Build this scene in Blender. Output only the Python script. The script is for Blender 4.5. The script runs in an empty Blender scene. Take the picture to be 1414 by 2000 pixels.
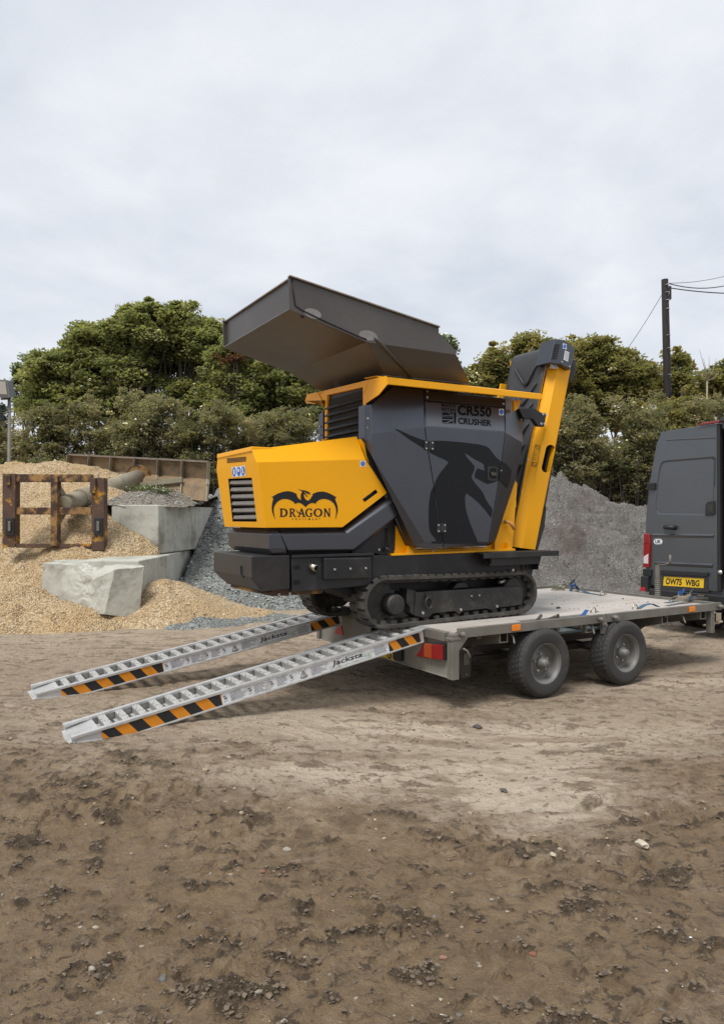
import bpy, bmesh, math, random
import numpy as np
from mathutils import Vector, Matrix
random.seed(7); rng = np.random.default_rng(11)
SC = bpy.context.scene
COL = SC.collection
R = math.radians

# ------------------------------------------------------------------ camera, sky, sun, exposure
CAM_H = 1.5; FPX = 1400.0; PITCH = R(0.5)
cam_d = bpy.data.cameras.new('camera'); cam = bpy.data.objects.new('camera', cam_d); COL.objects.link(cam)
cam.location = (0, 0, CAM_H); cam.rotation_euler = (R(90) + PITCH, 0, 0)
cam_d.sensor_fit = 'VERTICAL'; cam_d.sensor_height = 24.0; cam_d.lens = 24.0 * FPX / 2000.0
cam_d.clip_start = 0.05; cam_d.clip_end = 2000
SC.camera = cam

SUN_EL, SUN_AZ = R(60), R(-150)       # azimuth measured from +Y towards +X
world = bpy.data.worlds.new('World'); SC.world = world; world.use_nodes = True
wn = world.node_tree; wn.nodes.clear()
def W(t, **k):
    n = wn.nodes.new(t)
    for a, b in k.items(): setattr(n, a, b)
    return n
sky = W('ShaderNodeTexSky', sky_type='NISHITA', sun_disc=False, sun_elevation=SUN_EL, sun_rotation=SUN_AZ)
skys = W('ShaderNodeVectorMath', operation='SCALE'); skys.inputs['Scale'].default_value = 0.05
wn.links.new(sky.outputs[0], skys.inputs[0])
geo = W('ShaderNodeTexCoord')
sep = W('ShaderNodeSeparateXYZ'); wn.links.new(geo.outputs['Generated'], sep.inputs[0])
# project the view direction onto a cloud layer: (x, y) / (z + c)
addz = W('ShaderNodeMath', operation='ADD'); addz.inputs[1].default_value = 0.22
mx = W('ShaderNodeMath', operation='MAXIMUM'); mx.inputs[1].default_value = 0.0
wn.links.new(sep.outputs['Z'], mx.inputs[0]); wn.links.new(mx.outputs[0], addz.inputs[0])
dv = W('ShaderNodeVectorMath', operation='DIVIDE'); wn.links.new(geo.outputs['Generated'], dv.inputs[0])
cb = W('ShaderNodeCombineXYZ')
for i in range(3): wn.links.new(addz.outputs[0], cb.inputs[i])
wn.links.new(cb.outputs[0], dv.inputs[1])
n1 = W('ShaderNodeTexNoise'); n1.inputs['Scale'].default_value = 1.15; n1.inputs['Detail'].default_value = 6; n1.inputs['Roughness'].default_value = 0.55; n1.inputs['Distortion'].default_value = 0.5
n2 = W('ShaderNodeTexNoise'); n2.inputs['Scale'].default_value = 3.1; n2.inputs['Detail'].default_value = 7; n2.inputs['Roughness'].default_value = 0.55; n2.inputs['Distortion'].default_value = 0.2
wn.links.new(dv.outputs[0], n1.inputs['Vector']); wn.links.new(dv.outputs[0], n2.inputs['Vector'])
cmx = W('ShaderNodeMath', operation='MULTIPLY_ADD'); cmx.inputs[1].default_value = 0.45
cmy = W('ShaderNodeMath', operation='MULTIPLY'); cmy.inputs[1].default_value = 0.55
wn.links.new(n1.outputs[0], cmy.inputs[0]); wn.links.new(n2.outputs[0], cmx.inputs[0]); wn.links.new(cmy.outputs[0], cmx.inputs[2])
cr = W('ShaderNodeValToRGB')
cr.color_ramp.elements[0].position = 0.36; cr.color_ramp.elements[0].color = (0.250, 0.276, 0.313, 1)
cr.color_ramp.elements[1].position = 0.66; cr.color_ramp.elements[1].color = (0.368, 0.375, 0.393, 1)
e = cr.color_ramp.elements.new(0.5); e.color = (0.310, 0.325, 0.350, 1)
wn.links.new(cmx.outputs[0], cr.inputs[0])
# slow brightening towards the horizon
hr = W('ShaderNodeMapRange'); hr.inputs['From Min'].default_value = 0.0; hr.inputs['From Max'].default_value = 0.75
hr.inputs['To Min'].default_value = 1.02; hr.inputs['To Max'].default_value = 1.04
wn.links.new(mx.outputs[0], hr.inputs['Value'])
hs = W('ShaderNodeVectorMath', operation='SCALE'); wn.links.new(cr.outputs[0], hs.inputs[0]); wn.links.new(hr.outputs[0], hs.inputs['Scale'])
mix = W('ShaderNodeMix', data_type='RGBA'); mix.inputs[0].default_value = 0.92
wn.links.new(skys.outputs[0], mix.inputs[6]); wn.links.new(hs.outputs[0], mix.inputs[7])
bg = W('ShaderNodeBackground'); bg.inputs[1].default_value = 1.0
wo = W('ShaderNodeOutputWorld'); wn.links.new(mix.outputs[2], bg.inputs[0]); wn.links.new(bg.outputs[0], wo.inputs[0])

sd = bpy.data.lights.new('sun', 'SUN'); sd.energy = 1.4; sd.angle = R(24); sd.color = (1.0, 0.975, 0.94)
sun = bpy.data.objects.new('sun', sd); COL.objects.link(sun)
sdir = Vector((math.sin(SUN_AZ) * math.cos(SUN_EL), math.cos(SUN_AZ) * math.cos(SUN_EL), math.sin(SUN_EL)))
sun.rotation_euler = (-sdir).to_track_quat('-Z', 'Y').to_euler(); sun.location = sdir * 30
vs = SC.view_settings
vs.view_transform = 'Standard'; vs.look = 'None'; vs.exposure = 1.30
SC.cycles.max_bounces = 12; SC.cycles.diffuse_bounces = 6; SC.cycles.transmission_bounces = 8; vs.gamma = 1.0; vs.use_curve_mapping = False

# ------------------------------------------------------------------ frames: surveyed points of the place
TH = R(31)                       # the trailer's long axis against +X
class Frame:
    def __init__(s, th): s.th = th; s.c = math.cos(th); s.s = math.sin(th)
    def ray(s, px, py):
        x = (px - 707) / FPX; y = (1000 - py) / FPX
        a, b, z = x, math.cos(PITCH) - y * math.sin(PITCH), math.sin(PITCH) + y * math.cos(PITCH)
        return Vector((s.c * a + s.s * b, -s.s * a + s.c * b, z))
    def V(s, px, py, v):
        r = s.ray(px, py); k = v / r.y; return Vector((r.x * k, v, CAM_H + r.z * k))
    def U(s, px, py, u):
        r = s.ray(px, py); k = u / r.x; return Vector((u, r.y * k, CAM_H + r.z * k))
    def Z(s, px, py, z):
        r = s.ray(px, py); k = (z - CAM_H) / r.z; return Vector((r.x * k, r.y * k, z))
    def PL(s, px, py, P, n, off=0.0):
        o = Vector((0, 0, CAM_H)); r = s.ray(px, py); k = (P - o).dot(n) / r.dot(n)
        q = o + r * k
        return q - n * off * (1 if r.dot(n) > 0 else -1)
    def w(s, p): return Vector((s.c * p[0] - s.s * p[1], s.s * p[0] + s.c * p[1], p[2]))
FT = Frame(TH); F0 = Frame(0.0)
def plane(a, b, c):
    n = (b - a).cross(c - a).normalized(); return (a, n)

# ------------------------------------------------------------------ mesh builder
class MB:
    def __init__(s): s.v = []; s.f = []; s.m = []; s.mi = 0; s.sm = []; s.smooth = False
    def face(s, pts):
        i = len(s.v); s.v += [tuple(p) for p in pts]; s.f.append(tuple(range(i, i + len(pts)))); s.m.append(s.mi); s.sm.append(s.smooth)
    def raw(s, vs, fs, smooth=None):
        i = len(s.v); s.v += [tuple(p) for p in vs]
        for f in fs: s.f.append(tuple(i + k for k in f)); s.m.append(s.mi); s.sm.append(s.smooth if smooth is None else smooth)
    def hexa(s, p):   # p: 8 points, bottom ring 0-3, top ring 4-7
        s.raw(p, [(3, 2, 1, 0), (4, 5, 6, 7), (0, 1, 5, 4), (1, 2, 6, 5), (2, 3, 7, 6), (3, 0, 4, 7)])
    def box(s, a, b):
        x0, y0, z0 = [min(a[i], b[i]) for i in range(3)]; x1, y1, z1 = [max(a[i], b[i]) for i in range(3)]
        s.hexa([(x0, y0, z0), (x1, y0, z0), (x1, y1, z0), (x0, y1, z0), (x0, y0, z1), (x1, y0, z1), (x1, y1, z1), (x0, y1, z1)])
    def bar(s, p, q, w, h, up=(0, 0, 1)):
        p = Vector(p); q = Vector(q); d = (q - p).normalized(); up = Vector(up)
        if abs(d.dot(up)) > 0.98: up = Vector((1, 0, 0))
        x = d.cross(up).normalized(); y = x.cross(d).normalized()
        o = [(-w / 2, -h / 2), (w / 2, -h / 2), (w / 2, h / 2), (-w / 2, h / 2)]
        s.hexa([p + x * a + y * b for a, b in o] + [q + x * a + y * b for a, b in o])
    def prism(s, pts, off):   # polygon extruded by a vector
        pts = [Vector(p) for p in pts]; off = Vector(off); n = len(pts)
        s.raw(pts + [p + off for p in pts], [tuple(range(n))[::-1], tuple(range(n, 2 * n))] + [(i, (i + 1) % n, n + (i + 1) % n, n + i) for i in range(n)])
    def tube(s, pts, r, n=8, cap=True, smooth=True):
        pts = [Vector(p) for p in pts]; rs = r if isinstance(r, (list, tuple)) else [r] * len(pts)
        vs = []; fs = []; a = None
        for i, p in enumerate(pts):
            d = (pts[min(i + 1, len(pts) - 1)] - pts[max(i - 1, 0)]).normalized()
            if a is None:
                t = Vector((0, 0, 1)) if abs(d.z) < 0.9 else Vector((1, 0, 0)); a = d.cross(t).normalized()
            else: a = (a - d * a.dot(d)).normalized()
            b = d.cross(a)
            vs += [p + (a * math.cos(2 * math.pi * k / n) + b * math.sin(2 * math.pi * k / n)) * rs[i] for k in range(n)]
        for i in range(len(pts) - 1):
            fs += [(i * n + k, i * n + (k + 1) % n, (i + 1) * n + (k + 1) % n, (i + 1) * n + k) for k in range(n)]
        s.raw(vs, fs, smooth)
        if cap:
            s.raw(vs[:n], [tuple(range(n))[::-1]], False); s.raw(vs[-n:], [tuple(range(n))], False)
    def lathe(s, prof, C, ax, n=32, smooth=True, closed=False):
        # prof: (r, t) pairs, t along the axis
        C = Vector(C); ax = Vector(ax).normalized(); t = Vector((0, 0, 1)) if abs(ax.z) < 0.9 else Vector((1, 0, 0))
        a = ax.cross(t).normalized(); b = ax.cross(a); vs = []; m = len(prof)
        for k in range(n):
            g = 2 * math.pi * k / n; d = a * math.cos(g) + b * math.sin(g)
            vs += [C + d * r_ + ax * t_ for r_, t_ in prof]
        fs = []
        for k in range(n):
            for j in range(m if closed else m - 1):
                fs.append((k * m + j, k * m + (j + 1) % m, ((k + 1) % n) * m + (j + 1) % m, ((k + 1) % n) * m + j))
        s.raw(vs, fs, smooth)
    def shell(s, faces, off):
        # open faceted surface given as faces of points; its rim is carried back by off (vector), one closed solid
        off = Vector(off); key = {}; vs = []
        def idx(p):
            k = tuple(round(x, 4) for x in p)
            if k not in key: key[k] = len(vs); vs.append(Vector(p))
            return key[k]
        fi = [[idx(p) for p in f] for f in faces]; n = len(vs); cnt = {}
        for f in fi:
            for i in range(len(f)):
                cnt[(f[i], f[(i + 1) % len(f)])] = 1
        rim = [e for e in cnt if (e[1], e[0]) not in cnt]
        s.raw(vs + [v + off for v in vs], [tuple(f) for f in fi] + [tuple(n + i for i in f[::-1]) for f in fi] + [(a, n + a, n + b, b) for a, b in rim])
    def ring(s, outer, inner, off):
        # plate with a hole: outer and inner loops have the same count
        off = Vector(off); n = len(outer); vs = [Vector(p) for p in outer] + [Vector(p) for p in inner]; vs2 = vs + [p + off for p in vs]; fs = []
        for i in range(n):
            j = (i + 1) % n
            fs += [(i, j, n + j, n + i), (2 * n + i, 3 * n + i, 3 * n + j, 2 * n + j), (i, 2 * n + i, 2 * n + j, j), (n + i, n + j, 3 * n + j, 3 * n + i)]
        s.raw(vs2, fs)
    def mirror(s, vc):
        for k in range(len(s.v)): s.v[k] = (s.v[k][0], 2 * vc - s.v[k][1], s.v[k][2])
        s.f = [f[::-1] for f in s.f]; return s
    def both(s, vc):
        n = len(s.v); s.v += [(a, 2 * vc - b, c) for a, b, c in s.v]; m = len(s.f)
        s.f += [tuple(n + i for i in f[::-1]) for f in s.f[:m]]; s.m += s.m[:m]; s.sm += s.sm[:m]; return s
    def mesh(s, name, mats, base=(0, 0, 0), th=0.0, fix=True):
        me = bpy.data.meshes.new(name)
        me.from_pydata([(a - base[0], b - base[1], c - base[2]) for a, b, c in s.v], [], s.f)
        for m in mats: me.materials.append(m)
        me.polygons.foreach_set('material_index', s.m); me.polygons.foreach_set('use_smooth', s.sm)
        me.update()
        if fix:
            bm = bmesh.new(); bm.from_mesh(me); bmesh.ops.remove_doubles(bm, verts=bm.verts, dist=1e-5)
            bmesh.ops.recalc_face_normals(bm, faces=bm.faces); bm.to_mesh(me); bm.free()
        return me
def link(name, me, parent=None):
    o = bpy.data.objects.new(name, me); COL.objects.link(o)
    if parent is not None: o.parent = parent
    return o
def bev(o, w, seg=2):
    if w:
        m = o.modifiers.new('bevel', 'BEVEL'); m.width = w; m.segments = seg; m.limit_method = 'ANGLE'; m.angle_limit = R(25)
        try: m.harden_normals = True
        except Exception: pass
    return o
def tag(o, label, cat=None, group=None, kind=None):
    if label: o['label'] = label
    if cat: o['category'] = cat
    if group: o['group'] = group
    if kind: o['kind'] = kind
    return o
class Thing:
    def __init__(s, name, label, cat, base, frame=FT, group=None, extra=0.0):
        s.fr = frame; s.base = Vector(base); s.o = link(name, None); s.o.location = frame.w(base); s.o.rotation_euler = (0, 0, frame.th + extra)
        s.o.empty_display_size = 0.2; tag(s.o, label, cat, group)
    def part(s, name, mb, mats, bevel=0.0, parent=None, label=None, fix=True, kind=None):
        if not isinstance(mats, (list, tuple)): mats = [mats]
        o = link(name, mb.mesh(name, mats, s.base, fix=fix), parent or s.o); bev(o, bevel)
        if label: o['label'] = label
        if kind: o['kind'] = kind
        return o
def solo(name, mb, mats, label, cat, base, frame=FT, group=None, bevel=0.0, kind=None, fix=True):
    if not isinstance(mats, (list, tuple)): mats = [mats]
    o = link(name, mb.mesh(name, mats, base, fix=fix)); o.location = frame.w(base); o.rotation_euler = (0, 0, frame.th)
    bev(o, bevel); tag(o, label, cat, group, kind); return o
def copy_tree(o, parent=None):
    c = o.copy(); COL.objects.link(c)
    c.parent = parent
    for ch in list(o.children): copy_tree(ch, c)
    return c

# ------------------------------------------------------------------ materials
def mat(name, col, rough=0.6, metal=0.0, col2=None, nscale=4.0, namt=0.5, bump=0.0, bscale=40.0, dirt=None, dscale=2.5, dlo=0.52, dhi=0.72, spec=0.5, coat=0.0, rvar=0.0, stretch=None, damt=1.0):
    m = bpy.data.materials.new(name); m.use_nodes = True; nt = m.node_tree; N = nt.nodes; L = nt.links
    p = N['Principled BSDF']; p.inputs['Roughness'].default_value = rough; p.inputs['Metallic'].default_value = metal
    p.inputs['Specular IOR Level'].default_value = spec; p.inputs['Coat Weight'].default_value = coat; p.inputs['Coat Roughness'].default_value = 0.12
    p.inputs['Base Color'].default_value = (*col, 1)
    tc = N.new('ShaderNodeTexCoord'); vec = tc.outputs['Object']
    if stretch:
        mp = N.new('ShaderNodeMapping'); mp.inputs['Scale'].default_value = stretch; L.new(vec, mp.inputs[0]); vec = mp.outputs[0]
    cur = None
    if col2 is not None:
        n = N.new('ShaderNodeTexNoise'); n.inputs['Scale'].default_value = nscale; n.inputs['Detail'].default_value = 8; n.inputs['Roughness'].default_value = 0.62
        L.new(vec, n.inputs['Vector'])
        mr = N.new('ShaderNodeMapRange'); mr.inputs['From Min'].default_value = 0.5 - namt / 2; mr.inputs['From Max'].default_value = 0.5 + namt / 2
        L.new(n.outputs[0], mr.inputs['Value'])
        mi = N.new('ShaderNodeMix'); mi.data_type = 'RGBA'; mi.inputs[6].default_value = (*col, 1); mi.inputs[7].default_value = (*col2, 1)
        L.new(mr.outputs[0], mi.inputs[0]); cur = mi.outputs[2]
    if dirt is not None:
        n = N.new('ShaderNodeTexNoise'); n.inputs['Scale'].default_value = dscale; n.inputs['Detail'].default_value = 10; n.inputs['Roughness'].default_value = 0.7
        L.new(vec, n.inputs['Vector'])
        mr = N.new('ShaderNodeMapRange'); mr.inputs['From Min'].default_value = dlo; mr.inputs['From Max'].default_value = dhi; mr.inputs['To Max'].default_value = damt
        L.new(n.outputs[0], mr.inputs['Value'])
        mi = N.new('ShaderNodeMix'); mi.data_type = 'RGBA'; mi.inputs[7].default_value = (*dirt, 1)
        if cur is not None: L.new(cur, mi.inputs[6])
        else: mi.inputs[6].default_value = (*col, 1)
        L.new(mr.outputs[0], mi.inputs[0]); cur = mi.outputs[2]
        mr2 = N.new('ShaderNodeMapRange'); mr2.inputs['To Min'].default_value = rough; mr2.inputs['To Max'].default_value = min(1, rough + 0.35)
        L.new(mr.outputs[0], mr2.inputs['Value']); L.new(mr2.outputs[0], p.inputs['Roughness'])
    if cur is not None: L.new(cur, p.inputs['Base Color'])
    if rvar and dirt is None:
        n = N.new('ShaderNodeTexNoise'); n.inputs['Scale'].default_value = nscale * 1.7; n.inputs['Detail'].default_value = 6
        L.new(vec, n.inputs['Vector'])
        mr = N.new('ShaderNodeMapRange'); mr.inputs['From Min'].default_value = 0.3; mr.inputs['From Max'].default_value = 0.7
        mr.inputs['To Min'].default_value = rough - rvar; mr.inputs['To Max'].default_value = rough + rvar
        L.new(n.outputs[0], mr.inputs['Value']); L.new(mr.outputs[0], p.inputs['Roughness'])
    if bump:
        n = N.new('ShaderNodeTexNoise'); n.inputs['Scale'].default_value = bscale; n.inputs['Detail'].default_value = 6; n.inputs['Roughness'].default_value = 0.65
        L.new(vec, n.inputs['Vector'])
        b = N.new('ShaderNodeBump'); b.inputs['Strength'].default_value = bump; b.inputs['Distance'].default_value = 0.01
        L.new(n.outputs[0], b.inputs['Height']); L.new(b.outputs[0], p.inputs['Normal'])
    return m
DUST = (0.30, 0.25, 0.19)
M = {}
M['yellow'] = mat('yellow_paint', (0.88, 0.40, 0.001), 0.40, col2=(0.82, 0.37, 0.001), nscale=1.5, dirt=(0.50, 0.26, 0.04), dscale=6, dlo=0.62, dhi=0.85, damt=0.35, spec=0.3, bump=0.03, bscale=120)
M['anth'] = mat('anthracite_paint', (0.082, 0.087, 0.101), 0.33, metal=0.8, col2=(0.096, 0.101, 0.115), nscale=2, dirt=(0.11, 0.10, 0.09), dscale=3.5, dlo=0.55, dhi=0.85, damt=0.35)
M['anthlow'] = mat('anthracite_cast_paint', (0.018, 0.018, 0.020), 0.45, col2=(0.028, 0.027, 0.027), nscale=3, dirt=(0.12, 0.10, 0.08), dscale=4, dlo=0.5, dhi=0.85, damt=0.35, bump=0.1, bscale=60)
M['black'] = mat('black_steel', (0.007, 0.008, 0.010), 0.5, col2=(0.018, 0.018, 0.02), nscale=5, dirt=(0.09, 0.075, 0.06), dscale=5, dlo=0.52, dhi=0.85, damt=0.4, bump=0.08, bscale=60)
M['track_frame'] = mat('muddy_black_steel', (0.012, 0.012, 0.013), 0.5, col2=(0.03, 0.027, 0.024), nscale=6, dirt=(0.14, 0.12, 0.095), dscale=7, dlo=0.5, dhi=0.8, damt=0.6, bump=0.2, bscale=40)
M['darkin'] = mat('dark_recess', (0.008, 0.008, 0.008), 0.8)
M['decal'] = mat('charcoal_vinyl', (0.016, 0.017, 0.020), 0.6, spec=0.25)
M['decal_dk'] = mat('black_gloss_vinyl', (0.007, 0.008, 0.010), 0.50, spec=0.22)
M['decal_dk2'] = mat('black_letter_vinyl', (0.003, 0.003, 0.004), 0.6, spec=0.1)
M['steel'] = mat('raw_brown_steel', (0.080, 0.072, 0.067), 0.42, metal=0.5, col2=(0.115, 0.104, 0.096), nscale=1.6, namt=0.45, dirt=(0.16, 0.11, 0.08), dscale=3, dlo=0.55, dhi=0.85, damt=0.5, bump=0.05, bscale=25)
M['steel_edge'] = mat('bright_cut_steel', (0.32, 0.27, 0.22), 0.4, metal=0.6, col2=(0.2, 0.15, 0.11), nscale=9)
M['primer'] = mat('grey_primer', (0.27, 0.26, 0.25), 0.6, col2=(0.18, 0.17, 0.16), nscale=14)
M['weld'] = mat('weld_bead', (0.035, 0.030, 0.03), 0.5, metal=0.5, bump=0.4, bscale=120)
M['rubber'] = mat('dusty_rubber', (0.035, 0.032, 0.029), 0.85, col2=(0.075, 0.068, 0.058), nscale=9, dirt=(0.20, 0.175, 0.145), dscale=8, dlo=0.5, dhi=0.8, damt=0.6, bump=0.3, bscale=50)
M['tyre'] = mat('tyre_rubber', (0.026, 0.025, 0.024), 0.8, col2=(0.042, 0.04, 0.037), nscale=7, dirt=(0.14, 0.125, 0.10), dscale=5, dlo=0.5, dhi=0.85, damt=0.45, bump=0.15, bscale=90)
M['rim'] = mat('dusty_grey_rim', (0.21, 0.205, 0.195), 0.6, metal=0.3, col2=(0.15, 0.145, 0.135), nscale=6, dirt=(0.2, 0.175, 0.14), dscale=8, dlo=0.5, dhi=0.8, damt=0.5)
M['galv'] = mat('galvanised_steel', (0.20, 0.19, 0.165), 0.6, metal=0.25, col2=(0.14, 0.13, 0.11), nscale=5, namt=0.35, dirt=(0.19, 0.155, 0.11), dscale=4, dlo=0.5, dhi=0.75, damt=0.7, bump=0.06, bscale=30)
M['galvdark'] = mat('weathered_chassis_steel', (0.085, 0.075, 0.062), 0.7, metal=0.15, col2=(0.06, 0.052, 0.042), nscale=4, dirt=(0.16, 0.13, 0.09), dscale=3, dlo=0.5, dhi=0.8, damt=0.6, bump=0.1, bscale=30)
M['panel'] = mat('pale_grey_panel', (0.26, 0.25, 0.21), 0.65, col2=(0.20, 0.185, 0.15), nscale=3, namt=0.4, dirt=(0.20, 0.16, 0.11), dscale=5, dlo=0.52, dhi=0.75, damt=0.6)
M['deck'] = mat('worn_deck_board', (0.50, 0.46, 0.41), 0.6, col2=(0.38, 0.345, 0.31), nscale=2.5, namt=0.4, dirt=(0.27, 0.20, 0.145), dscale=4, dlo=0.52, dhi=0.72, damt=0.8, stretch=(0.6, 2.2, 1), bump=0.06, bscale=40)
M['alu'] = mat('aluminium', (0.62, 0.62, 0.61), 0.42, metal=0.55, col2=(0.50, 0.50, 0.49), nscale=9, dirt=(0.30, 0.265, 0.215), dscale=7, dlo=0.50, dhi=0.68, damt=0.7, bump=0.06, bscale=60)
M['alutop'] = mat('scuffed_aluminium', (0.72, 0.72, 0.70), 0.5, metal=0.3, col2=(0.55, 0.54, 0.51), nscale=30, dirt=(0.25, 0.21, 0.16), dscale=15, dlo=0.50, dhi=0.62, damt=0.75, bump=0.3, bscale=90)
M['alushaded'] = mat('dull_shaded_aluminium', (0.46, 0.46, 0.45), 0.55, metal=0.3, col2=(0.40, 0.395, 0.38), nscale=14)  # dull rung sides, with the shade of the gaps put into the colour
M['white'] = mat('white_vinyl', (0.74, 0.75, 0.77), 0.5, col2=(0.6, 0.6, 0.6), nscale=20, dirt=(0.34, 0.31, 0.27), dscale=13, dlo=0.50, dhi=0.60, damt=0.7)
M['print'] = mat('grey_print', (0.16, 0.16, 0.17), 0.6)
M['inkblack'] = mat('black_print', (0.012, 0.012, 0.016), 0.5)
M['orange'] = mat('hazard_orange', (0.70, 0.25, 0.006), 0.5, col2=(0.58, 0.2, 0.01), nscale=20, dirt=(0.3, 0.2, 0.12), dscale=22, dlo=0.62, dhi=0.75, damt=0.6)
M['hazblack'] = mat('hazard_black', (0.013, 0.013, 0.013), 0.5, dirt=(0.22, 0.2, 0.17), dscale=24, dlo=0.6, dhi=0.7, damt=0.6)
M['blue'] = mat('sign_blue', (0.02, 0.13, 0.52), 0.5)
M['green'] = mat('logo_green', (0.10, 0.28, 0.05), 0.5)
M['stickw'] = mat('sticker_white', (0.72, 0.74, 0.76), 0.5)
M['amber'] = mat('amber_plastic', (0.85, 0.25, 0.01), 0.25, col2=(0.7, 0.18, 0.01), nscale=40)
M['red'] = mat('red_lens', (0.24, 0.006, 0.010), 0.15, coat=0.5)
M['redl'] = mat('red_reflector', (0.42, 0.012, 0.02), 0.4)
M['lampor'] = mat('orange_lens', (0.34, 0.05, 0.008), 0.2, coat=0.5)
M['clear'] = mat('clear_lens', (0.62, 0.55, 0.55), 0.15, coat=0.5)
M['zinc'] = mat('zinc_bolt', (0.50, 0.49, 0.46), 0.4, metal=0.7)
M['chrome'] = mat('plated_steel', (0.55, 0.50, 0.40), 0.3, metal=0.9)
M['van'] = mat('dark_grey_van_paint', (0.115, 0.124, 0.136), 0.30, metal=0.65, col2=(0.128, 0.137, 0.149), nscale=1.5, dirt=(0.12, 0.115, 0.10), dscale=2.5, dlo=0.5, dhi=0.9, damt=0.3, coat=0.0)
M['vanblack'] = mat('black_plastic', (0.018, 0.018, 0.019), 0.55)
M['brown'] = mat('plywood_lining', (0.075, 0.05, 0.04), 0.7, col2=(0.05, 0.035, 0.03))
M['plate'] = mat('yellow_number_plate', (0.78, 0.50, 0.02), 0.4)
M['strap'] = mat('blue_webbing', (0.04, 0.085, 0.13), 0.8, col2=(0.055, 0.11, 0.16), nscale=12, bump=0.3, bscale=200)
M['strapb'] = mat('bright_blue_webbing', (0.02, 0.08, 0.25), 0.7)
M['concrete'] = mat('cast_concrete', (0.50, 0.495, 0.43), 0.85, col2=(0.36, 0.35, 0.30), nscale=1.6, namt=0.35, dirt=(0.16, 0.145, 0.11), dscale=2.2, dlo=0.47, dhi=0.68, damt=0.8, bump=0.5, bscale=25)
M['rust'] = mat('rusty_brown_steel', (0.055, 0.028, 0.020), 0.7, col2=(0.10, 0.055, 0.03), nscale=6, dirt=(0.42, 0.21, 0.03), dscale=3.2, dlo=0.55, dhi=0.6, bump=0.2, bscale=30)
M['rusty'] = mat('worn_yellow_steel', (0.36, 0.19, 0.05), 0.7, col2=(0.22, 0.13, 0.05), nscale=5, dirt=(0.055, 0.033, 0.024), dscale=3.5, dlo=0.44, dhi=0.53, bump=0.2, bscale=30)
M['blade'] = mat('weathered_blade_steel', (0.26, 0.17, 0.08), 0.8, col2=(0.15, 0.11, 0.07), nscale=3.5, dirt=(0.085, 0.065, 0.05), dscale=4, dlo=0.50, dhi=0.70, bump=0.2, bscale=25)
M['pole'] = mat('concrete_splashed_pipe', (0.31, 0.27, 0.19), 0.8, col2=(0.21, 0.18, 0.12), nscale=3, dirt=(0.13, 0.09, 0.05), dscale=4, dlo=0.55, dhi=0.75, bump=0.2, bscale=20)
M['wood'] = mat('creosoted_wood', (0.010, 0.008, 0.007), 0.9, col2=(0.018, 0.014, 0.012), nscale=5, stretch=(1, 1, 0.1))
M['wire'] = mat('cable_black', (0.02, 0.02, 0.022), 0.6)
M['lampgrey'] = mat('grey_lamp_housing', (0.19, 0.20, 0.21), 0.5)
M['belt'] = mat('conveyor_rubber', (0.035, 0.036, 0.039), 0.55, col2=(0.04, 0.04, 0.04), nscale=4)
M['facetsheen'] = mat('facet_sky_sheen', (0.150, 0.155, 0.170), 0.36, metal=0.65, col2=(0.125, 0.130, 0.143), nscale=3)  # paler grey for the upper door facet, sky reflection put into the colour
M['hose'] = mat('clear_orange_hose', (0.6, 0.28, 0.08), 0.3)
# ------------------------------------------------------------------ decals
def poly_decal(pts, fr, P, n, off): 
    mb = MB(); mb.face([fr.PL(x, y, P, n, off) for x, y in pts]); return mb
def text2d(body, offset=0.0, serif=0):
    cu = bpy.data.curves.new('lettering', 'FONT'); cu.body = body; cu.size = 1; cu.offset = offset; cu.resolution_u = 3
    o = bpy.data.objects.new('lettering', cu); COL.objects.link(o); bpy.context.view_layer.update()
    me = bpy.data.meshes.new_from_object(o, depsgraph=bpy.context.evaluated_depsgraph_get())
    vs = [tuple(v.co) for v in me.vertices]; fs = [tuple(p.vertices) for p in me.polygons]
    bpy.data.objects.remove(o); bpy.data.curves.remove(cu); bpy.data.meshes.remove(me)
    x0 = min(v[0] for v in vs); x1 = max(v[0] for v in vs); y0 = min(v[1] for v in vs); y1 = max(v[1] for v in vs)
    return [((v[0] - x0) / (x1 - x0), (v[1] - y0) / (y1 - y0)) for v in vs], fs
def text_on(mb, body, bl, br, tr, tl, offset=0.0):
    vs, fs = text2d(body, offset); bl, br, tr, tl = map(Vector, (bl, br, tr, tl))
    mb.raw([(bl * (1 - s) + br * s) * (1 - t) + (tl * (1 - s) + tr * s) * t for s, t in vs], fs)
def text_px(mb, body, q, fr, P, n, off, offset=0.0):
    text_on(mb, body, *[fr.PL(x, y, P, n, off) for x, y in q], offset=offset)
def disc(c, ax, r, n=10):
    pass
def bolt(mb, c, ax, r=0.009, h=0.008, n=6):
    mb.tube([Vector(c) - Vector(ax) * 0.004, Vector(c) + Vector(ax) * h], r, n=n, smooth=False)
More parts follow.
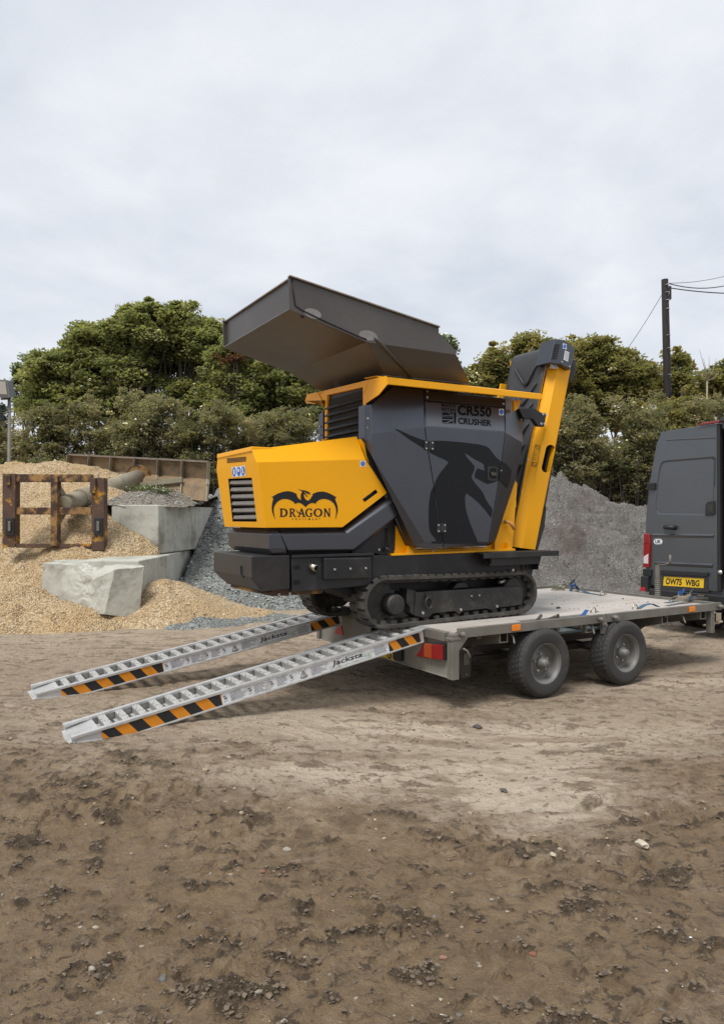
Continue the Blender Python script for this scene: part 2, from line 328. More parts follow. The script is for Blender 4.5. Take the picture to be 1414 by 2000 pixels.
# ------------------------------------------------------------------ noise
_pt = rng.permutation(256); _pt = np.concatenate([_pt, _pt]); _ga = rng.random(256) * 2 * np.pi; _gx = np.cos(_ga); _gy = np.sin(_ga)
def perlin(x, y):
    xi = np.floor(x).astype(int); yi = np.floor(y).astype(int); xf = x - xi; yf = y - yi
    u = xf * xf * xf * (xf * (xf * 6 - 15) + 10); v = yf * yf * yf * (yf * (yf * 6 - 15) + 10)
    def g(a, b, dx, dy):
        h = _pt[_pt[a & 255] + (b & 255)]; return _gx[h] * dx + _gy[h] * dy
    n00 = g(xi, yi, xf, yf); n10 = g(xi + 1, yi, xf - 1, yf); n01 = g(xi, yi + 1, xf, yf - 1); n11 = g(xi + 1, yi + 1, xf - 1, yf - 1)
    return (n00 * (1 - u) + n10 * u) * (1 - v) + (n01 * (1 - u) + n11 * u) * v
def fbm(x, y, o=4, g=0.5, l=2.03):
    a = 1.0; t = 0; s = 0
    for i in range(o): t = t + a * perlin(x + 17.3 * i, y - 9.1 * i); s += a; a *= g; x = x * l; y = y * l
    return t / s * 1.6
def ridge(x, y, o=4):
    a = 1.0; t = 0; s = 0
    for i in range(o): t = t + a * (1 - np.abs(perlin(x + 31.7 * i, y + 5.5 * i)) * 2.2); s += a; a *= 0.5; x = x * 2.1; y = y * 2.1
    return t / s
def sstep(a, b, x):
    t = np.clip((x - a) / (b - a), 0, 1); return t * t * (3 - 2 * t)
# ------------------------------------------------------------------ ground
def zpt(px, py): p = F0.Z(px, py, 0); return (p.x, p.y)
_b = [zpt(*p) for p in [(-300, 1470), (0, 1495), (220, 1492), (450, 1520), (560, 1562), (760, 1560), (930, 1565), (1000, 1610), (1120, 1600), (1170, 1530), (1260, 1500), (1350, 1468), (1414, 1430), (1600, 1400)]]
_bx = np.array([p[0] for p in _b]); _by = np.array([p[1] for p in _b])
def ground_field(X, Y):
    yb = np.interp(X, _bx, _by)
    w = fbm(X * 1.5, Y * 2.2, 6, 0.62)
    wet = sstep(-0.26, 0.24, (yb - Y) + w * 0.95)
    wet = wet * (0.70 + 0.30 * sstep(0.1, 1.1, yb - Y))
    # pale dried tongue at centre right and dried streaks along the border
    def blob(px, py, rx, ry):
        p = zpt(px, py); return np.exp(-(((X - p[0] + 0.25 * w) / rx) ** 2 + ((Y - p[1] + 0.2 * w) / ry) ** 2))
    pale = np.clip(1.6 * blob(1055, 1548, 0.42, 0.42) + 0.8 * blob(700, 1530, 1.0, 0.28) + 0.7 * blob(1000, 1440, 1.3, 0.45) + 0.45 * blob(600, 1440, 1.6, 0.4) + 0.5 * blob(1300, 1330, 1.0, 0.6) + 0.25 * sstep(6.6, 8.5, Y), 0, 1)
    pale = pale * sstep(-0.45, 0.15, fbm(X * 2.0 + 9, Y * 4.5, 5, 0.62) + 0.12)
    wet = np.clip(wet - 0.75 * pale * sstep(0.5, -0.3, yb - Y - 0.5), 0, 1)
    # dried, paler skins inside the mud
    skin = sstep(0.16, 0.42, fbm(X * 1.1 - 8, Y * 2.0 + 4, 5, 0.6)) * 0.30
    wet = np.clip(wet - skin * wet, 0, 1)
    # damp streaks over the dry part
    st = fbm(X * 0.8 + 3, Y * 3.6, 5, 0.62); wet = np.clip(wet + 0.45 * sstep(0.02, 0.40, st) * (1 - wet) * sstep(11, 5.0, Y), 0, 1)
    wet = wet - 0.5 * pale * (wet < 0.5)
    near = sstep(14.0, 9.0, Y) * sstep(14, 8, np.abs(X))
    wx_ = 0.06 * fbm(X * 6, Y * 6, 3); wy_ = 0.04 * fbm(X * 6 + 50, Y * 6, 3); XX = X + wx_; YY = Y + wy_
    h = 0.020 * fbm(X * 0.55, Y * 0.55, 3) + 0.013 * fbm(X * 2.0, Y * 2.6, 4, 0.6) + 0.0070 * fbm(XX * 9, YY * 12, 4, 0.62)
    # torn-up crumb clusters: compact, drawn out sideways, with smooth mud between
    dens = sstep(-0.25, 0.35, fbm(X * 0.9 + 31, Y * 1.1, 3))
    c1 = sstep(0.22, 0.42, fbm(XX * 2.9 + 11, YY * 6.4, 4, 0.55) + 0.16 * (dens - 0.5))
    c2 = sstep(0.26, 0.46, fbm(XX * 6.5 - 4, YY * 12.5 + 7, 3, 0.55) + 0.12 * (dens - 0.4))
    clod = np.clip(c1 + 0.8 * c2, 0, 1)
    lump = np.clip(fbm(XX * 19, YY * 25, 3, 0.6) + 0.25, 0, 1.2); rg = np.clip(ridge(XX * 13, YY * 19, 3) - 0.45, 0, 1)
    amp = 0.30 + 0.70 * np.clip(wet, 0, 1)
    h = h + amp * clod * (0.006 + 0.034 * lump + 0.030 * rg)
    h = h + 0.0040 * fbm(X * 38, Y * 42, 2) * (0.4 + 0.6 * clod)
    # sharp little steps where the skin has torn
    tear = fbm(XX * 2.6 + 20, YY * 5.5 + 3, 5, 0.6)
    h = h + amp * 0.011 * sstep(0.0, 0.03, tear) * sstep(-0.1, 0.3, fbm(X * 0.8, Y * 0.8, 2))
    # wheel ruts crossing the yard almost sideways in the dry part
    ru = Y * 1.0 - 0.10 * X
    for c0, wd, dp in ((5.0, 0.10, 0.016), (5.45, 0.12, 0.020), (6.15, 0.14, 0.020), (6.75, 0.12, 0.018), (7.5, 0.16, 0.02), (4.62, 0.10, 0.012)):
        d = ru - c0 + 0.12 * fbm(X * 0.35 + c0, Y * 0 + c0, 2)
        h = h - dp * np.exp(-(d / wd) ** 2) * (0.55 + 0.45 * np.sin(X * 38 + np.abs(d) * 60)) * sstep(-0.4, 0.2, fbm(X * 0.7 + c0 * 3, Y * 1.5, 3))
    # tractor tread prints: slanted bars in three short bands
    def tread(xa, ya, xb, yb_, wd, dp, per, sl):
        nonlocal h
        L = math.hypot(xb - xa, yb_ - ya); tx, ty = (xb - xa) / L, (yb_ - ya) / L
        s = (X - xa) * tx + (Y - ya) * ty; t = -(X - xa) * ty + (Y - ya) * tx
        wdn = wd * (1 + 0.25 * fbm(X * 3, Y * 3, 3))
        inside = sstep(wdn, wdn * 0.8, np.abs(t)) * sstep(-0.1, 0.15, s) * sstep(L + 0.1, L - 0.15, s)
        ph = (s + sl * np.abs(t) + 0.02 * fbm(X * 6, Y * 6, 2)) / per
        bar = sstep(0.15, 0.5, np.sin(ph * 2 * np.pi))
        brk = sstep(-0.35, 0.1, fbm(X * 5 + 3, Y * 5, 3))
        h = h + inside * brk * (dp * bar - dp * 0.4)
    a, b = zpt(860, 1640), zpt(1300, 1705); tread(*a, *b, 0.17, 0.040, 0.16, 0.7)
    a, b = zpt(1090, 1560), zpt(1400, 1600); tread(*a, *b, 0.15, 0.034, 0.16, 0.8)
    a, b = zpt(30, 1640), zpt(420, 1560); tread(*a, *b, 0.16, 0.030, 0.16, -0.7)
    a, b = zpt(560, 1800), zpt(1350, 1960); tread(*a, *b, 0.15, 0.020, 0.15, 0.7)
    a, b = zpt(250, 1980), zpt(520, 1560); tread(*a, *b, 0.15, 0.018, 0.15, 0.7)
    a, b = zpt(330, 1900), zpt(900, 1760); tread(*a, *b, 0.16, 0.022, 0.16, 0.7)
    h = h * near
    # the yard rises a little towards the left rear
    h = h + (0.125 * sstep(1.1, -1.3, X) * sstep(3.0, 4.4, Y)) * (1 - 0.5 * sstep(7.0, 9.5, Y)) * sstep(16, 12, Y)
    return h, wet, clod
def flatten(h, X, Y):
    # ground pressed level under the wheels and ramp feet
    for u, v in ((4.40, 4.43), (5.36, 4.43), (4.40, 6.55), (5.36, 6.55)):
        p = FT.w((u, v, 0)); k = np.exp(-(((X - p.x) ** 2 + (Y - p.y) ** 2) / 0.20 ** 2)); h = h * (1 - k) + (-0.004) * k
    for u, v in ((0.80, 4.88), (0.75, 6.12)):
        p = FT.w((u, v, 0)); k = np.exp(-(((X - p.x) ** 2 + (Y - p.y) ** 2) / 0.30 ** 2)); h = h * (1 - k) + (0.103 if v < 5 else 0.118) * k
    return h
def build_ground():
    ya = -40 + 41.2 * (np.linspace(0, 1, 14)[:-1] ** 0.5); yb = 1.2 * np.exp(np.linspace(0, math.log(12 / 1.2), 900)); yc = 12 * np.exp(np.linspace(0, math.log(900 / 12), 50))[1:]
    ys = np.concatenate([ya, yb, yc])
    tf = np.linspace(-1, 1, 660); tl = np.concatenate([np.linspace(1, 1.9, 70)[1:], 1.9 * np.exp(np.linspace(0, math.log(42), 22))[1:]])
    ts = np.concatenate([-tl[::-1], tf, tl])
    T, Yg = np.meshgrid(ts, ys); Wd = np.maximum(Yg, 1.2) * 0.56 + 0.5
    Wd = np.where(Yg < 1.2, 1.172, Wd); X = T * Wd; Y = Yg
    h, wet, clod = ground_field(X, Y); h = flatten(h, X, Y)
    nr, nc = X.shape; v = np.stack([X, Y, h], -1).reshape(-1, 3)
    i = np.arange(nr * nc).reshape(nr, nc); q = np.stack([i[:-1, :-1], i[:-1, 1:], i[1:, 1:], i[1:, :-1]], -1).reshape(-1, 4)
    return quad_mesh('ground', v, q, True, {'wet': wet.ravel(), 'clod': clod.ravel()})
def quad_mesh(name, v, q, smooth=True, attrs=None, fattrs=None):
    me = bpy.data.meshes.new(name); nv, nq = len(v), len(q); k = q.shape[1]
    me.vertices.add(nv); me.vertices.foreach_set('co', np.ascontiguousarray(v, dtype=np.float32).ravel())
    me.loops.add(nq * k); me.loops.foreach_set('vertex_index', np.ascontiguousarray(q, dtype=np.int32).ravel())
    me.polygons.add(nq); me.polygons.foreach_set('loop_start', np.arange(0, nq * k, k, dtype=np.int32)); me.polygons.foreach_set('loop_total', np.full(nq, k, dtype=np.int32))
    me.polygons.foreach_set('use_smooth', np.full(nq, smooth)); me.update(calc_edges=True)
    for a, d in (attrs or {}).items():
        at = me.attributes.new(a, 'FLOAT', 'POINT'); at.data.foreach_set('value', np.ascontiguousarray(d, dtype=np.float32))
    for a, d in (fattrs or {}).items():
        at = me.attributes.new(a, 'FLOAT', 'FACE'); at.data.foreach_set('value', np.ascontiguousarray(d, dtype=np.float32))
    return me
class NT:
    def __init__(s, name):
        s.m = bpy.data.materials.new(name); s.m.use_nodes = True; s.nt = s.m.node_tree; s.p = s.nt.nodes['Principled BSDF']
    def n(s, t, **k):
        x = s.nt.nodes.new(t)
        for a, b in k.items():
            if a.startswith('i_'):
                key = a[2:].replace('_', ' '); key = int(key) if key.isdigit() else key; x.inputs[key].default_value = b
            else: setattr(x, a, b)
        return x
    def l(s, a, b): s.nt.links.new(a, b)
    def noise(s, vec, sc, det=6, ro=0.6, dist=0.0):
        x = s.n('ShaderNodeTexNoise', i_Scale=sc, i_Detail=det, i_Roughness=ro, i_Distortion=dist); s.l(vec, x.inputs['Vector']); return x.outputs[0]
    def rng(s, v, a, b, c=0.0, d=1.0):
        x = s.n('ShaderNodeMapRange'); s.l(v, x.inputs['Value'])
        for k, y in zip(('From Min', 'From Max', 'To Min', 'To Max'), (a, b, c, d)): x.inputs[k].default_value = y
        return x.outputs[0]
    def mix(s, f, a, b, mode='MIX'):
        x = s.n('ShaderNodeMix', data_type='RGBA', blend_type=mode)
        for inp, val in ((x.inputs[0], f), (x.inputs[6], a), (x.inputs[7], b)):
            if isinstance(val, (int, float)): inp.default_value = val
            elif isinstance(val, tuple): inp.default_value = (*val, 1) if len(val) == 3 else val
            else: s.l(val, inp)
        return x.outputs[2]
    def math(s, op, a, b=0.0):
        x = s.n('ShaderNodeMath', operation=op)
        for i, val in enumerate((a, b)):
            if isinstance(val, (int, float)): x.inputs[i].default_value = val
            else: s.l(val, x.inputs[i])
        return x.outputs[0]
g = NT('churned_yard_soil'); tc = g.n('ShaderNodeTexCoord').outputs['Object']
wa = g.n('ShaderNodeAttribute', attribute_name='wet').outputs['Fac']; ca = g.n('ShaderNodeAttribute', attribute_name='clod').outputs['Fac']
nf = g.noise(tc, 9, 8, 0.68); nm = g.noise(tc, 2.2, 8, 0.65); nx = g.noise(tc, 45, 5, 0.7)
wmod = g.math('ADD', wa, g.rng(nf, 0.3, 0.7, -0.30, 0.30)); wmod = g.rng(wmod, 0.12, 0.88)
dry = g.mix(g.rng(nm, 0.35, 0.65), (0.50, 0.395, 0.285), (0.40, 0.308, 0.215)); dry = g.mix(g.rng(nf, 0.42, 0.7, 0, 0.6), dry, (0.29, 0.215, 0.145))
wetc = g.mix(g.rng(nm, 0.35, 0.65), (0.340, 0.238, 0.138), (0.262, 0.178, 0.099)); wetc = g.mix(g.rng(nf, 0.45, 0.68, 0, 0.7), wetc, (0.158, 0.111, 0.066))
dry = g.mix(g.math('MULTIPLY', g.rng(wa, 0.0, -0.40), g.rng(nf, 0.30, 0.55, 0.45, 1)), dry, (0.70, 0.585, 0.44)); col = g.mix(wmod, dry, wetc)
nq = g.noise(tc, 16, 7, 0.72, 0.6); nq2 = g.noise(tc, 1.6, 5, 0.6)
fl = g.math('MULTIPLY', g.rng(nq, 0.53, 0.59), g.rng(nq2, 0.40, 0.58, 0.12, 0.85)); col = g.mix(fl, col, g.mix(wmod, (0.23, 0.17, 0.108), (0.070, 0.049, 0.032)))
lt = g.math('MULTIPLY', g.rng(nq, 0.42, 0.34), 0.45); col = g.mix(lt, col, g.mix(wmod, (0.62, 0.50, 0.36), (0.31, 0.245, 0.165)))
cdk = g.mix(wmod, (0.21, 0.155, 0.102), (0.062, 0.043, 0.026)); col = g.mix(g.math('MULTIPLY', g.rng(ca, 0.15, 0.75, 0, 0.85), g.rng(nx, 0.32, 0.55, 0.35, 1)), col, cdk)
vor = g.n('ShaderNodeTexVoronoi', i_Scale=70.0); g.l(tc, vor.inputs['Vector'])
vs_ = g.n('ShaderNodeSeparateColor'); g.l(vor.outputs['Color'], vs_.inputs[0])
peb = g.math('MULTIPLY', g.math('LESS_THAN', vor.outputs['Distance'], 0.30), g.math('GREATER_THAN', vs_.outputs[0], 0.965))
pc = g.mix(vs_.outputs[1], (0.50, 0.43, 0.34), (0.16, 0.13, 0.12))
col = g.mix(g.math('MULTIPLY', peb, 0.5), col, pc)
g.l(col, g.p.inputs['Base Color']); g.l(g.rng(wmod, 0, 1, 0.95, 0.60), g.p.inputs['Roughness']); g.p.inputs['Specular IOR Level'].default_value = 0.4
hh = g.math('ADD', g.math('MULTIPLY', nx, 0.6), g.math('MULTIPLY', nq, 1.1)); hh = g.math('ADD', hh, g.math('MULTIPLY', g.noise(tc, 150, 4, 0.7), 0.35)); hh = g.math('ADD', hh, g.math('MULTIPLY', peb, 0.25))
bp = g.n('ShaderNodeBump', i_Strength=1.0, i_Distance=0.045); g.l(hh, bp.inputs['Height']); g.l(bp.outputs[0], g.p.inputs['Normal'])
gm = build_ground(); gm.materials.append(g.m)
ground = link('ground', gm); ground['kind'] = 'structure'; ground['label'] = 'churned earth yard, pale and dry beyond, dark wet mud in front'

# loose bits --------------------------------------------------------
ICO_V = []; ICO_F = []
_bm = bmesh.new(); bmesh.ops.create_icosphere(_bm, subdivisions=1, radius=1.0); ICO_V = np.array([tuple(v.co) for v in _bm.verts]); ICO_F = np.array([[v.index for v in f.verts] for f in _bm.faces]); _bm.free()
def stones(name, P, S, mat_, smooth=False, squash=(0.35, 0.8), parent=None, jag=0.28, kind='stuff', attr=None):
    n = len(P); nv = len(ICO_V)
    V = np.repeat(ICO_V[None], n, 0) * (1 + jag * (rng.random((n, nv, 1)) * 2 - 1))
    sc = np.stack([rng.uniform(0.7, 1.3, n), rng.uniform(0.7, 1.3, n), rng.uniform(*squash, n)], -1) * np.asarray(S)[:, None]
    V = V * sc[:, None, :]; a = rng.random(n) * 6.283; ca_, sa = np.cos(a)[:, None], np.sin(a)[:, None]
    X = V[..., 0] * ca_ - V[..., 1] * sa; Y = V[..., 0] * sa + V[..., 1] * ca_
    V = np.stack([X, Y, V[..., 2]], -1) + np.asarray(P)[:, None, :]
    Fc = (ICO_F[None] + (np.arange(n) * nv)[:, None, None]).reshape(-1, 3)
    me = quad_mesh(name, V.reshape(-1, 3), Fc, smooth, None, {'tint': np.repeat(rng.random(n), len(ICO_F))})
    me.materials.append(mat_); o = link(name, me, parent)
    if kind: o['kind'] = kind
    return o
def tint_mat(name, cols, rough=0.85, nscale=60, bump=0.3):
    g = NT(name); a = g.n('ShaderNodeAttribute', attribute_name='tint').outputs['Fac']; r = g.n('ShaderNodeValToRGB'); el = r.color_ramp.elements
    for i, c in enumerate(cols):
        pos = i / (len(cols) - 1)
        e = el[0] if i == 0 else (el[1] if i == len(cols) - 1 else el.new(pos))
        e.position = pos; e.color = (*c, 1)
    g.l(a, r.inputs[0]); tc = g.n('ShaderNodeTexCoord').outputs['Object']; n = g.noise(tc, nscale, 4)
    c = g.mix(g.rng(n, 0.3, 0.7, 0, 0.35), r.outputs[0], (0.09, 0.07, 0.05)); g.l(c, g.p.inputs['Base Color']); g.p.inputs['Roughness'].default_value = rough
    b = g.n('ShaderNodeBump', i_Strength=bump, i_Distance=0.005); g.l(n, b.inputs['Height']); g.l(b.outputs[0], g.p.inputs['Normal']); return g.m
M['clods'] = tint_mat('wet_clods', [(0.075, 0.053, 0.035), (0.12, 0.088, 0.058), (0.18, 0.135, 0.09)], 0.75)
M['dryclods'] = tint_mat('dry_crumbs', [(0.16, 0.12, 0.08), (0.28, 0.215, 0.145), (0.40, 0.31, 0.21)], 0.95)
M['pebbles'] = tint_mat('mixed_pebbles', [(0.10, 0.09, 0.085), (0.22, 0.19, 0.16), (0.30, 0.15, 0.10), (0.30, 0.24, 0.17), (0.42, 0.36, 0.27)], 0.8)
def on_ground(X, Y): h, w, c = ground_field(X, Y); return flatten(h, X, Y), w, c
def scatter(n, ymin, ymax):
    u = rng.random(n); Y = 1 / (1 / ymin * (1 - u) + 1 / ymax * u); X = rng.uniform(-1, 1, n) * (Y * 0.56 + 0.4); return X, Y
X, Y = scatter(60000, 1.9, 6.2); h, w, c = on_ground(X, Y); k = (rng.random(len(X)) < np.clip(c * 1.3, 0.015, 1) * w)
X, Y, h = X[k], Y[k], h[k]; S = 0.0022 + 0.0085 * rng.random(len(X)) ** 3
stones('wet_clods', np.stack([X, Y, h + S * 0.2], -1), S, M['clods'], jag=0.5, squash=(0.3, 0.6))
X, Y = scatter(9000, 3.2, 10.5); h, w, c = on_ground(X, Y); k = (rng.random(len(X)) < (1 - np.clip(w, 0, 1)) * (0.25 + c)); X, Y, h = X[k], Y[k], h[k]; S = 0.003 + 0.012 * rng.random(len(X)) ** 4
stones('dry_crumbs', np.stack([X, Y, h + S * 0.2], -1), S, M['dryclods'], jag=0.35)
X, Y = scatter(800, 1.9, 9.0); h, w, c = on_ground(X, Y); S = 0.0025 + 0.009 * rng.random(len(X)) ** 4
stones('loose_pebbles', np.stack([X, Y, h + S * 0.02], -1), S, M['pebbles'])
# a few stones that can be picked out singly
def single(name, px, py, s, col, label, cat='stone', jag=0.25):
    p = F0.Z(px, py, 0); h = float(on_ground(np.array([p.x]), np.array([p.y]))[0][0])
    bm = bmesh.new(); bmesh.ops.create_icosphere(bm, subdivisions=2, radius=1)
    rr = random.Random(px)
    for v in bm.verts: v.co = Vector((v.co.x * s, v.co.y * s * 0.8, v.co.z * s * 0.5)) * (1 + jag * (rr.random() * 2 - 1))
    me = bpy.data.meshes.new(name); bm.to_mesh(me); bm.free(); me.materials.append(mat(name + '_surface', col, 0.85, col2=tuple(x * 0.6 for x in col), nscale=50, bump=0.4, bscale=90))
    o = link(name, me); o.location = (p.x, p.y, h + s * 0.25); o.rotation_euler = (0, 0, rr.random() * 6); tag(o, label, cat)
single('stone', 1253, 1657, 0.030, (0.58, 0.50, 0.38), 'angular cream stone lying in the mud on the right, biggest pale one')
single('stone', 1079, 1684, 0.014, (0.60, 0.52, 0.40), 'small flat cream stone left of the big cream stone beside the tread print')
single('stone', 933, 1422, 0.034, (0.10, 0.095, 0.09), 'dark grey stone alone on pale dry soil before the trailer wheels')
single('stone', 983, 1546, 0.022, (0.12, 0.11, 0.10), 'dark stone on the pale tongue of dry soil')
single('stone', 561, 1664, 0.018, (0.36, 0.32, 0.26), 'beige stone half sunk in mud below the ramps')
single('stone', 318, 1922, 0.017, (0.15, 0.145, 0.14), 'dark grey flat stone in the mud near the lower left corner')
single('stone', 863, 1988, 0.011, (0.56, 0.54, 0.50), 'white chip of stone at the very bottom edge of the picture')
single('brick_fragment', 1040, 1862, 0.013, (0.24, 0.10, 0.06), 'red brick fragment in the mud among dark clods at lower right', 'brick fragment')
single('brick_fragment', 866, 1872, 0.014, (0.32, 0.17, 0.11), 'pinkish brick fragment pressed flat in mud, lower centre', 'brick fragment')
single('brick_fragment', 512, 1712, 0.014, (0.28, 0.13, 0.08), 'orange brick fragment in the mud left of centre', 'brick fragment')
mb = MB(); p0 = F0.Z(1180, 1714, 0); p1 = F0.Z(1224, 1728, 0)
mb.tube([p0 + Vector((0, 0, .03)), (p0 + p1) / 2 + Vector((0, .012, .035)), p1 + Vector((0, 0, .03))], [0.002, 0.004, 0.003], 6)
solo('twig', mb, M['brown'], 'thin bent twig lying across the tread print on the right', 'twig', p0, F0)
# ------------------------------------------------------------------ heaps
def gravel_mat(name, cols, big, vsc=34.0, bsc=60.0, patch=None, rough=0.95):
    g = NT(name); tc = g.n('ShaderNodeTexCoord').outputs['Object']
    v = g.n('ShaderNodeTexVoronoi', i_Scale=vsc); g.l(tc, v.inputs['Vector']); s = g.n('ShaderNodeSeparateColor'); g.l(v.outputs['Color'], s.inputs[0])
    r = g.n('ShaderNodeValToRGB'); el = r.color_ramp.elements
    for i, c in enumerate(cols):
        pos = i / (len(cols) - 1); e = el[0] if i == 0 else (el[1] if i == len(cols) - 1 else el.new(pos)); e.position = pos; e.color = (*c, 1)
    g.l(s.outputs[0], r.inputs[0]); nb = g.noise(tc, 1.3, 7, 0.65)
    c = g.mix(g.rng(nb, 0.38, 0.66, 0, 0.75), r.outputs[0], big)
    if patch:
        c = g.mix(g.rng(g.noise(tc, 0.8, 6, 0.6, 0.4), 0.55, 0.66, 0, patch[1]), c, patch[0])
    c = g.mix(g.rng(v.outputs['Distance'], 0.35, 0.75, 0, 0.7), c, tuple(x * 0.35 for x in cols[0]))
    g.l(c, g.p.inputs['Base Color']); g.p.inputs['Roughness'].default_value = rough
    h = g.math('ADD', g.rng(v.outputs['Distance'], 0, 0.7, 1, 0), g.noise(tc, 12, 6, 0.7))
    b = g.n('ShaderNodeBump', i_Strength=0.9, i_Distance=0.03); g.l(h, b.inputs['Height']); g.l(b.outputs[0], g.p.inputs['Normal']); return g.m
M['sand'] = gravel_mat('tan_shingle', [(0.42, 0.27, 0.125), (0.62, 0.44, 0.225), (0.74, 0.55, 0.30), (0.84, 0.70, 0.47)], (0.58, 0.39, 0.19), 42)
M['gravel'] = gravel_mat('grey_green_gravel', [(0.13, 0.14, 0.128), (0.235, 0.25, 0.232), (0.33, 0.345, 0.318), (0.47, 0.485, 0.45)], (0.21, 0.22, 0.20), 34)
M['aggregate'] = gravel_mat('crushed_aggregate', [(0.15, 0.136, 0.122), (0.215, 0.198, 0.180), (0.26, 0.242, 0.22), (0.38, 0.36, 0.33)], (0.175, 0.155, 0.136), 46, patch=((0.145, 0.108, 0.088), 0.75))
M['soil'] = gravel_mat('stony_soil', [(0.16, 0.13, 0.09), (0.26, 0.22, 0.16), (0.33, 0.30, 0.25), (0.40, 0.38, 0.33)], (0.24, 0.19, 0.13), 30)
def segd(X, Y, a, b):
    dx, dy = b[0] - a[0], b[1] - a[1]; t = np.clip(((X - a[0]) * dx + (Y - a[1]) * dy) / (dx * dx + dy * dy + 1e-9), 0, 1)
    return np.hypot(X - a[0] - t * dx, Y - a[1] - t * dy), t
def heap(name, x0, x1, y0, y1, n, ridges, mat_, label, cat, amp=0.06, base=(0, 0), cut=None, steps=0.0, group=None):
    nx_ = int(n * (x1 - x0) / max(x1 - x0, y1 - y0)); ny_ = int(n * (y1 - y0) / max(x1 - x0, y1 - y0))
    X, Y = np.meshgrid(np.linspace(x0, x1, nx_), np.linspace(y0, y1, ny_)); H = np.full(X.shape, -5.0)
    wx = 0.35 * fbm(X * 0.5 + 5, Y * 0.5, 3); wy = 0.35 * fbm(X * 0.5, Y * 0.5 + 9, 3)
    for (a, b, ha, hb, sl) in ridges:
        d, t = segd(X + wx, Y + wy, a, b); hh = ha + (hb - ha) * t - sl * (np.sqrt(d * d + 0.12) - 0.34); H = np.logaddexp(H * 9, hh * 9) / 9
    H = H + amp * (fbm(X * 1.1, Y * 1.1, 5, 0.55) * 1.6 + 0.35 * fbm(X * 7, Y * 7, 3, 0.6))
    if steps:
        s = fbm(X * 0.9 + 40, Y * 1.3, 5, 0.6); H = H + steps * (sstep(-0.04, 0.04, s) - 0.5) + steps * 0.8 * sstep(0.2, 0.25, fbm(X * 1.7, Y * 1.7 + 60, 4, 0.6))
    if cut is not None: H = cut(X, Y, H)
    # feather into the yard
    H = np.where(H < 0, H * 0.6, H); H = np.maximum(H, -0.35)
    v = np.stack([X - base[0], Y - base[1], H], -1).reshape(-1, 3); i = np.arange(X.size).reshape(X.shape)
    q = np.stack([i[:-1, :-1], i[:-1, 1:], i[1:, 1:], i[1:, :-1]], -1).reshape(-1, 4)
    hv = H.reshape(-1)[q].max(1); q = q[hv > -0.10]
    me = quad_mesh(name, v, q, True); me.materials.append(mat_)
    o = link(name, me); o.location = (base[0], base[1], 0); tag(o, label, cat, group)
    return o, (X, Y, H)
def heap_stones(parent, grid, n, smin, smax, mat_, base, ymax=None, name='loose_stone_cover'):
    X, Y, H = [a.ravel() for a in grid]; ok = np.where((H > -0.05) & (Y < (ymax or 99)))[0]; k = ok[rng.integers(0, len(ok), n)]
    px = X[k] + rng.normal(0, .03, n); py = Y[k] + rng.normal(0, .03, n); S = smin + (smax - smin) * rng.random(n) ** 2
    return stones(name, np.stack([px - base[0], py - base[1], H[k] + S * 0.2], -1), S, mat_, parent=parent)
M['sandst'] = tint_mat('tan_stones', [(0.42, 0.28, 0.14), (0.62, 0.45, 0.25), (0.72, 0.56, 0.34), (0.82, 0.72, 0.54)], 0.85)
M['gravst'] = tint_mat('grey_stones', [(0.11, 0.115, 0.11), (0.21, 0.22, 0.21), (0.32, 0.33, 0.32), (0.46, 0.47, 0.45)], 0.8)
M['aggst'] = tint_mat('brown_grey_stones', [(0.12, 0.10, 0.095), (0.20, 0.18, 0.165), (0.24, 0.22, 0.20), (0.34, 0.32, 0.29)], 0.85)
def sandcut(X, Y, H):
    # the heap is held back by the block wall on its right
    lim = np.where(Y > 11.5, -3.95, -3.15 ); over = sstep(0, 0.35, X - lim)
    H = H - over * np.where(Y > 11.5, 3.2, 0.0) - 3.0 * sstep(-3.25, -3.1, X) * (Y > 9.7)
    hol = np.exp(-(((X + 5.0) / 1.0) ** 2 + ((Y - 10.9) / 0.45) ** 2)); return H - 0.26 * hol
sand, sg = heap('shingle_heap', -17, -2.9, 8.3, 17.5, 460, [((-17, 14.3), (-5.2, 13.9), 2.75, 2.55, 0.68), ((-5.2, 13.4), (-4.45, 12.6), 2.35, 2.05, 0.74), ((-4.3, 10.7), (-3.7, 10.5), 0.60, 0.60, 0.66), ((-4.6, 9.75), (-3.9, 9.5), 0.55, 0.30, 0.55)], M['sand'],
                'large tan shingle heap at the left, sloping down from the block wall', 'shingle heap', 0.085, (-8, 12), sandcut, 0.05)
heap_stones(sand, sg, 6500, 0.006, 0.017, M['sandst'], (-8, 12), 13.5)
def gravcut(X, Y, H):
    over = sstep(0.0, -0.2, X + 3.09); return H - over * 3.0 * (Y > 9.9) - 2.6 * sstep(0.4, 3.2, X)
grav, gg = heap('gravel_heap', -3.35, 3.2, 8.8, 19, 330, [((-2.9, 15.7), (1.6, 15.6), 2.20, 1.9, 0.60), ((-2.2, 12.3), (-1.4, 12.3), 0.50, 0.5, 0.5)], M['gravel'],
                'blue grey gravel heap filling the bay between block wall and crusher', 'gravel heap', 0.05, (0, 14), gravcut)
heap_stones(grav, gg, 6000, 0.010, 0.030, M['gravst'], (0, 14), 15)
sp, sgp = heap('gravel_heap', -4.6, 1.2, 8.2, 11.2, 260, [((-3.75, 9.85), (-2.6, 9.95), 0.20, 0.26, 0.42), ((-2.4, 10.3), (0.2, 10.5), 0.16, 0.10, 0.35)], M['gravel'],
               'low skirt of grey gravel spilled at the foot of the broken concrete block', 'gravel heap', 0.04, (-2, 10), lambda X, Y, H: H - 0.03)
heap_stones(sp, sgp, 1500, 0.008, 0.024, M['gravst'], (-2, 10))
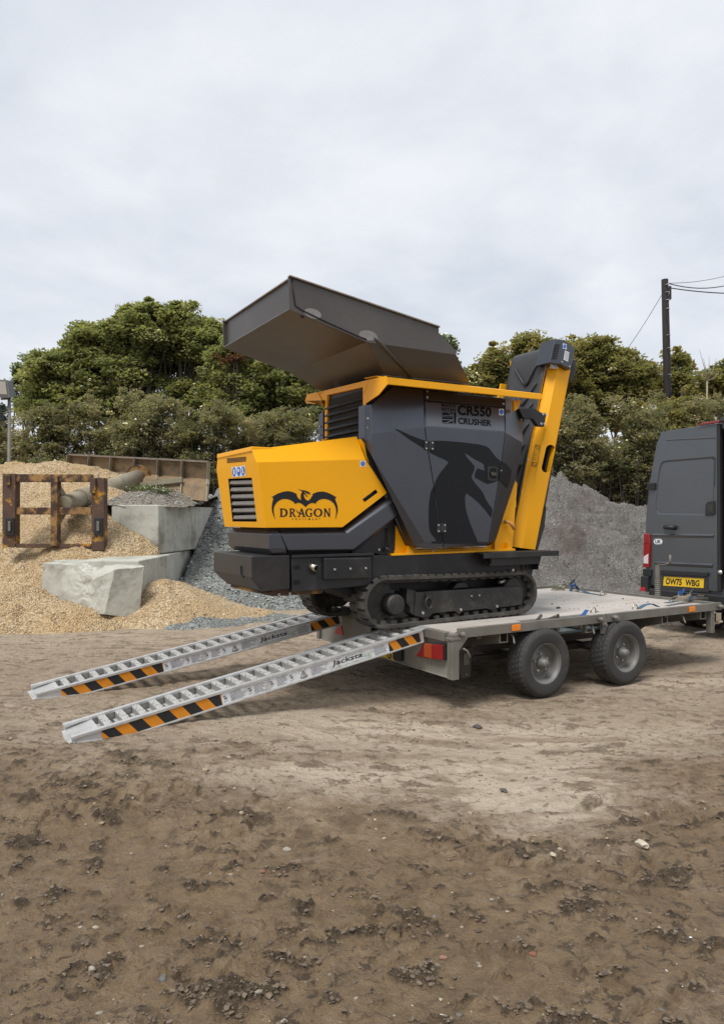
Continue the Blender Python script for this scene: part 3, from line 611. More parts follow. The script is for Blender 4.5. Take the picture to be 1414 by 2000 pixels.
hp, hpg = heap('shingle_heap', -3.6, -0.2, 9.0, 11.8, 220, [((-2.86, 10.40), (-2.76, 10.46), 0.60, 0.54, 0.66), ((-2.7, 10.5), (-1.6, 10.5), 0.42, 0.16, 0.50)], M['sand'],
               'small tan shingle heap on grey gravel, right of the broken block', 'shingle heap', 0.035, (-2.5, 10.4), lambda X, Y, H: H)
heap_stones(hp, hpg, 900, 0.007, 0.018, M['sandst'], (-2.5, 10.4))
agg, ag = heap('aggregate_heap', -1, 16, 11.5, 22, 420, [((2.2, 17.0), (4.2, 16.8), 2.30, 2.45, 0.58), ((4.3, 16.6), (6.4, 16.0), 2.22, 1.62, 0.58), ((6.4, 16.2), (12, 16.2), 1.62, 1.3, 0.58), ((5.6, 14.2), (7.0, 14.0), 0.9, 0.8, 0.6)], M['aggregate'],
               'high brown grey aggregate heap behind the trailer between crusher and van', 'aggregate heap', 0.15, (6, 16), None, 0.13)
heap_stones(agg, ag, 3500, 0.008, 0.022, M['aggst'], (6, 16), 16.8)
# ------------------------------------------------------------------ concrete blocks
def rough_block(name, pts8, label, chip=0.02, group='cast concrete blocks of the bay wall', bevel=0.02):
    # pts8 world points; surface cut fine and weathered a little
    base = Vector(pts8[0]); mb = MB(); mb.hexa(pts8)
    return solo(name, mb, M['concrete'], label, 'concrete block', base, F0, group, bevel=bevel)
def blk(x0, x1, y0, y1, z0, z1, label, dx=0.0):
    g = 0.010
    return rough_block('concrete_block', [(x0 + g, y0 + g, z0), (x1 - g + 0, y0 + g, z0), (x1 - g + dx, y1 - g, z0), (x0 + g + dx, y1 - g, z0), (x0 + g, y0 + g, z1 - g), (x1 - g, y0 + g, z1 - g), (x1 - g + dx, y1 - g, z1 - g), (x0 + g + dx, y1 - g, z1 - g)], label)
UZ0, UZ1 = 0.925, 1.725
blk(-4.03, -3.25, 11.5, 13.1, UZ0, UZ1, 'upper concrete block at the near end of the bay wall, half buried in shingle', 0.15)
blk(-3.88, -3.10, 13.1, 13.9, UZ0, UZ1, 'short upper concrete block second along the bay wall', 0.07)
blk(-3.81, -3.03, 13.9, 14.7, UZ0, UZ1, 'upper concrete block farthest along the bay wall, beside the gravel', 0.07)
blk(-3.85, -3.07, 9.92, 11.45, 0.12, UZ0, 'lower concrete block directly behind the broken block', -0.02)
blk(-3.89, -3.10, 11.45, 13.0, 0.12, UZ0, 'lower concrete block sinking into grey gravel below the overhanging upper one', -0.10)
blk(-4.0, -3.2, 13.0, 14.6, 0.12, UZ0, 'lower concrete block almost covered by grey gravel', 0.1)
# the broken block in front: crumbled slanting top corner
def brk():
    a = F0.Z(273.8, 1193.6, 0.25); P = lambda px, py, Y: F0.V(px, py, Y)
    R1, R2 = P(282, 1106.5, 9.72), P(225, 1112.7, 9.50); R3, R4 = P(204, 1200, 9.42), P(272, 1207, 9.68)
    L1, L2, L3 = P(150, 1104, 9.75), P(85.6, 1100, 9.95), P(82, 1165, 9.95); L4 = P(183, 1200, 9.52); C = P(182, 1133, 9.52)
    B1, B2, B3 = P(205, 1095, 10.2), P(120, 1096, 10.3), P(268, 1096, 10.25)
    mb = MB()
    mb.face([R4, R1, R2, R3]); mb.face([R3, R2, C, L4]); mb.face([C, L1, L2, L3, L4]); mb.face([R2, R1, B3, B1]); mb.face([R2, B1, L1, C]); mb.face([L1, B1, B2, L2])
    bk = [Vector((p.x - .25, 10.6, p.z)) for i, p in enumerate((B2, B1, B3))]
    mb.face([B2, B1, bk[1], bk[0]]); mb.face([B1, B3, bk[2], bk[1]]); mb.face([R1, R4, Vector((-3.22, 10.5, 0.1)), bk[2], B3])
    mb.face([L2, B2, bk[0], Vector((L3.x, 10.6, 0.1)), L3])
    me = mb.mesh('broken_concrete_block', [M['concrete']], R3)
    bm = bmesh.new(); bm.from_mesh(me); bmesh.ops.triangulate(bm, faces=bm.faces); 
    for _ in range(4): bmesh.ops.subdivide_edges(bm, edges=[e_ for e_ in bm.edges if e_.calc_length() > 0.07], cuts=1, use_grid_fill=True)
    bmesh.ops.triangulate(bm, faces=bm.faces)
    from mathutils import noise as mn
    for v in bm.verts:
        w = v.co + Vector(R3); crumb = max(0.0, 1 - abs(w.x - C.x + 0.05) / 0.33) * (1 if w.z > 0.3 else .4) + (0.6 if w.z > R2.z - 0.03 else 0)
        k = 0.006 + 0.028 * min(1.0, crumb)
        v.co += mn.noise_vector(w * 9.0) * k * .7 + mn.noise_vector(w * 24.0) * k * 0.5
    bm.to_mesh(me); bm.free()
    o = link('broken_concrete_block', me); o.location = R3; tag(o, 'broken concrete block with crumbled top, lowest and nearest in front of the bay wall', 'concrete block')
    return o
brk()
# stony spoil on the wall
def spoil_cut(X, Y, H): return np.where(H < 1.66, -1.0, H)
so, sog = heap('spoil_heap', -4.6, -2.95, 11.5, 15.6, 150, [((-3.8, 12.6), (-3.5, 14.6), 2.0, 2.05, 0.40)], M['soil'], 'stony spoil with weeds lying on top of the upper concrete blocks', 'spoil heap', 0.05, (-3.7, 13))
me = so.data; bm = bmesh.new(); bm.from_mesh(me); bmesh.ops.delete(bm, geom=[f for f in bm.faces if min(v.co.z for v in f.verts) < 1.68], context='FACES'); bm.to_mesh(me); bm.free()
X_, Y_, H_ = [a.ravel() for a in sog]; ok = np.where((H_ > 1.72))[0]; k = ok[rng.integers(0, len(ok), 500)]; S = 0.008 + 0.03 * rng.random(500) ** 2
stones('spoil_stones', np.stack([X_[k] + 3.7, Y_[k] - 13, H_[k] + S * .2], -1), S, M['gravst'], parent=so)
p = F0.V(271, 978, 12.6); mb = MB(); mb.prism([p + Vector(d) for d in ((-.09, 0, 0), (.08, -.05, .01), (.1, .1, .0), (-.05, .12, .01))], (0, 0, .05))
solo('rubble_slab', mb, M['panel'], 'flat pale slab of rubble lying in the spoil on the wall', 'rubble slab', p, F0, bevel=.008)
# ------------------------------------------------------------------ long reach blade attachment, rusty yellow
AY = 10.95
def bl(px, py, dY=0.0): return F0.V(px, py, AY + dY)
bt = Thing('push_blade_attachment', 'rusty yellow loader attachment: carriage frame, long pipe and wide blade lying across the heap', 'loader attachment', F0.V(105, 1072, AY), F0)
def fr_bar(name, x0, y0, x1, y1, dep, m, dY=0.0, lab=None):
    a = bl(x0, y1, dY); b = bl(x1, y0, dY); mb = MB(); mb.box((a.x, AY + dY, a.z), (b.x, AY + dY + dep, b.z)); return bt.part(name, mb, m, 0.006, label=lab)
fr_bar('upright', 5, 925, 31, 1069, 0.16, M['rust'], 0.0); fr_bar('upright', 179, 933, 204, 1075, 0.16, M['rust'], -0.01)
fr_bar('top_rail', 31.5, 926, 178.5, 941, 0.12, M['rusty'], 0.02); fr_bar('middle_rail', 31.5, 991, 178.5, 1005, 0.10, M['rusty'], 0.03)
fr_bar('bottom_rail', 31.5, 1062, 178.5, 1070, 0.12, M['rust'], 0.02); fr_bar('centre_post', 99, 931, 113, 1066, 0.14, M['rusty'], -0.02)
for x0 in (11, 184):
    fr_bar('latch_plate', x0, 1011, x0 + 17, 1046, 0.02, M['black'], -0.03); fr_bar('latch_lever', x0 + 5, 1018, x0 + 10, 1037, 0.03, M['galv'], -0.06)
fr_bar('hook', 12, 927, 20, 947, 0.03, M['rusty'], -0.035); fr_bar('hook', 176, 934, 187, 963, 0.05, M['rust'], -0.06)
mb = MB(); mb.prism([bl(114, 942, .06), bl(134, 975, .5), bl(130, 1000, .5), bl(114, 1030, .06)], (0.02, 0, 0)); mb.prism([bl(114, 997, .05), bl(150, 985, .7), bl(168, 998, .6), bl(130, 1003, .05)], (0, 0, 0.02)); bt.part('gusset', mb, M['pole'], .003)
pa = F0.V(122, 987, AY + .1); pb = F0.V(272, 932, 14.0)
mb = MB(); mb.tube([pa, pa.lerp(pb, .2)], .14, 20); mb.tube([pa.lerp(pb, .19), pa.lerp(pb, .985)], .155, 20); bt.part('pipe', mb, M['pole'])
mb = MB(); mb.tube([pa.lerp(pb, .985), pb], .25, 20, smooth=False); bt.part('flange', mb, M['rusty'])
# blade: curved section swept between ends, six bays divided by ribs
Bl = [F0.V(137, y, 14.75) for y in (889, 908, 921, 934)]; 
zt = lambda px, py, Y: F0.V(px, py, Y)
secL = [zt(137.5, 889, 14.75), zt(135, 914, 14.85), zt(133, 922, 14.6), zt(131, 948, 14.35)]
secR = [zt(409, 903, 13.35), zt(408.5, 936, 13.45), zt(407.5, 946, 13.2), zt(405, 979, 12.98)]
mb = MB(); sh = [[secL[i], secR[i], secR[i + 1], secL[i + 1]] for i in range(3)]; mb.shell(sh, (0, .03, 0)); bt.part('blade_plate', mb, M['blade'], .003)
mb = MB(); mb.bar(secL[0] + Vector((0, .0, .01)), secR[0] + Vector((0, 0, .01)), .10, .035); bt.part('blade_top_edge', mb, M['steel_edge'])
for i, t in enumerate((0.0, .165, .33, .5, .665, .83, 1.0)):
    s_ = [secL[j].lerp(secR[j], t) for j in range(4)]; d = Vector((-.02, -.13, 0)); mb = MB()
    mb.shell([[s_[0], s_[0] + d, s_[1] + d, s_[1]], [s_[1], s_[1] + d, s_[2] + d, s_[2]], [s_[2], s_[2] + d * .6, s_[3] + d * .6, s_[3]]], (.018, 0, 0)); bt.part('rib', mb, M['pole'])
mb = MB(); mb.bar(zt(262, 948, 13.7), zt(357, 937, 13.35), .05, .09); mb.bar(zt(208, 937, 14.3), zt(222, 943, 13.9), .05, .06); bt.part('brace', mb, M['pole'], .004)
# ------------------------------------------------------------------ floodlight column
LY = 16.5
p0 = Vector((F0.V(20, 900, LY).x, LY, 0)); fl = Thing('floodlight_column', 'slim grey steel column with a square floodlight at the far left edge', 'lamp post', p0, F0)
tp = F0.V(19, 778, LY); mb = MB(); mb.tube([p0, tp], [.05, .036], 10); fl.part('pole', mb, M['galv'])
mb = MB(); mb.tube([tp, F0.V(3, 779, LY)], .03, 8); mb.tube([F0.V(20, 803, LY), F0.V(8, 808, LY - .1)], .02, 6); fl.part('bracket', mb, M['galv'])
a = F0.V(-3, 777, LY - .15); b = F0.V(20.5, 743, LY - .15); mb = MB()
mb.hexa([(a.x, LY - .2, a.z), (b.x, LY - .15, a.z), (b.x, LY + .1, a.z + .05), (a.x, LY + .05, a.z + .05), (a.x, LY - .3, b.z), (b.x - .02, LY - .22, b.z), (b.x - .02, LY + .05, b.z - .02), (a.x, LY, b.z - .02)])
h1 = fl.part('floodlight', mb, M['lampgrey'], .01)
mb = MB(); mb.prism([(a.x + .03, LY - .215, a.z + .07), (b.x - .05, LY - .175, a.z + .07), (b.x - .06, LY - .235, b.z - .05), (a.x + .03, LY - .30, b.z - .05)], (0, -.012, 0)); fl.part('lens', mb, mat('lamp_glass', (.55, .53, .48), .15), .004, parent=h1)
a = F0.V(-6, 822, LY - .1); b = F0.V(8, 792, LY - .1); mb = MB(); mb.hexa([(a.x, LY - .2, a.z), (b.x, LY - .2, a.z), (b.x, LY, a.z), (a.x, LY, a.z), (a.x, LY - .2, b.z), (b.x - .12, LY - .2, b.z), (b.x - .12, LY, b.z), (a.x, LY, b.z)]); fl.part('lower_floodlight', mb, M['vanblack'], .01)
# ------------------------------------------------------------------ utility pole and wires
PY = 27.0; top = F0.V(1297.5, 546, PY); bx = F0.V(1304, 812, PY); d = (bx - top); foot = top + d * (top.z / (top.z - bx.z)); foot.z = 0
up = Thing('utility_pole', 'tall dark creosoted wooden utility pole rising behind the hedge beside the van', 'utility pole', foot, F0)
mb = MB(); mb.tube([foot, foot.lerp(top, .5), top], [.17, .15, .125], 14); up.part('shaft', mb, M['wood'])
mb = MB(); a = F0.V(1303, 585, PY - .1); mb.box((a.x, PY - .15, a.z), (a.x + .13, PY, a.z + .5)); up.part('junction_box', mb, M['vanblack'], .01)
for y in (556, 571, 586, 603, 655, 680, 732): 
    mb = MB(); q = F0.V(1298 + (y - 545) * .025, y, PY - .14); mb.tube([q, q + Vector((.14, -.02, .03)), q + Vector((.1, -.04, -.12))], .012, 5); up.part('step_bracket', mb, M['zinc'])
mb = MB(); mb.tube([F0.V(1301 + (y - 545) * .027 + 2.5 * math.sin(y * .11), y, PY - .16) for y in range(585, 780, 10)], .012, 5); up.part('down_lead', mb, M['wire'])
def wire(a, b, sag, r, label):
    pts = [a.lerp(b, t / 14) - Vector((0, 0, sag * 4 * (t / 14) * (1 - t / 14))) for t in range(15)]; mb = MB(); mb.tube(pts, r, 6); solo('overhead_wire', mb, M['wire'], label, 'overhead wire', a, F0)
wire(F0.V(1306, 553, PY), F0.V(1500, 507, 30), .25, .010, 'uppermost thin overhead wire running from the pole to the right')
wire(F0.V(1306, 554, PY), F0.V(1500, 522, 29), .45, .018, 'middle overhead wire running from the pole top to the right')
wire(F0.V(1306, 562, PY), F0.V(1500, 572, 26), .10, .020, 'lowest overhead wire, nearly level, right of the pole')
wire(F0.V(1294, 572, PY), F0.V(1150, 770, 33), .30, .010, 'thin guy wire slanting down to the left of the pole into the trees')
# ------------------------------------------------------------------ foliage
def leaf_mat(name, cols, trans=0.55):
    g = NT(name); nt = g.nt; a = g.n('ShaderNodeAttribute', attribute_name='tint').outputs['Fac']; r = g.n('ShaderNodeValToRGB'); el = r.color_ramp.elements
    for i, c in enumerate(cols):
        pos = i / (len(cols) - 1); e = el[0] if i == 0 else (el[1] if i == len(cols) - 1 else el.new(pos)); e.position = pos; e.color = (*c, 1)
    g.l(a, r.inputs[0]); g.l(r.outputs[0], g.p.inputs['Base Color']); g.p.inputs['Roughness'].default_value = 0.55; g.p.inputs['Specular IOR Level'].default_value = 0.3
    t = g.n('ShaderNodeBsdfTranslucent'); tcx = g.mix(1.0, r.outputs[0], (1.6, 1.65, 0.9), 'MULTIPLY'); g.l(tcx, t.inputs[0])
    ms = g.n('ShaderNodeMixShader'); ms.inputs[0].default_value = trans; g.l(g.p.outputs[0], ms.inputs[1]); g.l(t.outputs[0], ms.inputs[2])
    out = [n for n in nt.nodes if n.type == 'OUTPUT_MATERIAL'][0]; g.l(ms.outputs[0], out.inputs[0]); return g.m
M['maple'] = leaf_mat('maple_leaves', [(0.150, 0.172, 0.078), (0.205, 0.222, 0.098), (0.250, 0.260, 0.118), (0.295, 0.285, 0.138)])
M['autumn'] = leaf_mat('turning_leaves', [(0.138, 0.152, 0.062), (0.195, 0.200, 0.080), (0.245, 0.235, 0.098), (0.300, 0.240, 0.118)])
M['haw'] = leaf_mat('hawthorn_leaves', [(0.154, 0.161, 0.100), (0.218, 0.220, 0.133), (0.282, 0.262, 0.164), (0.333, 0.275, 0.186)])
M['hawdark'] = leaf_mat('dark_shrub_leaves', [(0.117, 0.127, 0.075), (0.169, 0.177, 0.101), (0.221, 0.218, 0.127), (0.280, 0.240, 0.153)])
M['willow'] = leaf_mat('grey_green_leaves', [(0.085, 0.105, 0.055), (0.12, 0.145, 0.075), (0.16, 0.185, 0.10)])
M['russet'] = leaf_mat('russet_leaves', [(0.10, 0.045, 0.03), (0.15, 0.06, 0.04), (0.17, 0.09, 0.05)])
M['bark'] = mat('bark', (0.050, 0.040, 0.032), 0.9, col2=(0.085, 0.07, 0.055), nscale=8, bump=0.4, bscale=20, stretch=(1, 1, .3))
M['conifer'] = leaf_mat('conifer_needles', [(0.03, 0.042, 0.035), (0.05, 0.062, 0.05)])
def leaves(P, size, spread_up=0.8, tint=None, aspect=0.75):
    n = len(P); nrm = rng.normal(0, 1, (n, 3)); nrm[:, 2] = np.abs(nrm[:, 2]) + spread_up; nrm /= np.linalg.norm(nrm, axis=1)[:, None]
    t = np.cross(nrm, rng.normal(0, 1, (n, 3))); t /= np.linalg.norm(t, axis=1)[:, None] + 1e-9; b = np.cross(nrm, t); s = size * rng.uniform(.6, 1.25, n)[:, None]
    V = np.stack([P - t * s * .5, P + b * s * .5 * aspect - nrm * s * .06, P + t * s * .55, P - b * s * .5 * aspect - nrm * s * .06], 1)
    return V.reshape(-1, 3), np.arange(n * 4).reshape(-1, 4), np.clip(tint + rng.normal(0, .10, n), 0, 1)
def plant(name, label, cat, lobes, dist, leafn, size, m, trunk_px, trunk_r=.22, clump=.42, clumps=130, group=None, depth=1.0, limbs=True, up=.9, shell=.55, ground_z=0.0):
    # lobes: (px, py, rx, ry, [ddist]) masses of the crown; each filled with leaf clumps towards its outside
    tr = F0.V(trunk_px, 1000, dist); base = Vector((tr.x, dist, ground_z)); root = Thing(name, label, cat, base, F0, group); k = dist / FPX
    C = []; LB = []
    tot = sum(l[2] * l[3] for l in lobes)
    for l in lobes:
        dd = dist + (l[4] if len(l) > 4 else 0); c = F0.V(l[0], l[1], dd); rx, rz = l[2] * k, l[3] * k; ry = (rx + rz) / 2 * depth; LB.append((c, rx, ry, rz))
        n = max(3, int(clumps * l[2] * l[3] / tot)); dr = rng.normal(0, 1, (n, 3)); dr /= np.linalg.norm(dr, axis=1)[:, None]; rad = rng.uniform(shell, 1.03, n) ** .8
        q = np.array(c)[None] + dr * rad[:, None] * np.array([rx, ry, rz]) ; C.append(q)
    C = np.concatenate(C); C = C[C[:, 2] > ground_z + .15]; n = len(C); per = max(8, int(leafn / n)); cs = clump * rng.uniform(.55, 1.35, n)
    stray = rng.random(n) < .16; ctr_ = C.mean(0); C = np.where(stray[:, None], C + (C - ctr_) / np.linalg.norm(C - ctr_, axis=1)[:, None] * rng.uniform(.1, .55, n)[:, None] * clump * 1.5, C); cs = np.where(stray, cs * .55, cs)
    off = rng.normal(0, 1, (n, per, 3)); off /= (np.linalg.norm(off, axis=2)[..., None] + 1e-6); off *= rng.random((n, per, 1)) ** .45; off *= np.array([1, 1, .55])
    P = (C[:, None] + off * cs[:, None, None]).reshape(-1, 3); tint = np.repeat(np.clip(rng.beta(2, 2.2, n), 0, 1), per)
    keep = P[:, 2] > ground_z + .03; P, tint = P[keep], tint[keep]
    V, Q, T = leaves(P, size, up, tint); me = quad_mesh('crown', V - np.array(base)[None], Q, False, None, {'tint': T}); me.materials.append(m); o = link('crown', me, root.o)
    mb = MB(); low = min(c.z - rz for c, _, _, rz in LB); fork = Vector((base.x, base.y, max(ground_z + .4, min(low + .3, 2.6))))
    if limbs:
        mb.tube([base - Vector((0, 0, .2)), base.lerp(fork, .5) + Vector((.05, 0, 0)), fork], [trunk_r * 1.2, trunk_r, trunk_r * .85], 9, cap=False); root.part('trunk', mb, M['bark']); mb = MB()
        mains = [fork + Vector((math.cos(a_) * 1.1, math.sin(a_) * .9, 1.3 + .5 * rng.random())) for a_ in (0.4, 1.9, 3.2, 4.6)]
        for m_ in mains: mb.tube([fork, fork.lerp(m_, .5) + Vector((0, 0, -.12)), m_], [trunk_r * .7, trunk_r * .55, trunk_r * .42], 7, cap=False)
        for c, rx, ry, rz in LB:
            m_ = min(mains, key=lambda q: (q - c).length); md = m_.lerp(c, .5) + Vector((rng.normal(0, .2), rng.normal(0, .2), .25)); mb.tube([m_, md, c], [trunk_r * .38, trunk_r * .25, trunk_r * .12], 6, cap=False)
        for i in rng.permutation(n)[:min(n, 110)]:
            c = Vector(C[i]); ci = min(LB, key=lambda l: (l[0] - c).length)[0]; s0 = fork.lerp(ci, rng.uniform(.55, 1.0)); mb.tube([s0, s0.lerp(c, .5) + Vector((0, 0, .12)), c], [.032, .022, .010], 4, cap=False)
        root.part('branches', mb, M['bark'])
    else:
        for i in rng.permutation(n)[:min(n, 60)]:
            c = Vector(C[i]); s0 = Vector((base.x + (c.x - base.x) * .5, base.y, ground_z)); mb.tube([s0, s0.lerp(c, .6), c], [.03, .02, .008], 4, cap=False)
        root.part('stems', mb, M['bark'])
    return root
TG = 'broad crowned trees along the back of the yard'
plant('maple_tree', 'biggest green maple with a broad domed crown, left of the raised hopper', 'tree',
      [(300, 650, 95, 50), (215, 672, 75, 45), (385, 665, 70, 45), (140, 720, 72, 45), (240, 730, 85, 45), (350, 712, 80, 42, 1.5), (90, 745, 48, 42), (160, 670, 35, 25), (415, 648, 36, 24), (272, 622, 48, 24), (345, 618, 40, 20), (175, 645, 18, 12), (440, 715, 60, 45, 1), (170, 780, 80, 40), (110, 800, 60, 36), (250, 790, 70, 30), (350, 775, 50, 28), (430, 770, 60, 40)], 27.0, 150000, .135, M['maple'], 300, .35, .46, 1000, TG, shell=.35)
plant('maple_tree', 'darker green maple behind and under the hopper, its foliage thick to the crusher', 'tree',
      [(510, 735, 75, 50), (575, 750, 70, 60), (470, 760, 70, 55), (600, 790, 60, 60), (530, 800, 80, 60), (455, 690, 45, 40), (630, 720, 30, 30)], 25.5, 70000, .135, M['maple'], 520, .3, .5, 420, TG, shell=.35)
plant('maple_tree', 'green tree hidden behind the crusher body, its top edge level with the hopper floor', 'tree', [(720, 745, 70, 55), (800, 760, 70, 55), (860, 750, 50, 50), (760, 800, 90, 60)], 28.5, 26000, .16, M['autumn'], 790, .28, .5, 200, TG)
plant('russet_shrub', 'reddish leaved bush showing between maple branches under the hopper tip', 'tree', [(450, 702, 24, 12)], 24.6, 420, .13, M['russet'], 450, .05, .3, 16, None, limbs=False)
plant('ash_tree', 'thin grey green tree with wispy twigs at the left edge of the big maple', 'tree',
      [(60, 770, 36, 42), (45, 730, 20, 20), (80, 715, 30, 20), (75, 690, 18, 10), (35, 750, 14, 18), (55, 700, 16, 10)], 29.0, 5200, .12, M['willow'], 75, .10, .34, 90, TG)
plant('ash_tree', 'slender grey green tree top just right of the hopper', 'tree', [(925, 745, 16, 26), (912, 728, 9, 16), (945, 760, 20, 22), (870, 655, 10, 8), (880, 690, 12, 30)], 28.0, 3600, .12, M['willow'], 925, .10, .3, 60, TG)
plant('maple_tree', 'green brown tree behind the conveyor head', 'tree', [(1000, 705, 60, 35), (965, 735, 42, 45), (1050, 690, 55, 32), (1030, 760, 60, 60), (1075, 720, 40, 50), (1020, 672, 25, 14)], 27.0, 42000, .13, M['autumn'], 1010, .28, .44, 330, TG)
plant('maple_tree', 'tree with yellowing leaves right of the conveyor, left of the utility pole', 'tree', [(1150, 700, 55, 42), (1200, 735, 60, 45), (1165, 675, 28, 18), (1235, 740, 40, 35), (1130, 760, 60, 50), (1210, 790, 60, 50), (1260, 725, 22, 18), (1210, 700, 26, 16)], 28.0, 58000, .135, M['autumn'], 1180, .3, .44, 430, TG)
plant('maple_tree', 'narrow sparse tree close behind the utility pole', 'tree', [(1325, 720, 22, 28), (1310, 760, 36, 36), (1335, 755, 18, 25), (1318, 690, 10, 8)], 30.0, 7500, .16, M['autumn'], 1320, .2, .42, 90, TG)
plant('maple_tree', 'brownish tree at the right edge above the van roof', 'tree', [(1400, 765, 50, 36), (1440, 750, 60, 50), (1372, 780, 28, 28), (1395, 740, 18, 12), (1480, 740, 80, 60)], 27.0, 24000, .16, M['autumn'], 1420, .28, .44, 180, TG)
# bare sapling right of the pole
sb = F0.V(1378, 1000, 26.0); bs = Thing('bare_sapling', 'bare pale branched sapling right of the utility pole', 'tree', (sb.x, 26.0, 0), F0)
mb = MB(); T0 = F0.V(1380, 745, 26.0); mb.tube([(sb.x, 26, 0), T0], [.05, .03], 6); bs.part('trunk', mb, M['pole']); mb = MB()
for q in ((1345, 712), (1365, 683), (1384, 695), (1398, 700), (1407, 722), (1373, 700)): mb.tube([T0, T0.lerp(F0.V(*q, 26.0), .5) + Vector((.04, 0, -.05)), F0.V(*q, 26.0)], [.02, .014, .006], 5)
bs.part('branches', mb, M['pole'])
HG = 'hawthorn and scrub bushes forming the hedge'
hedge = [ # px, py, rx, ry, dist, mat, label
    (20, 865, 75, 60, 21.5, 'haw', 'hedge bush at the left edge behind the floodlight column'),
    (110, 850, 80, 70, 21.0, 'hawdark', 'dark hedge bush left of the attachment blade'),
    (215, 830, 85, 72, 21.5, 'haw', 'tallest grey green hedge bush beneath the big maple'),
    (262, 872, 60, 60, 20.3, 'hawdark', 'dark low hedge bush behind the blade pipe, between two taller bushes'),
    (310, 845, 80, 75, 20.5, 'haw', 'hedge bush above the middle of the attachment blade'),
    (400, 860, 75, 80, 20.0, 'hawdark', 'dark hedge bush above the right end of the attachment blade'),
    (490, 880, 80, 85, 20.5, 'haw', 'hedge bush behind the yellow engine hood'),
    (585, 880, 75, 90, 21.0, 'hawdark', 'dark hedge bush beside the crusher grille'),
    (700, 890, 90, 80, 21.5, 'haw', 'hedge bush hidden mostly behind the crusher body'),
    (950, 860, 80, 80, 21.5, 'haw', 'hedge bush showing left of the conveyor'),
    (1090, 860, 85, 100, 20.5, 'hawdark', 'dark hedge bush directly right of the conveyor'),
    (1175, 865, 80, 100, 20.0, 'haw', 'olive hedge bush above the aggregate heap'),
    (1255, 865, 80, 100, 19.8, 'hawdark', 'dense dark hedge bush left of the van'),
    (1290, 835, 75, 60, 20.8, 'autumn', 'hedge bush with brown tips at the foot of the utility pole'),
    (1375, 850, 80, 80, 21.0, 'haw', 'hedge bush behind the van roof'), (1480, 850, 90, 85, 21.5, 'haw', 'hedge bush behind the van at the right edge')]
for (px, py, rx, ry, d, m, lab) in hedge:
    lob = []
    for j in range(6): lob.append((px + rng.uniform(-.62, .62) * rx, py + rng.uniform(-.62, .5) * ry, rx * rng.uniform(.30, .6), ry * rng.uniform(.32, .64), rng.uniform(-.5, .5)))
    lob += [(px, 925, rx * .95, 50, 0), (px, 975, rx * .95, 45, .3), (px, 890, rx * .8, 45, .8), (px + rx * .3, py - ry * .72, rx * .2, ry * .25), (px - rx * .4, py - ry * .6, rx * .22, ry * .25)]
    plant('hedge_bush', lab, 'bush', lob, d, 25000, .075, M[m], px, .08, .27, 430, HG, depth=1.0, limbs=False, up=.7, shell=.35)
# distant conifers at the left edge
for i, (px, tpx, lab) in enumerate(((6, 800, 'small dark conifer far off behind the floodlight column'), (-14, 812, 'second small dark conifer at the very left edge'))):
    plant('conifer_tree', lab, 'tree', [(px, tpx + 40, 14, 50), (px, tpx + 8, 6, 22), (px, tpx + 75, 20, 30)], 38.0, 3500, .16, M['conifer'], px, .12, .4, 60, None)
# far wood beyond everything, one dark mass that closes the gaps low down
Pn = []; 
for k_ in range(1500):
    x = rng.uniform(-34, 34); Pn.append((x, rng.uniform(33, 40), rng.uniform(.2, 1) ** .6 * (3.6 + 1.0 * math.sin(x * .5))))
Pn = np.array(Pn); off = rng.normal(0, .7, (len(Pn), 45, 3)); P = (Pn[:, None] + off).reshape(-1, 3); P = P[P[:, 2] > .05]
V, Q, T = leaves(P, .34, .3, rng.random(len(P)) * .6); me = quad_mesh('far_wood', V, Q, False, None, {'tint': T}); me.materials.append(M['hawdark']); o = link('far_wood', me); tag(o, 'far belt of scrub seen through gaps beneath the trees', None, None, 'stuff')
# weeds on the wall spoil
for i, (px, py, s, lab) in enumerate(((283, 948, .34, 'straggly grey weed tuft on the spoil, left and taller'), (318, 952, .26, 'low green weed tuft at the right of the spoil'), (256, 964, .14, 'tiny green weed at the left edge of the spoil'))):
    c = F0.V(px, py + 12, 12.7); n = int(500 * s / .3); off = rng.normal(0, 1, (n, 3)) * np.array([s * .45, s * .3, s * .16]); off[:, 2] = np.abs(off[:, 2]) + .02
    V, Q, T = leaves(np.array(off), .045, .3, rng.random(n), .35); me = quad_mesh('leaves', V, Q, False, None, {'tint': T}); me.materials.append(M['willow']); o = link('weed', me); o.location = c; tag(o, lab, 'weed', None, 'stuff')
# ------------------------------------------------------------------ trailer
f = FT; VN, VF = 4.38, 6.64; U0, UJ, U1 = 3.44, 5.185, 6.90
tr = Thing('flatbed_trailer', 'twin axle galvanised flatbed trailer carrying the crusher, coupled to the van', 'trailer', (5.0, 5.5, 0))
mb = MB(); zt_, zb_ = .612, .582
def decking(a, b, lab=None):
    mb = MB(); mb.box(a, b); return mb
# deck boards: wide phenolic panels with joints
us = [U0 + .05, 4.30, UJ - .006]; vs_l = [VN + .05, 4.66, 5.5, VF - .05]
for (ua, ub) in ((U0 + .05, 4.34), (4.344, UJ - .004), (UJ + .004, 6.04), (6.044, U1 - .02)):
    for (va, vb) in ((4.66, 5.648), (5.652, VF - .05)):
        mb = MB(); mb.box((ua, va, zb_), (ub, vb, zt_)); tr.part('deck_board', mb, M['deck'], .002)
    if ub < 4.4 or ua > 5:
        mb = MB(); mb.box((ua, VN + .045, zb_), (ub, 4.656, zt_)); tr.part('deck_board', mb, M['deck'], .002)
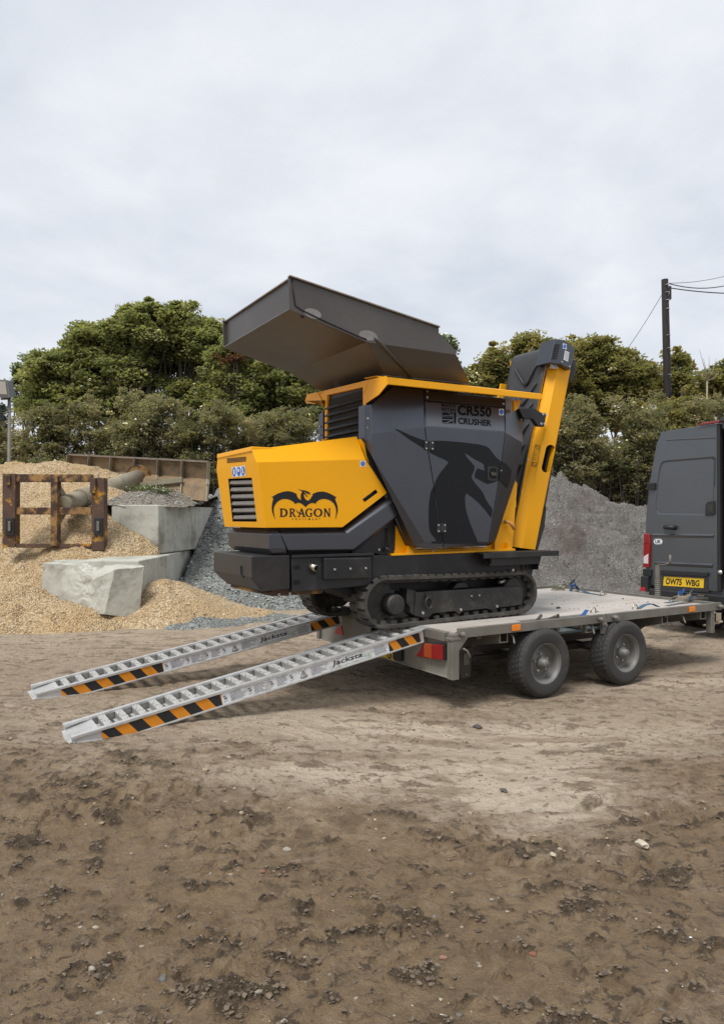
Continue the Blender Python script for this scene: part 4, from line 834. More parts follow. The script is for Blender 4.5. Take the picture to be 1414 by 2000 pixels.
# open stowage trough beside the rail
mb = MB(); mb.box((4.36, VN + .05, .50), (5.17, 4.655, .515)); mb.box((4.36, 4.64, .515), (5.17, 4.655, .60)); tr.part('stowage_trough', mb, mat('dark_teal_paint', (.055, .075, .08), .6, dirt=(.2, .17, .13), dscale=5))
mb = MB(); mb.box((4.70, 4.50, .515), (4.72, 4.52, .66)); mb.tube([(4.40, 4.52, .575), (4.62, 4.56, .60), (4.68, 4.50, .64)], .018, 6); mb.tube([(4.36, 4.46, .60), (4.44, 4.47, .645), (4.50, 4.5, .665)], .014, 6); mb.tube([(4.40, 4.60, .56), (4.66, 4.62, .565)], .022, 6)
for i in range(5): mb.box((4.52 + i * .03, 4.46, .52), (4.533 + i * .03, 4.50, .60))
tr.part('stowed_hardware', mb, M['galvdark'], .002)
def rail(u0, u1, v, s):
    mb = MB(); mb.box((u0, v, .568), (u1, v + s * .04, .642)); mb.box((u0, v + s * .04, .568), (u1, v + s * .06, .574)); tr.part('side_rail', mb, M['galv'], .004)
rail(U0 + .075, UJ - .012, VN, 1); rail(UJ + .012, U1, VN, 1); rail(U0 + .075, U1, VF, -1)
mb = MB(); mb.box((U1 - .04, VN + .062, .568), (U1, VF - .062, .640)); tr.part('front_rail', mb, M['galv'], .004)
mb = MB(); mb.box((U0, VN + .10, .535), (U0 + .05, VF - .10, .606)); tr.part('rear_sill', mb, M['galv'], .004)
# hinge lugs and rope pins on the rail
for u, z in ((5.08, .605), (5.27, .607), (6.84, .607), (U0 + .09, .60)):
    mb = MB(); mb.tube([(u, VN + .005, z), (u, VN - .055, z)], .021, 12); mb.tube([(u, VN - .052, z), (u, VN - .062, z)], .016, 12); tr.part('lashing_pin', mb, M['galv'])
mb = MB(); mb.box((5.12, VN - .012, .47), (5.175, VN + .02, .60)); mb.tube([(5.148, VN - .01, .55), (5.148, VN - .03, .55)], .016, 10); tr.part('tilt_hinge', mb, M['galv'], .003)
for u in (4.08, 5.02, 6.30, 4.30):
    mb = MB(); mb.tube([(u, VN + .09, .57), (u + .005, VN + .02, .53), (u, VN + .005, .50), (u - .02, VN - .02, .485)], .008, 6); tr.part('rope_hook', mb, M['galv'])
for px in (1007, 1350):
    q = f.V(px, 1220 if px < 1100 else 1188, VN); mb = MB(); mb.box((q.x - .045, VN - .012, .582), (q.x + .045, VN + .001, .632)); s = tr.part('side_marker', mb, M['amber'], .004)
    mb = MB(); [bolt(mb, (q.x + d, VN - .012, .607), (0, -1, 0), .005, .002) for d in (-.034, .034)]; tr.part('screw', mb, M['zinc'], parent=s)
# outriggers under the deck: open channels
for u in (3.98, 4.98, 6.02, 6.62):
    mb = MB(); o8 = [(u - .04, VN + .03), (u + .04, VN + .03), (u + .04, 4.80), (u - .04, 4.80)]
    mb.hexa([(u - .04, VN + .02, .49), (u - .03, VN + .02, .49), (u - .03, 4.85, .40), (u - .04, 4.85, .40), (u - .04, VN + .02, .566), (u - .03, VN + .02, .566), (u - .03, 4.85, .566), (u - .04, 4.85, .566)])
    mb.hexa([(u - .03, VN + .02, .49), (u + .05, VN + .02, .49), (u + .05, 4.85, .40), (u - .03, 4.85, .40), (u - .03, VN + .02, .498), (u + .05, VN + .02, .498), (u + .05, 4.85, .408), (u - .03, 4.85, .408)])
    mb.box((u + .042, VN + .022, .498), (u + .05, VN + .03, .566)); tr.part('outrigger', mb, M['galv'], .002)
# chassis longitudinals, cross members
for v in (4.86, 6.16):
    for ua, ub, za in ((U0 + .04, 3.9, .42), (3.9, 6.0, .33), (6.0, 6.82, .36)):
        mb = MB(); mb.hexa([(ua, v, za if ua > 3.6 else .44), (ub, v, .33 if ub < 6.1 else .40), (ub, v + .05, .33 if ub < 6.1 else .40), (ua, v + .05, za if ua > 3.6 else .44), (ua, v, .57), (ub, v, .57), (ub, v + .05, .57), (ua, v + .05, .57)])
        tr.part('chassis_beam', mb, M['galvdark'], .004)
mb = MB(); mb.prism([(6.0, 4.84, .36), (6.35, 4.84, .40), (6.2, 4.84, .34), (6.08, 4.84, .305)], (0, .03, 0)); tr.part('skid_gusset', mb, M['galvdark'], .003)
for u in (3.75, 4.35, 4.9, 5.5, 6.1, 6.75):
    mb = MB(); mb.box((u, 4.46, .53), (u + .05, VF - .08, .572)); tr.part('cross_member', mb, M['galvdark'])
mb = MB(); mb.box((6.74, VN + .012, .34), (6.80, VN + .07, .566)); [bolt(mb, (6.77, VN + .012, z), (0, -1, 0), .008, .006) for z in (.38, .44, .50)]; tr.part('front_stake_post', mb, M['galv'], .004)
# suspension hangers and axles
for u, v in ((3.88, 4.78), (4.88, 4.78), (5.86, 4.78)):
    mb = MB(); mb.prism([(u - .17, v, .50), (u + .17, v, .50), (u + .09, v, .33), (u + .075, v, .17), (u, v, .14), (u - .075, v, .17), (u - .09, v, .33)], (0, .02, 0)); mb.prism([(u - .10, v - .025, .40), (u + .06, v - .025, .40), (u + .05, v - .025, .15), (u - .05, v - .025, .15)], (0, .02, 0))
    s = tr.part('suspension_hanger', mb, M['galvdark'], .003)
    mb = MB(); mb.box((u - .03, v - .035, .26), (u + .03, v - .026, .36)); [bolt(mb, (u + a, v - .026, b), (0, -1, 0), .012, .01) for a, b in ((-.0, .18), (-.06, .40), (.08, .42), (-.1, .46))]; tr.part('bolt_plate', mb, M['galv'], .002, parent=s)
for u in (4.40, 5.36):
    mb = MB(); mb.tube([(u, 4.55, .285), (u, 6.5, .285)], .035, 12); mb.box((u - .38, 4.84, .27), (u + .38, 4.89, .30)); mb.box((u - .30, 4.845, .245), (u + .30, 4.885, .268)); tr.part('axle', mb, M['galvdark'], .003)
# rear light board
mb = MB(); PU = U0 + .03
mb.box((PU, VN + .07, .262), (PU + .012, 5.16, .535)); mb.box((PU, 5.16, .262), (PU + .012, 5.62, .33)); mb.box((PU, 5.62, .262), (PU + .012, VF, .535)); mb.box((PU - .012, VN + .06, .250), (PU + .03, VF, .262)); mb.box((PU - .01, VN + .06, .536), (PU + .03, VF, .545)); tr.part('rear_panel', mb, M['panel'], .002)
mb = MB(); mb.box((U0, VN, .25), (U0 + .07, VN + .065, .60)); mb.prism([(U0 + .07, VN, .57), (U0 + .16, VN, .57), (U0 + .07, VN, .47)], (0, .012, 0)); mb.box((U0 - .01, VN - .005, .555), (U0 + .10, VN + .075, .575)); tr.part('rear_corner_post', mb, M['galv'], .004)
mb = MB(); mb.box((U0, VF - .06, .25), (U0 + .07, VF, .60)); tr.part('rear_corner_post', mb, M['galv'], .004)
mb = MB(); mb.tube([(U0 + .10, VN - .01, .49), (U0 + .13, VN - .02, .47), (U0 + .15, VN - .035, .42)], .009, 6); tr.part('rope_hook', mb, M['galv'])
def on_panel(px, py): return f.U(px, py, PU)
def lampbox(name, pts, m, th=.045, b=.006, parent=None): mb = MB(); mb.prism([on_panel(*p) for p in pts], (-th, 0, 0)); return tr.part(name, mb, m, b, parent=parent)
hs_ = lampbox('lamp_housing', [(834, 1254), (874, 1256), (874, 1289), (834, 1283)], M['vanblack'], .03)
def lens(pts, m): 
    mb = MB(); mb.prism([on_panel(*p) + Vector((-.03, 0, 0)) for p in pts], (-.018, 0, 0)); tr.part('lens', mb, m, .005, parent=hs_)
lens([(836, 1255), (851, 1257), (851, 1285.5), (836, 1282)], M['lampor']); lens([(852, 1257), (873, 1258.5), (873, 1288), (852, 1285.5)], M['red'])
lampbox('triangle_reflector', [(829, 1256), (839, 1286), (813.5, 1281)], M['redl'], .008, .003)
lampbox('triangle_reflector', [(663, 1222.5), (668, 1222.5), (671.5, 1240.5), (654, 1236)], M['redl'], .008, .003)
lampbox('number_plate_lamp', [(772, 1266), (789, 1268.5), (789, 1291), (772, 1287)], M['vanblack'], .03)
np_ = lampbox('number_plate', [(742, 1262), (771, 1266), (771, 1291), (742, 1284)], M['plate'], .008, .001)
mb = MB(); text_on(mb, 'G', *[on_panel(*q) + Vector((-.0095, 0, 0)) for q in ((757, 1285), (766, 1287), (766, 1270), (757, 1268))], offset=.03); tr.part('lettering', mb, M['inkblack'], parent=np_, fix=False)
# draw bar and jockey tube
mb = MB(); mb.hexa([(6.8, 4.9, .40), (6.8, 4.98, .40), (8.0, 5.46, .40), (8.0, 5.40, .40), (6.8, 4.9, .50), (6.8, 4.98, .50), (8.0, 5.46, .50), (8.0, 5.40, .50)]); mb.hexa([(6.8, 6.1, .40), (6.8, 6.02, .40), (8.0, 5.5, .40), (8.0, 5.56, .40), (6.8, 6.1, .50), (6.8, 6.02, .50), (8.0, 5.5, .50), (8.0, 5.56, .50)]); tr.part('drawbar', mb, M['galv'], .004)
mb = MB(); mb.box((7.95, 5.40, .42), (8.28, 5.56, .52)); mb.tube([(8.2, 5.48, .38), (8.2, 5.48, .55)], .045, 12); tr.part('coupling', mb, M['galvdark'], .01)
mb = MB(); mb.tube([(6.98, 4.60, .57), (7.05, 4.55, .40), (7.0, 4.58, .32), (6.86, 4.66, .30)], .010, 6); tr.part('breakaway_cable', mb, M['stickw'])
mb = MB(); mb.box((6.93, 4.46, .44), (7.02, 4.60, .52)); mb.tube([(6.90, 4.52, .47), (7.08, 4.54, .46)], .03, 10); mb.tube([(6.95, 4.5, .53), (7.06, 4.52, .40)], .014, 8); mb.tube([(6.92, 4.60, .38), (7.1, 4.50, .42)], .012, 8); tr.part('winch_fittings', mb, M['chrome'], .003)
jb = f.U(1283.5, 1104, 7.55); mb = MB(); prof = [(.001, 0), (.031, 0), (.031, -.16)] + [(r_, -.16 - i * .0125) for i in range(26) for r_ in ((.037, .033)[i % 2],)] + [(.028, -.50), (.028, -.75)]
mb.lathe([(r_, t) for r_, t in prof], jb, (0, 0, 1), 16, smooth=False); jk = tr.part('jockey_tube', mb, M['galv'])
mb = MB(); a_ = f.U(1287, 1105, 7.55); b_ = f.U(1296, 1103.5, 7.55); c_ = f.U(1308, 1099, 7.55); d_ = f.U(1308, 1084, 7.55)
mb.tube([jb + Vector((0, 0, .01)), b_, c_], .008, 6); mb.tube([c_ - Vector((0, 0, .03)), d_], .014, 8); tr.part('crank_handle', mb, M['galv'], parent=jk)
# wheels
def wheel(u, v, side, R_=.290, Wd=.205, twin=False):
    o = link('wheel', None, tr.o); o.location = Vector((u, v, .288)) - tr.base
    ax = (0, -side, 0)   # outward
    h = Wd / 2; prof = [(.165, -h * .80), (.172, -h * .92), (.205, -h * 1.0), (.245, -h * .99), (.270, -h * .90), (.2835, -h * .78)]
    for c0 in (-.60, -.22, .22, .60): prof += [(R_ - .001, h * c0 - .006), (R_ - .009, h * c0 - .0045), (R_ - .009, h * c0 + .0045), (R_ - .001, h * c0 + .006)]
    prof += [(a, -b) for a, b in [(.2835, -h * .78), (.270, -h * .90), (.256, -h * .965), (.253, -h * .985), (.245, -h * .99), (.205, -h * 1.0), (.180, -h * .94), (.172, -h * .92), (.165, -h * .80)]]
    mb = MB(); mb.lathe(prof, (0, 0, 0), ax, 120, closed=True)
    # sipes: every third segment's shoulder and centre ribs are pulled in
    m_ = len(prof); vs = [Vector(p) for p in mb.v]
    for k in range(120):
        for j in range(m_):
            q = vs[k * m_ + j]; rr = math.hypot(q.x, q.z)
            if rr > .279 and ((k + (j // 4)) % 3 == 0): s_ = (rr - .0045) / rr; vs[k * m_ + j] = Vector((q.x * s_, q.y, q.z * s_))
    mb.v = [tuple(q) for q in vs]
    ty = link('tyre', mb.mesh('tyre', [M['tyre']], fix=True), o)
    # sharpen: tread faces flat
    for p in ty.data.polygons:
        if math.hypot(p.center.x, p.center.z) > .274: p.use_smooth = False
    mb = MB(); mb.lathe([(.166, -h * .80), (.176, -h * .90), (.176, h * .90), (.166, h * .92), (.166, h * .80), (.158, h * .74), (.150, h * .55), (.148, h * .15), (.140, h * .02), (.128, -h * .02), (.118, h * .06), (.088, h * .10), (.060, h * .22), (.045, h * .24), (.001, h * .24)], (0, 0, 0), ax, 48)
    rm = link('rim', mb.mesh('rim', [M['rim']]), o)
    mb = MB(); mb.lathe([(.052, h * .20), (.050, h * .55), (.038, h * .62), (.034, h * .90), (.028, h * .98), (.001, h * 1.0)], (0, 0, 0), ax, 28); link('hub_cap', mb.mesh('hub_cap', [M['rim']]), o)
    for i in range(5):
        g_ = 2 * math.pi * i / 5 + .4; c = Vector((.074 * math.cos(g_), -side * h * .14, .074 * math.sin(g_))); mb = MB(); mb.tube([c, c + Vector(ax) * .022], .011, 6, smooth=False); mb.tube([c + Vector(ax) * .02, c + Vector(ax) * .03], .006, 6); link('wheel_nut', mb.mesh('wheel_nut', [M['zinc']]), o)
    return o
w0 = wheel(4.40, 4.435, 1)
def wcopy(w, u, v, rz=0.0, ry=0.0):
    c = copy_tree(w, w.parent); c.location = Vector((u, v, .288)) - tr.base; c.rotation_euler = (0, ry, rz); return c
wcopy(w0, 5.36, 4.40, 0, .5); wcopy(w0, 4.40, 6.52, R(180), .2); wcopy(w0, 5.36, 6.52, R(180), .9)

# ------------------------------------------------------------------ loading ramps
RL, RW, RH = 2.90, .36, .108
def make_ramp():
    root = link('loading_ramp', None); B = lambda n, mb, m, bv=.002, p=None, fix=True: bev(link(n, mb.mesh(n, m if isinstance(m, list) else [m], fix=fix), p or root), bv)
    zt = lambda x: RH
    zb = lambda x: float(np.interp(x, [0, .19, .36], [.068, .030, 0]))
    for y0, sgn in ((0, 1), (RW - .03, -1)):
        mb = MB(); ye = y0 if sgn > 0 else RW; w = .006 * sgn
        # web, and the two rolled flanges of the side member
        mb.hexa([(0.01, ye, 0), (RL, ye, 0), (RL, ye + w, 0), (0.01, ye + w, 0), (0.01, ye, .014), (RL, ye, RH), (RL, ye + w, RH), (0.01, ye + w, .014)]) if False else None
        xs = [.0, .30, RL]
        for a, b in ((0.0, .19), (.19, .36), (.36, RL)):
            mb.hexa([(a, ye, zb(a)), (b, ye, zb(b)), (b, ye + w, zb(b)), (a, ye + w, zb(a)), (a, ye, zt(a)), (b, ye, zt(b)), (b, ye + w, zt(b)), (a, ye + w, zt(a))])
            for (zo, hh_, out) in ((lambda x: zt(x) - .010, .020, .010), (lambda x: zb(x) - .002, .012, .008)):
                za, zb2 = zo(a), zo(b); y1, y2 = ye - out * sgn, ye + .030 * sgn
                mb.hexa([(a, y1, za), (b, y1, zb2), (b, y2, zb2), (a, y2, za), (a, y1, za + hh_), (b, y1, zb2 + hh_), (b, y2, zb2 + hh_), (a, y2, za + hh_)])
        mb.box((RL, ye - .010 * sgn, -.002), (RL + .010, ye + .030 * sgn, RH + .010)); B('side_member', mb, M['alu'])
    n = 22; pitch = (RL - .20) / n
    rung = None
    for i in range(n):
        x = .20 + pitch * (i + .25)
        if rung is None:
            mb = MB(); mb.mi = 1; mb.box((0, .031, RH - .060), (.052, RW - .031, RH - .006)); mb.box((-.022, .031, RH - .062), (.0, RW - .031, RH - .056))
            mb.mi = 0
            for k in range(3): mb.box((.003 + k * .018, .031, RH - .006), (.011 + k * .018, RW - .031, RH - .001))
            for k in range(3):
                for j in range(14):
                    yj = .036 + j * .021; mb.box((.004 + k * .018, yj, RH - .001), (.010 + k * .018, yj + .009, RH + .003))
            rung = B('rung', mb, [M['alutop'], M['alushaded']], 0); rung.location = (x, 0, 0)
        else: c = rung.copy(); COL.objects.link(c); c.parent = root; c.location = (x, 0, 0)
    mb = MB(); mb.hexa([(-.045, .012, .060), (.19, .031, RH - .03), (.19, RW - .031, RH - .03), (-.045, RW - .012, .060), (-.04, .012, .068), (.19, .031, RH - .010), (.19, RW - .031, RH - .010), (-.04, RW - .012, .068)])
    for k in range(12):
        for j in range(15):
            x = -.02 + k * .016; z = .068 + (RH - .078) * (x + .04) / .23; y = .036 + j * .0195; mb.box((x, y, z), (x + .007, y + .010, z + .0015))
    B('foot_plate', mb, M['alu'], 0)
    # tongue hooked over the trailer sill
    mb = MB(); mb.box((RL - .02, .02, RH - .012), (RL + .11, RW - .02, RH + .002)); B('hook_plate', mb, M['alu'], .002)
    # hazard striping on the near web
    def stripes(x0, x1, n, first):
        zlo, s = .013, .045
        def zl(x): return zb(x) + .012
        def zhi(x): return zt(x) - .013
        L = (x1 - x0) / n
        for i in range(-1, n + 1):
            a, b = x0 + i * L, x0 + (i + 1) * L; m_ = M['orange'] if (i + first) % 2 else M['hazblack']
            # slanted band leaning back, clipped to the strip
            pts = [(a + s, zlo), (b + s, zlo), (b - s * .2, None), (a - s * .2, None)]
            q = []
            for x, z in pts:
                xc = min(max(x, x0), x1); q.append((xc, -.0012, zl(xc) if z is not None else zhi(xc)))
            if abs(q[0][0] - q[1][0]) < 1e-4 and abs(q[2][0] - q[3][0]) < 1e-4: continue
            if q[0][0] == q[1][0]: q = [q[0], q[2], q[3]]
            elif q[2][0] == q[3][0]: q = q[:3]
            mb = MB(); mb.face(q); B('hazard_stripe', mb, m_, 0, fix=False)
    stripes(.19, 1.05, 9, 0); stripes(2.55, 2.88, 4, 1)
    mb = MB(); mb.face([(1.052, -.0012, .012), (2.548, -.0012, .012), (2.548, -.0012, RH - .012), (1.052, -.0012, RH - .012)]); lab = B('label_strip', mb, M['white'], 0, fix=False)
    mb = MB(); text_on(mb, 'Jacksta', (1.99, -.0022, .030), (2.28, -.0022, .030), (2.29, -.0022, RH - .026), (2.00, -.0022, RH - .026), offset=.02); B('brand_lettering', mb, M['inkblack'], 0, lab, fix=False)
    mb = MB(); text_on(mb, 'co.uk', (2.295, -.0022, .034), (2.36, -.0022, .034), (2.36, -.0022, .052), (2.295, -.0022, .052), offset=.02); mb.box((2.29, -.0020, .054), (2.40, -.0024, .0565)); mb.box((1.97, -.0020, .020), (2.36, -.0024, .0225)); B('web_lettering', mb, M['green'], 0, lab, fix=False)
    mb = MB(); rr = random.Random(3)
    for x0, x1 in ((1.12, 1.27), (1.31, 1.42), (1.50, 1.60), (1.80, 1.96), (2.40, 2.53)):
        for k in range(7):
            z = .022 + k * .010; w = rr.uniform(.55, 1) * (x1 - x0); mb.box((x0, -.0019, z), (x0 + w, -.0023, z + .0035))
    for xc in (1.08, 1.28, 1.46, 1.63):   # little pictograms: ramp, wheel, box
        mb.face([(xc - .016, -.0022, .025), (xc + .016, -.0022, .035), (xc + .016, -.0022, .038), (xc - .016, -.0022, .029)]); mb.box((xc - .01, -.0019, .045), (xc + .012, -.0023, .060)); mb.box((xc - .016, -.0019, .064), (xc + .004, -.0023, .074))
    B('instruction_print', mb, M['print'], 0, lab, fix=False)['kind'] = 'stuff'
    mb = MB(); T = [(1.70, .022), (1.765, .022), (1.7325, .082)]; c = (sum(t[0] for t in T) / 3, sum(t[1] for t in T) / 3); I_ = [(c[0] + (x - c[0]) * .72, c[1] + (z - c[1]) * .72) for x, z in T]
    for i in range(3): j = (i + 1) % 3; mb.face([(T[i][0], -.0022, T[i][1]), (T[j][0], -.0022, T[j][1]), (I_[j][0], -.0022, I_[j][1]), (I_[i][0], -.0022, I_[i][1])])
    mb.box((1.7300, -.0021, .040), (1.7350, -.0024, .060)); mb.box((1.7300, -.0021, .032), (1.7350, -.0024, .036)); B('warning_triangle', mb, M['inkblack'], 0, lab, fix=False)
    return root
ra = make_ramp()
def place_ramp(o, foot, top, extra_z=0.0):
    a = Vector(foot); b = Vector(top); d = b - a; o.location = FT.w(a); o.rotation_euler = (0, -math.asin(d.z / d.length), TH + math.atan2(d.y, d.x)); o.scale = (.925,) * 3
place_ramp(ra, (.765, 4.72, .045), (3.40, 4.72, .495)); tag(ra, 'aluminium loading ramp nearest the camera, striped edge, leaning on the trailer', 'ramp', 'pair of loading ramps')
rb = copy_tree(ra); place_ramp(rb, (.708, 5.96, .060), (3.38, 5.96, .495)); tag(rb, 'aluminium loading ramp farther back, its top beneath the far track', 'ramp', 'pair of loading ramps')

# ------------------------------------------------------------------ ratchet straps on the deck
def strap(label, pts, w, m=None, name='ratchet_strap', loops=None, hook=None, ratchet=None, roll=None):
    base = Vector(pts[0]); t = Thing(name, label, 'strap', base); mb = MB(); L_ = []
    for i, p in enumerate(pts):
        p = Vector(p); d = (Vector(pts[min(i + 1, len(pts) - 1)]) - Vector(pts[max(i - 1, 0)])); d.z = 0; d.normalize(); s_ = Vector((-d.y, d.x, 0)) * w / 2; L_.append((p - s_, p + s_))
    mb.shell([[L_[i][0], L_[i + 1][0], L_[i + 1][1], L_[i][1]] for i in range(len(pts) - 1)], (0, 0, .004)); mb.smooth = True; t.part('webbing', mb, m or M['strap'])
    if hook:
        for h_ in hook: 
            h_ = Vector(h_); mb = MB(); mb.tube([h_ + Vector(o) for o in ((-.035, 0, .0), (-.02, .0, .035), (.015, 0, .045), (.035, 0, .02), (.03, 0, .0), (.07, .0, .002))], .006, 8); t.part('hook', mb, M['chrome'])
    if ratchet:
        c = Vector(ratchet); mb = MB()
        for s_ in (-.03, .03): mb.prism([c + Vector((a, s_, b)) for a, b in ((-.11, .004), (.06, .004), (.09, .03), (.07, .055), (-.02, .05), (-.11, .02))], (0, .004, 0))
        mb.tube([c + Vector((.05, -.045, .035)), c + Vector((.05, .048, .035))], .018, 12); mb.tube([c + Vector((-.09, -.034, .012)), c + Vector((-.09, .036, .012))], .006, 8); t.part('ratchet', mb, M['chrome'], .001)
        mb = MB()
        for s_ in (-.038, .036): mb.prism([c + Vector((a, s_, b)) for a, b in ((.03, .03), (.07, .02), (.16, .055), (.15, .075), (.06, .06))], (0, .004, 0))
        t.part('handle_frame', mb, M['chrome'], .001)
        mb = MB(); mb.tube([c + Vector((.15, -.02, .064)), c + Vector((.24, .0, .10)), c + Vector((.27, .01, .115))], [.012, .016, .014], 8); t.part('handle_grip', mb, M['vanblack'])
    if roll:
        c = Vector(roll); mb = MB(); pts_ = [c + Vector((a, 0, b)) for a, b in ((-.07, .0), (-.05, .055), (-.01, .07), (.03, .05), (.06, .006))]
        mb.shell([[pts_[i] - Vector((0, .024, 0)), pts_[i + 1] - Vector((0, .024, 0)), pts_[i + 1] + Vector((0, .024, 0)), pts_[i] + Vector((0, .024, 0))] for i in range(4)], (0, 0, .005)); t.part('webbing_loop', mb, M['strap'])
        mb = MB(); k_ = c + Vector((-.06, -.03, .05)); mb.prism([k_ + Vector(o) for o in ((-.05, 0, .0), (-.04, 0, .035), (.02, 0, .03), (.045, 0, .055), (.05, 0, .02), (.0, 0, .0))], (0, .012, 0)); t.part('tail_end', mb, M['strapb'])
    return t
DZ = .614
q = lambda px, py, z=DZ: f.Z(px, py, z)
a = q(1092, 1153); b = q(1122, 1154); c = q(1150, 1159); d = q(1176, 1163)
strap('blue ratchet strap coiled on the far side of the deck beside the crusher', [b, b.lerp(c, .5) + Vector((0, 0, .02)), c, d], .05, hook=[d + Vector((0, 0, .01))], ratchet=a + Vector((0, 0, .0)), roll=b + Vector((0, 0, .0)))
a = q(1324, 1174, .643); b = q(1246, 1189, .643); c = q(1278, 1186, .643)
strap('blue ratchet strap lying at the front corner of the trailer before the number plate', [q(1300, 1178, .643), a, a + Vector((.3, .02, .03)), a + Vector((.5, .08, .0))], .05, ratchet=a, roll=a + Vector((.12, .03, .02)))
strap('loose blue strap end with hook, folded over the near deck rail', [b, b.lerp(c, .4) + Vector((0, 0, .03)), b.lerp(c, .8) + Vector((0, 0, .035)), c + Vector((.05, 0, 0))], .05, hook=[b + Vector((-.05, 0, .0))])
b = q(1140, 1203, .612); strap('short bright blue strap end over the trailer rail near the hinge', [b + Vector((-.02, 0, 0)), b + Vector((.04, .0, .05))], .045, M['strapb'], hook=[q(1158, 1196, .645)])
# dirt dropped on the deck
n = 110; uu = rng.uniform(5.3, 6.6, n); vv = 4.9 + rng.normal(0, .03, n) + rng.random(n) * .08; k = rng.random(n) < .25; uu[k] = rng.uniform(5.1, 6.8, k.sum()); vv[k] = rng.uniform(4.6, 6.2, k.sum())
P = np.stack([uu * FT.c - vv * FT.s, uu * FT.s + vv * FT.c, np.full(n, DZ)], -1); stones('dirt_crumbs', P, .002 + .007 * rng.random(n) ** 3, M['clods'])
for i, (px, py, s, lab) in enumerate(((1090, 1188, .022, 'reddish brown soil clod on the deck just ahead of the track'), (1216, 1170, .011, 'small dark soil clod in the middle of the deck'), (1078, 1180, .011, 'small soil clod on the deck beyond the reddish one'))):
    p = q(px, py); bm = bmesh.new(); bmesh.ops.create_icosphere(bm, subdivisions=2, radius=s)
    for v in bm.verts: v.co = v.co * random.uniform(.75, 1.2); v.co.z *= .6
    me = bpy.data.meshes.new('soil_clod'); bm.to_mesh(me); bm.free(); me.materials.append(M['clods']); o = link('soil_clod', me); o.location = FT.w(p + Vector((0, 0, s * .3))); tag(o, lab, 'soil clod')
# ------------------------------------------------------------------ mobile crusher
VC = 5.55
cr_ = Thing('mobile_crusher', 'yellow and dark grey tracked rock crusher standing on the trailer bed and ramp tops', 'crusher', (3.9, VC, .60))
KS = .953   # the machine as surveyed is 4.7 % smaller and stands that much nearer, tracks on the deck
_b = FT.w((3.9, VC, .60)); cr_.o.location = (_b.x * KS, _b.y * KS, 1.5 + (_b.z - 1.5) * KS); cr_.o.scale = (KS, KS, KS)
cp = cr_.part; V_ = f.V
def px_prism(pts, v, dv): return [V_(x, y, v) for x, y in pts], (0, dv, 0)
# ---- tracks
def track_path():
    c1, r1 = (3.300, .785), .222; c2, r2 = (4.842, .790), .200; pts = []
    for k in range(14): g_ = R(88 + (272 - 88) * k / 13); pts.append((c1[0] + r1 * math.cos(g_), c1[1] + r1 * math.sin(g_)))
    pts += [(3.45, .563), (3.62, .566), (3.80, .571), (4.0, .577), (4.3, .582), (4.6, .584)]
    for k in range(13): g_ = R(-88 + 176 * k / 12); pts.append((c2[0] + r2 * math.cos(g_), c2[1] + r2 * math.sin(g_)))
    pts += [(4.5, .992), (4.1, .994), (3.7, 1.000)]
    return pts
def resample(pts, n):
    P_ = [Vector((a, b, 0)) for a, b in pts]; P_.append(P_[0]); L_ = [0]
    for i in range(1, len(P_)): L_.append(L_[-1] + (P_[i] - P_[i - 1]).length)
    out = []; j = 0
    for k in range(n):
        s = L_[-1] * k / n
        while L_[j + 1] < s: j += 1
        t = (s - L_[j]) / (L_[j + 1] - L_[j]); out.append(P_[j].lerp(P_[j + 1], t))
    return out
TPATH = resample(track_path(), 156)
def track(v0, v1, nm='rubber_track'):
    n = len(TPATH); C_ = sum(TPATH, Vector()) / n; mb = MB(); ins = []
    for i in range(n):
        d = (TPATH[(i + 1) % n] - TPATH[i - 1]).normalized(); nn = Vector((d.y, -d.x, 0)); nn = nn if nn.dot(TPATH[i] - C_) > 0 or True else -nn
        ins.append(nn)
    sg = 1 if ins[5].dot(TPATH[5] - C_) > 0 else -1
    ins = [x * sg for x in ins]; th = .030
    for i in range(n):
        j = (i + 1) % n; a, b = TPATH[i], TPATH[j]; na, nb = ins[i], ins[j]
        o = lambda p, m, s, v: (p.x + m.x * s, v, p.y + m.y * s)
        edge = .010
        ring_a = [o(a, na, -.004, v0 + .0), o(a, na, -.014, v0 + edge), o(a, na, -.014, v1 - edge), o(a, na, -.004, v1), o(a, na, -th, v1), o(a, na, -th, v0)]
        ring_b = [o(b, nb, -.004, v0 + .0), o(b, nb, -.014, v0 + edge), o(b, nb, -.014, v1 - edge), o(b, nb, -.004, v1), o(b, nb, -th, v1), o(b, nb, -th, v0)]
        for k in range(6): l = (k + 1) % 6; mb.face([ring_a[k], ring_b[k], ring_b[l], ring_a[l]])
        if i % 3 == 0:   # outer lugs, staggered halves
            for (va, vb, sh_) in ((v0 + .004, v0 + (v1 - v0) * .55, 0), (v0 + (v1 - v0) * .45, v1 - .004, 1)):
                k = (i + sh_) % n; k2 = (k + 2) % n; p, p2 = TPATH[k], TPATH[k2]; m1, m2 = ins[k], ins[k2]
                mb.hexa([o(p, m1, -.014, va), o(p2, m2, -.014, va), o(p2, m2, -.014, vb), o(p, m1, -.014, vb), o(p, m1, .008, va + .006), o(p2, m2, .008, va + .006), o(p2, m2, .008, vb), o(p, m1, .008, vb)])
        if i % 4 == 0:   # inner guide teeth
            k2 = (i + 2) % n; p, p2 = TPATH[i], TPATH[k2]; m1, m2 = ins[i], ins[k2]; vm = v0 + .05
            mb.hexa([o(p, m1, -th + .002, vm), o(p2, m2, -th + .002, vm), o(p2, m2, -th + .002, v1 - .05), o(p, m1, -th + .002, v1 - .05), o(p, m1, -th - .030, vm + .005), o(p2, m2, -th - .030, vm + .005), o(p2, m2, -th - .030, v1 - .055), o(p, m1, -th - .030, v1 - .055)])
    cp(nm, mb, M['rubber'], fix=True)
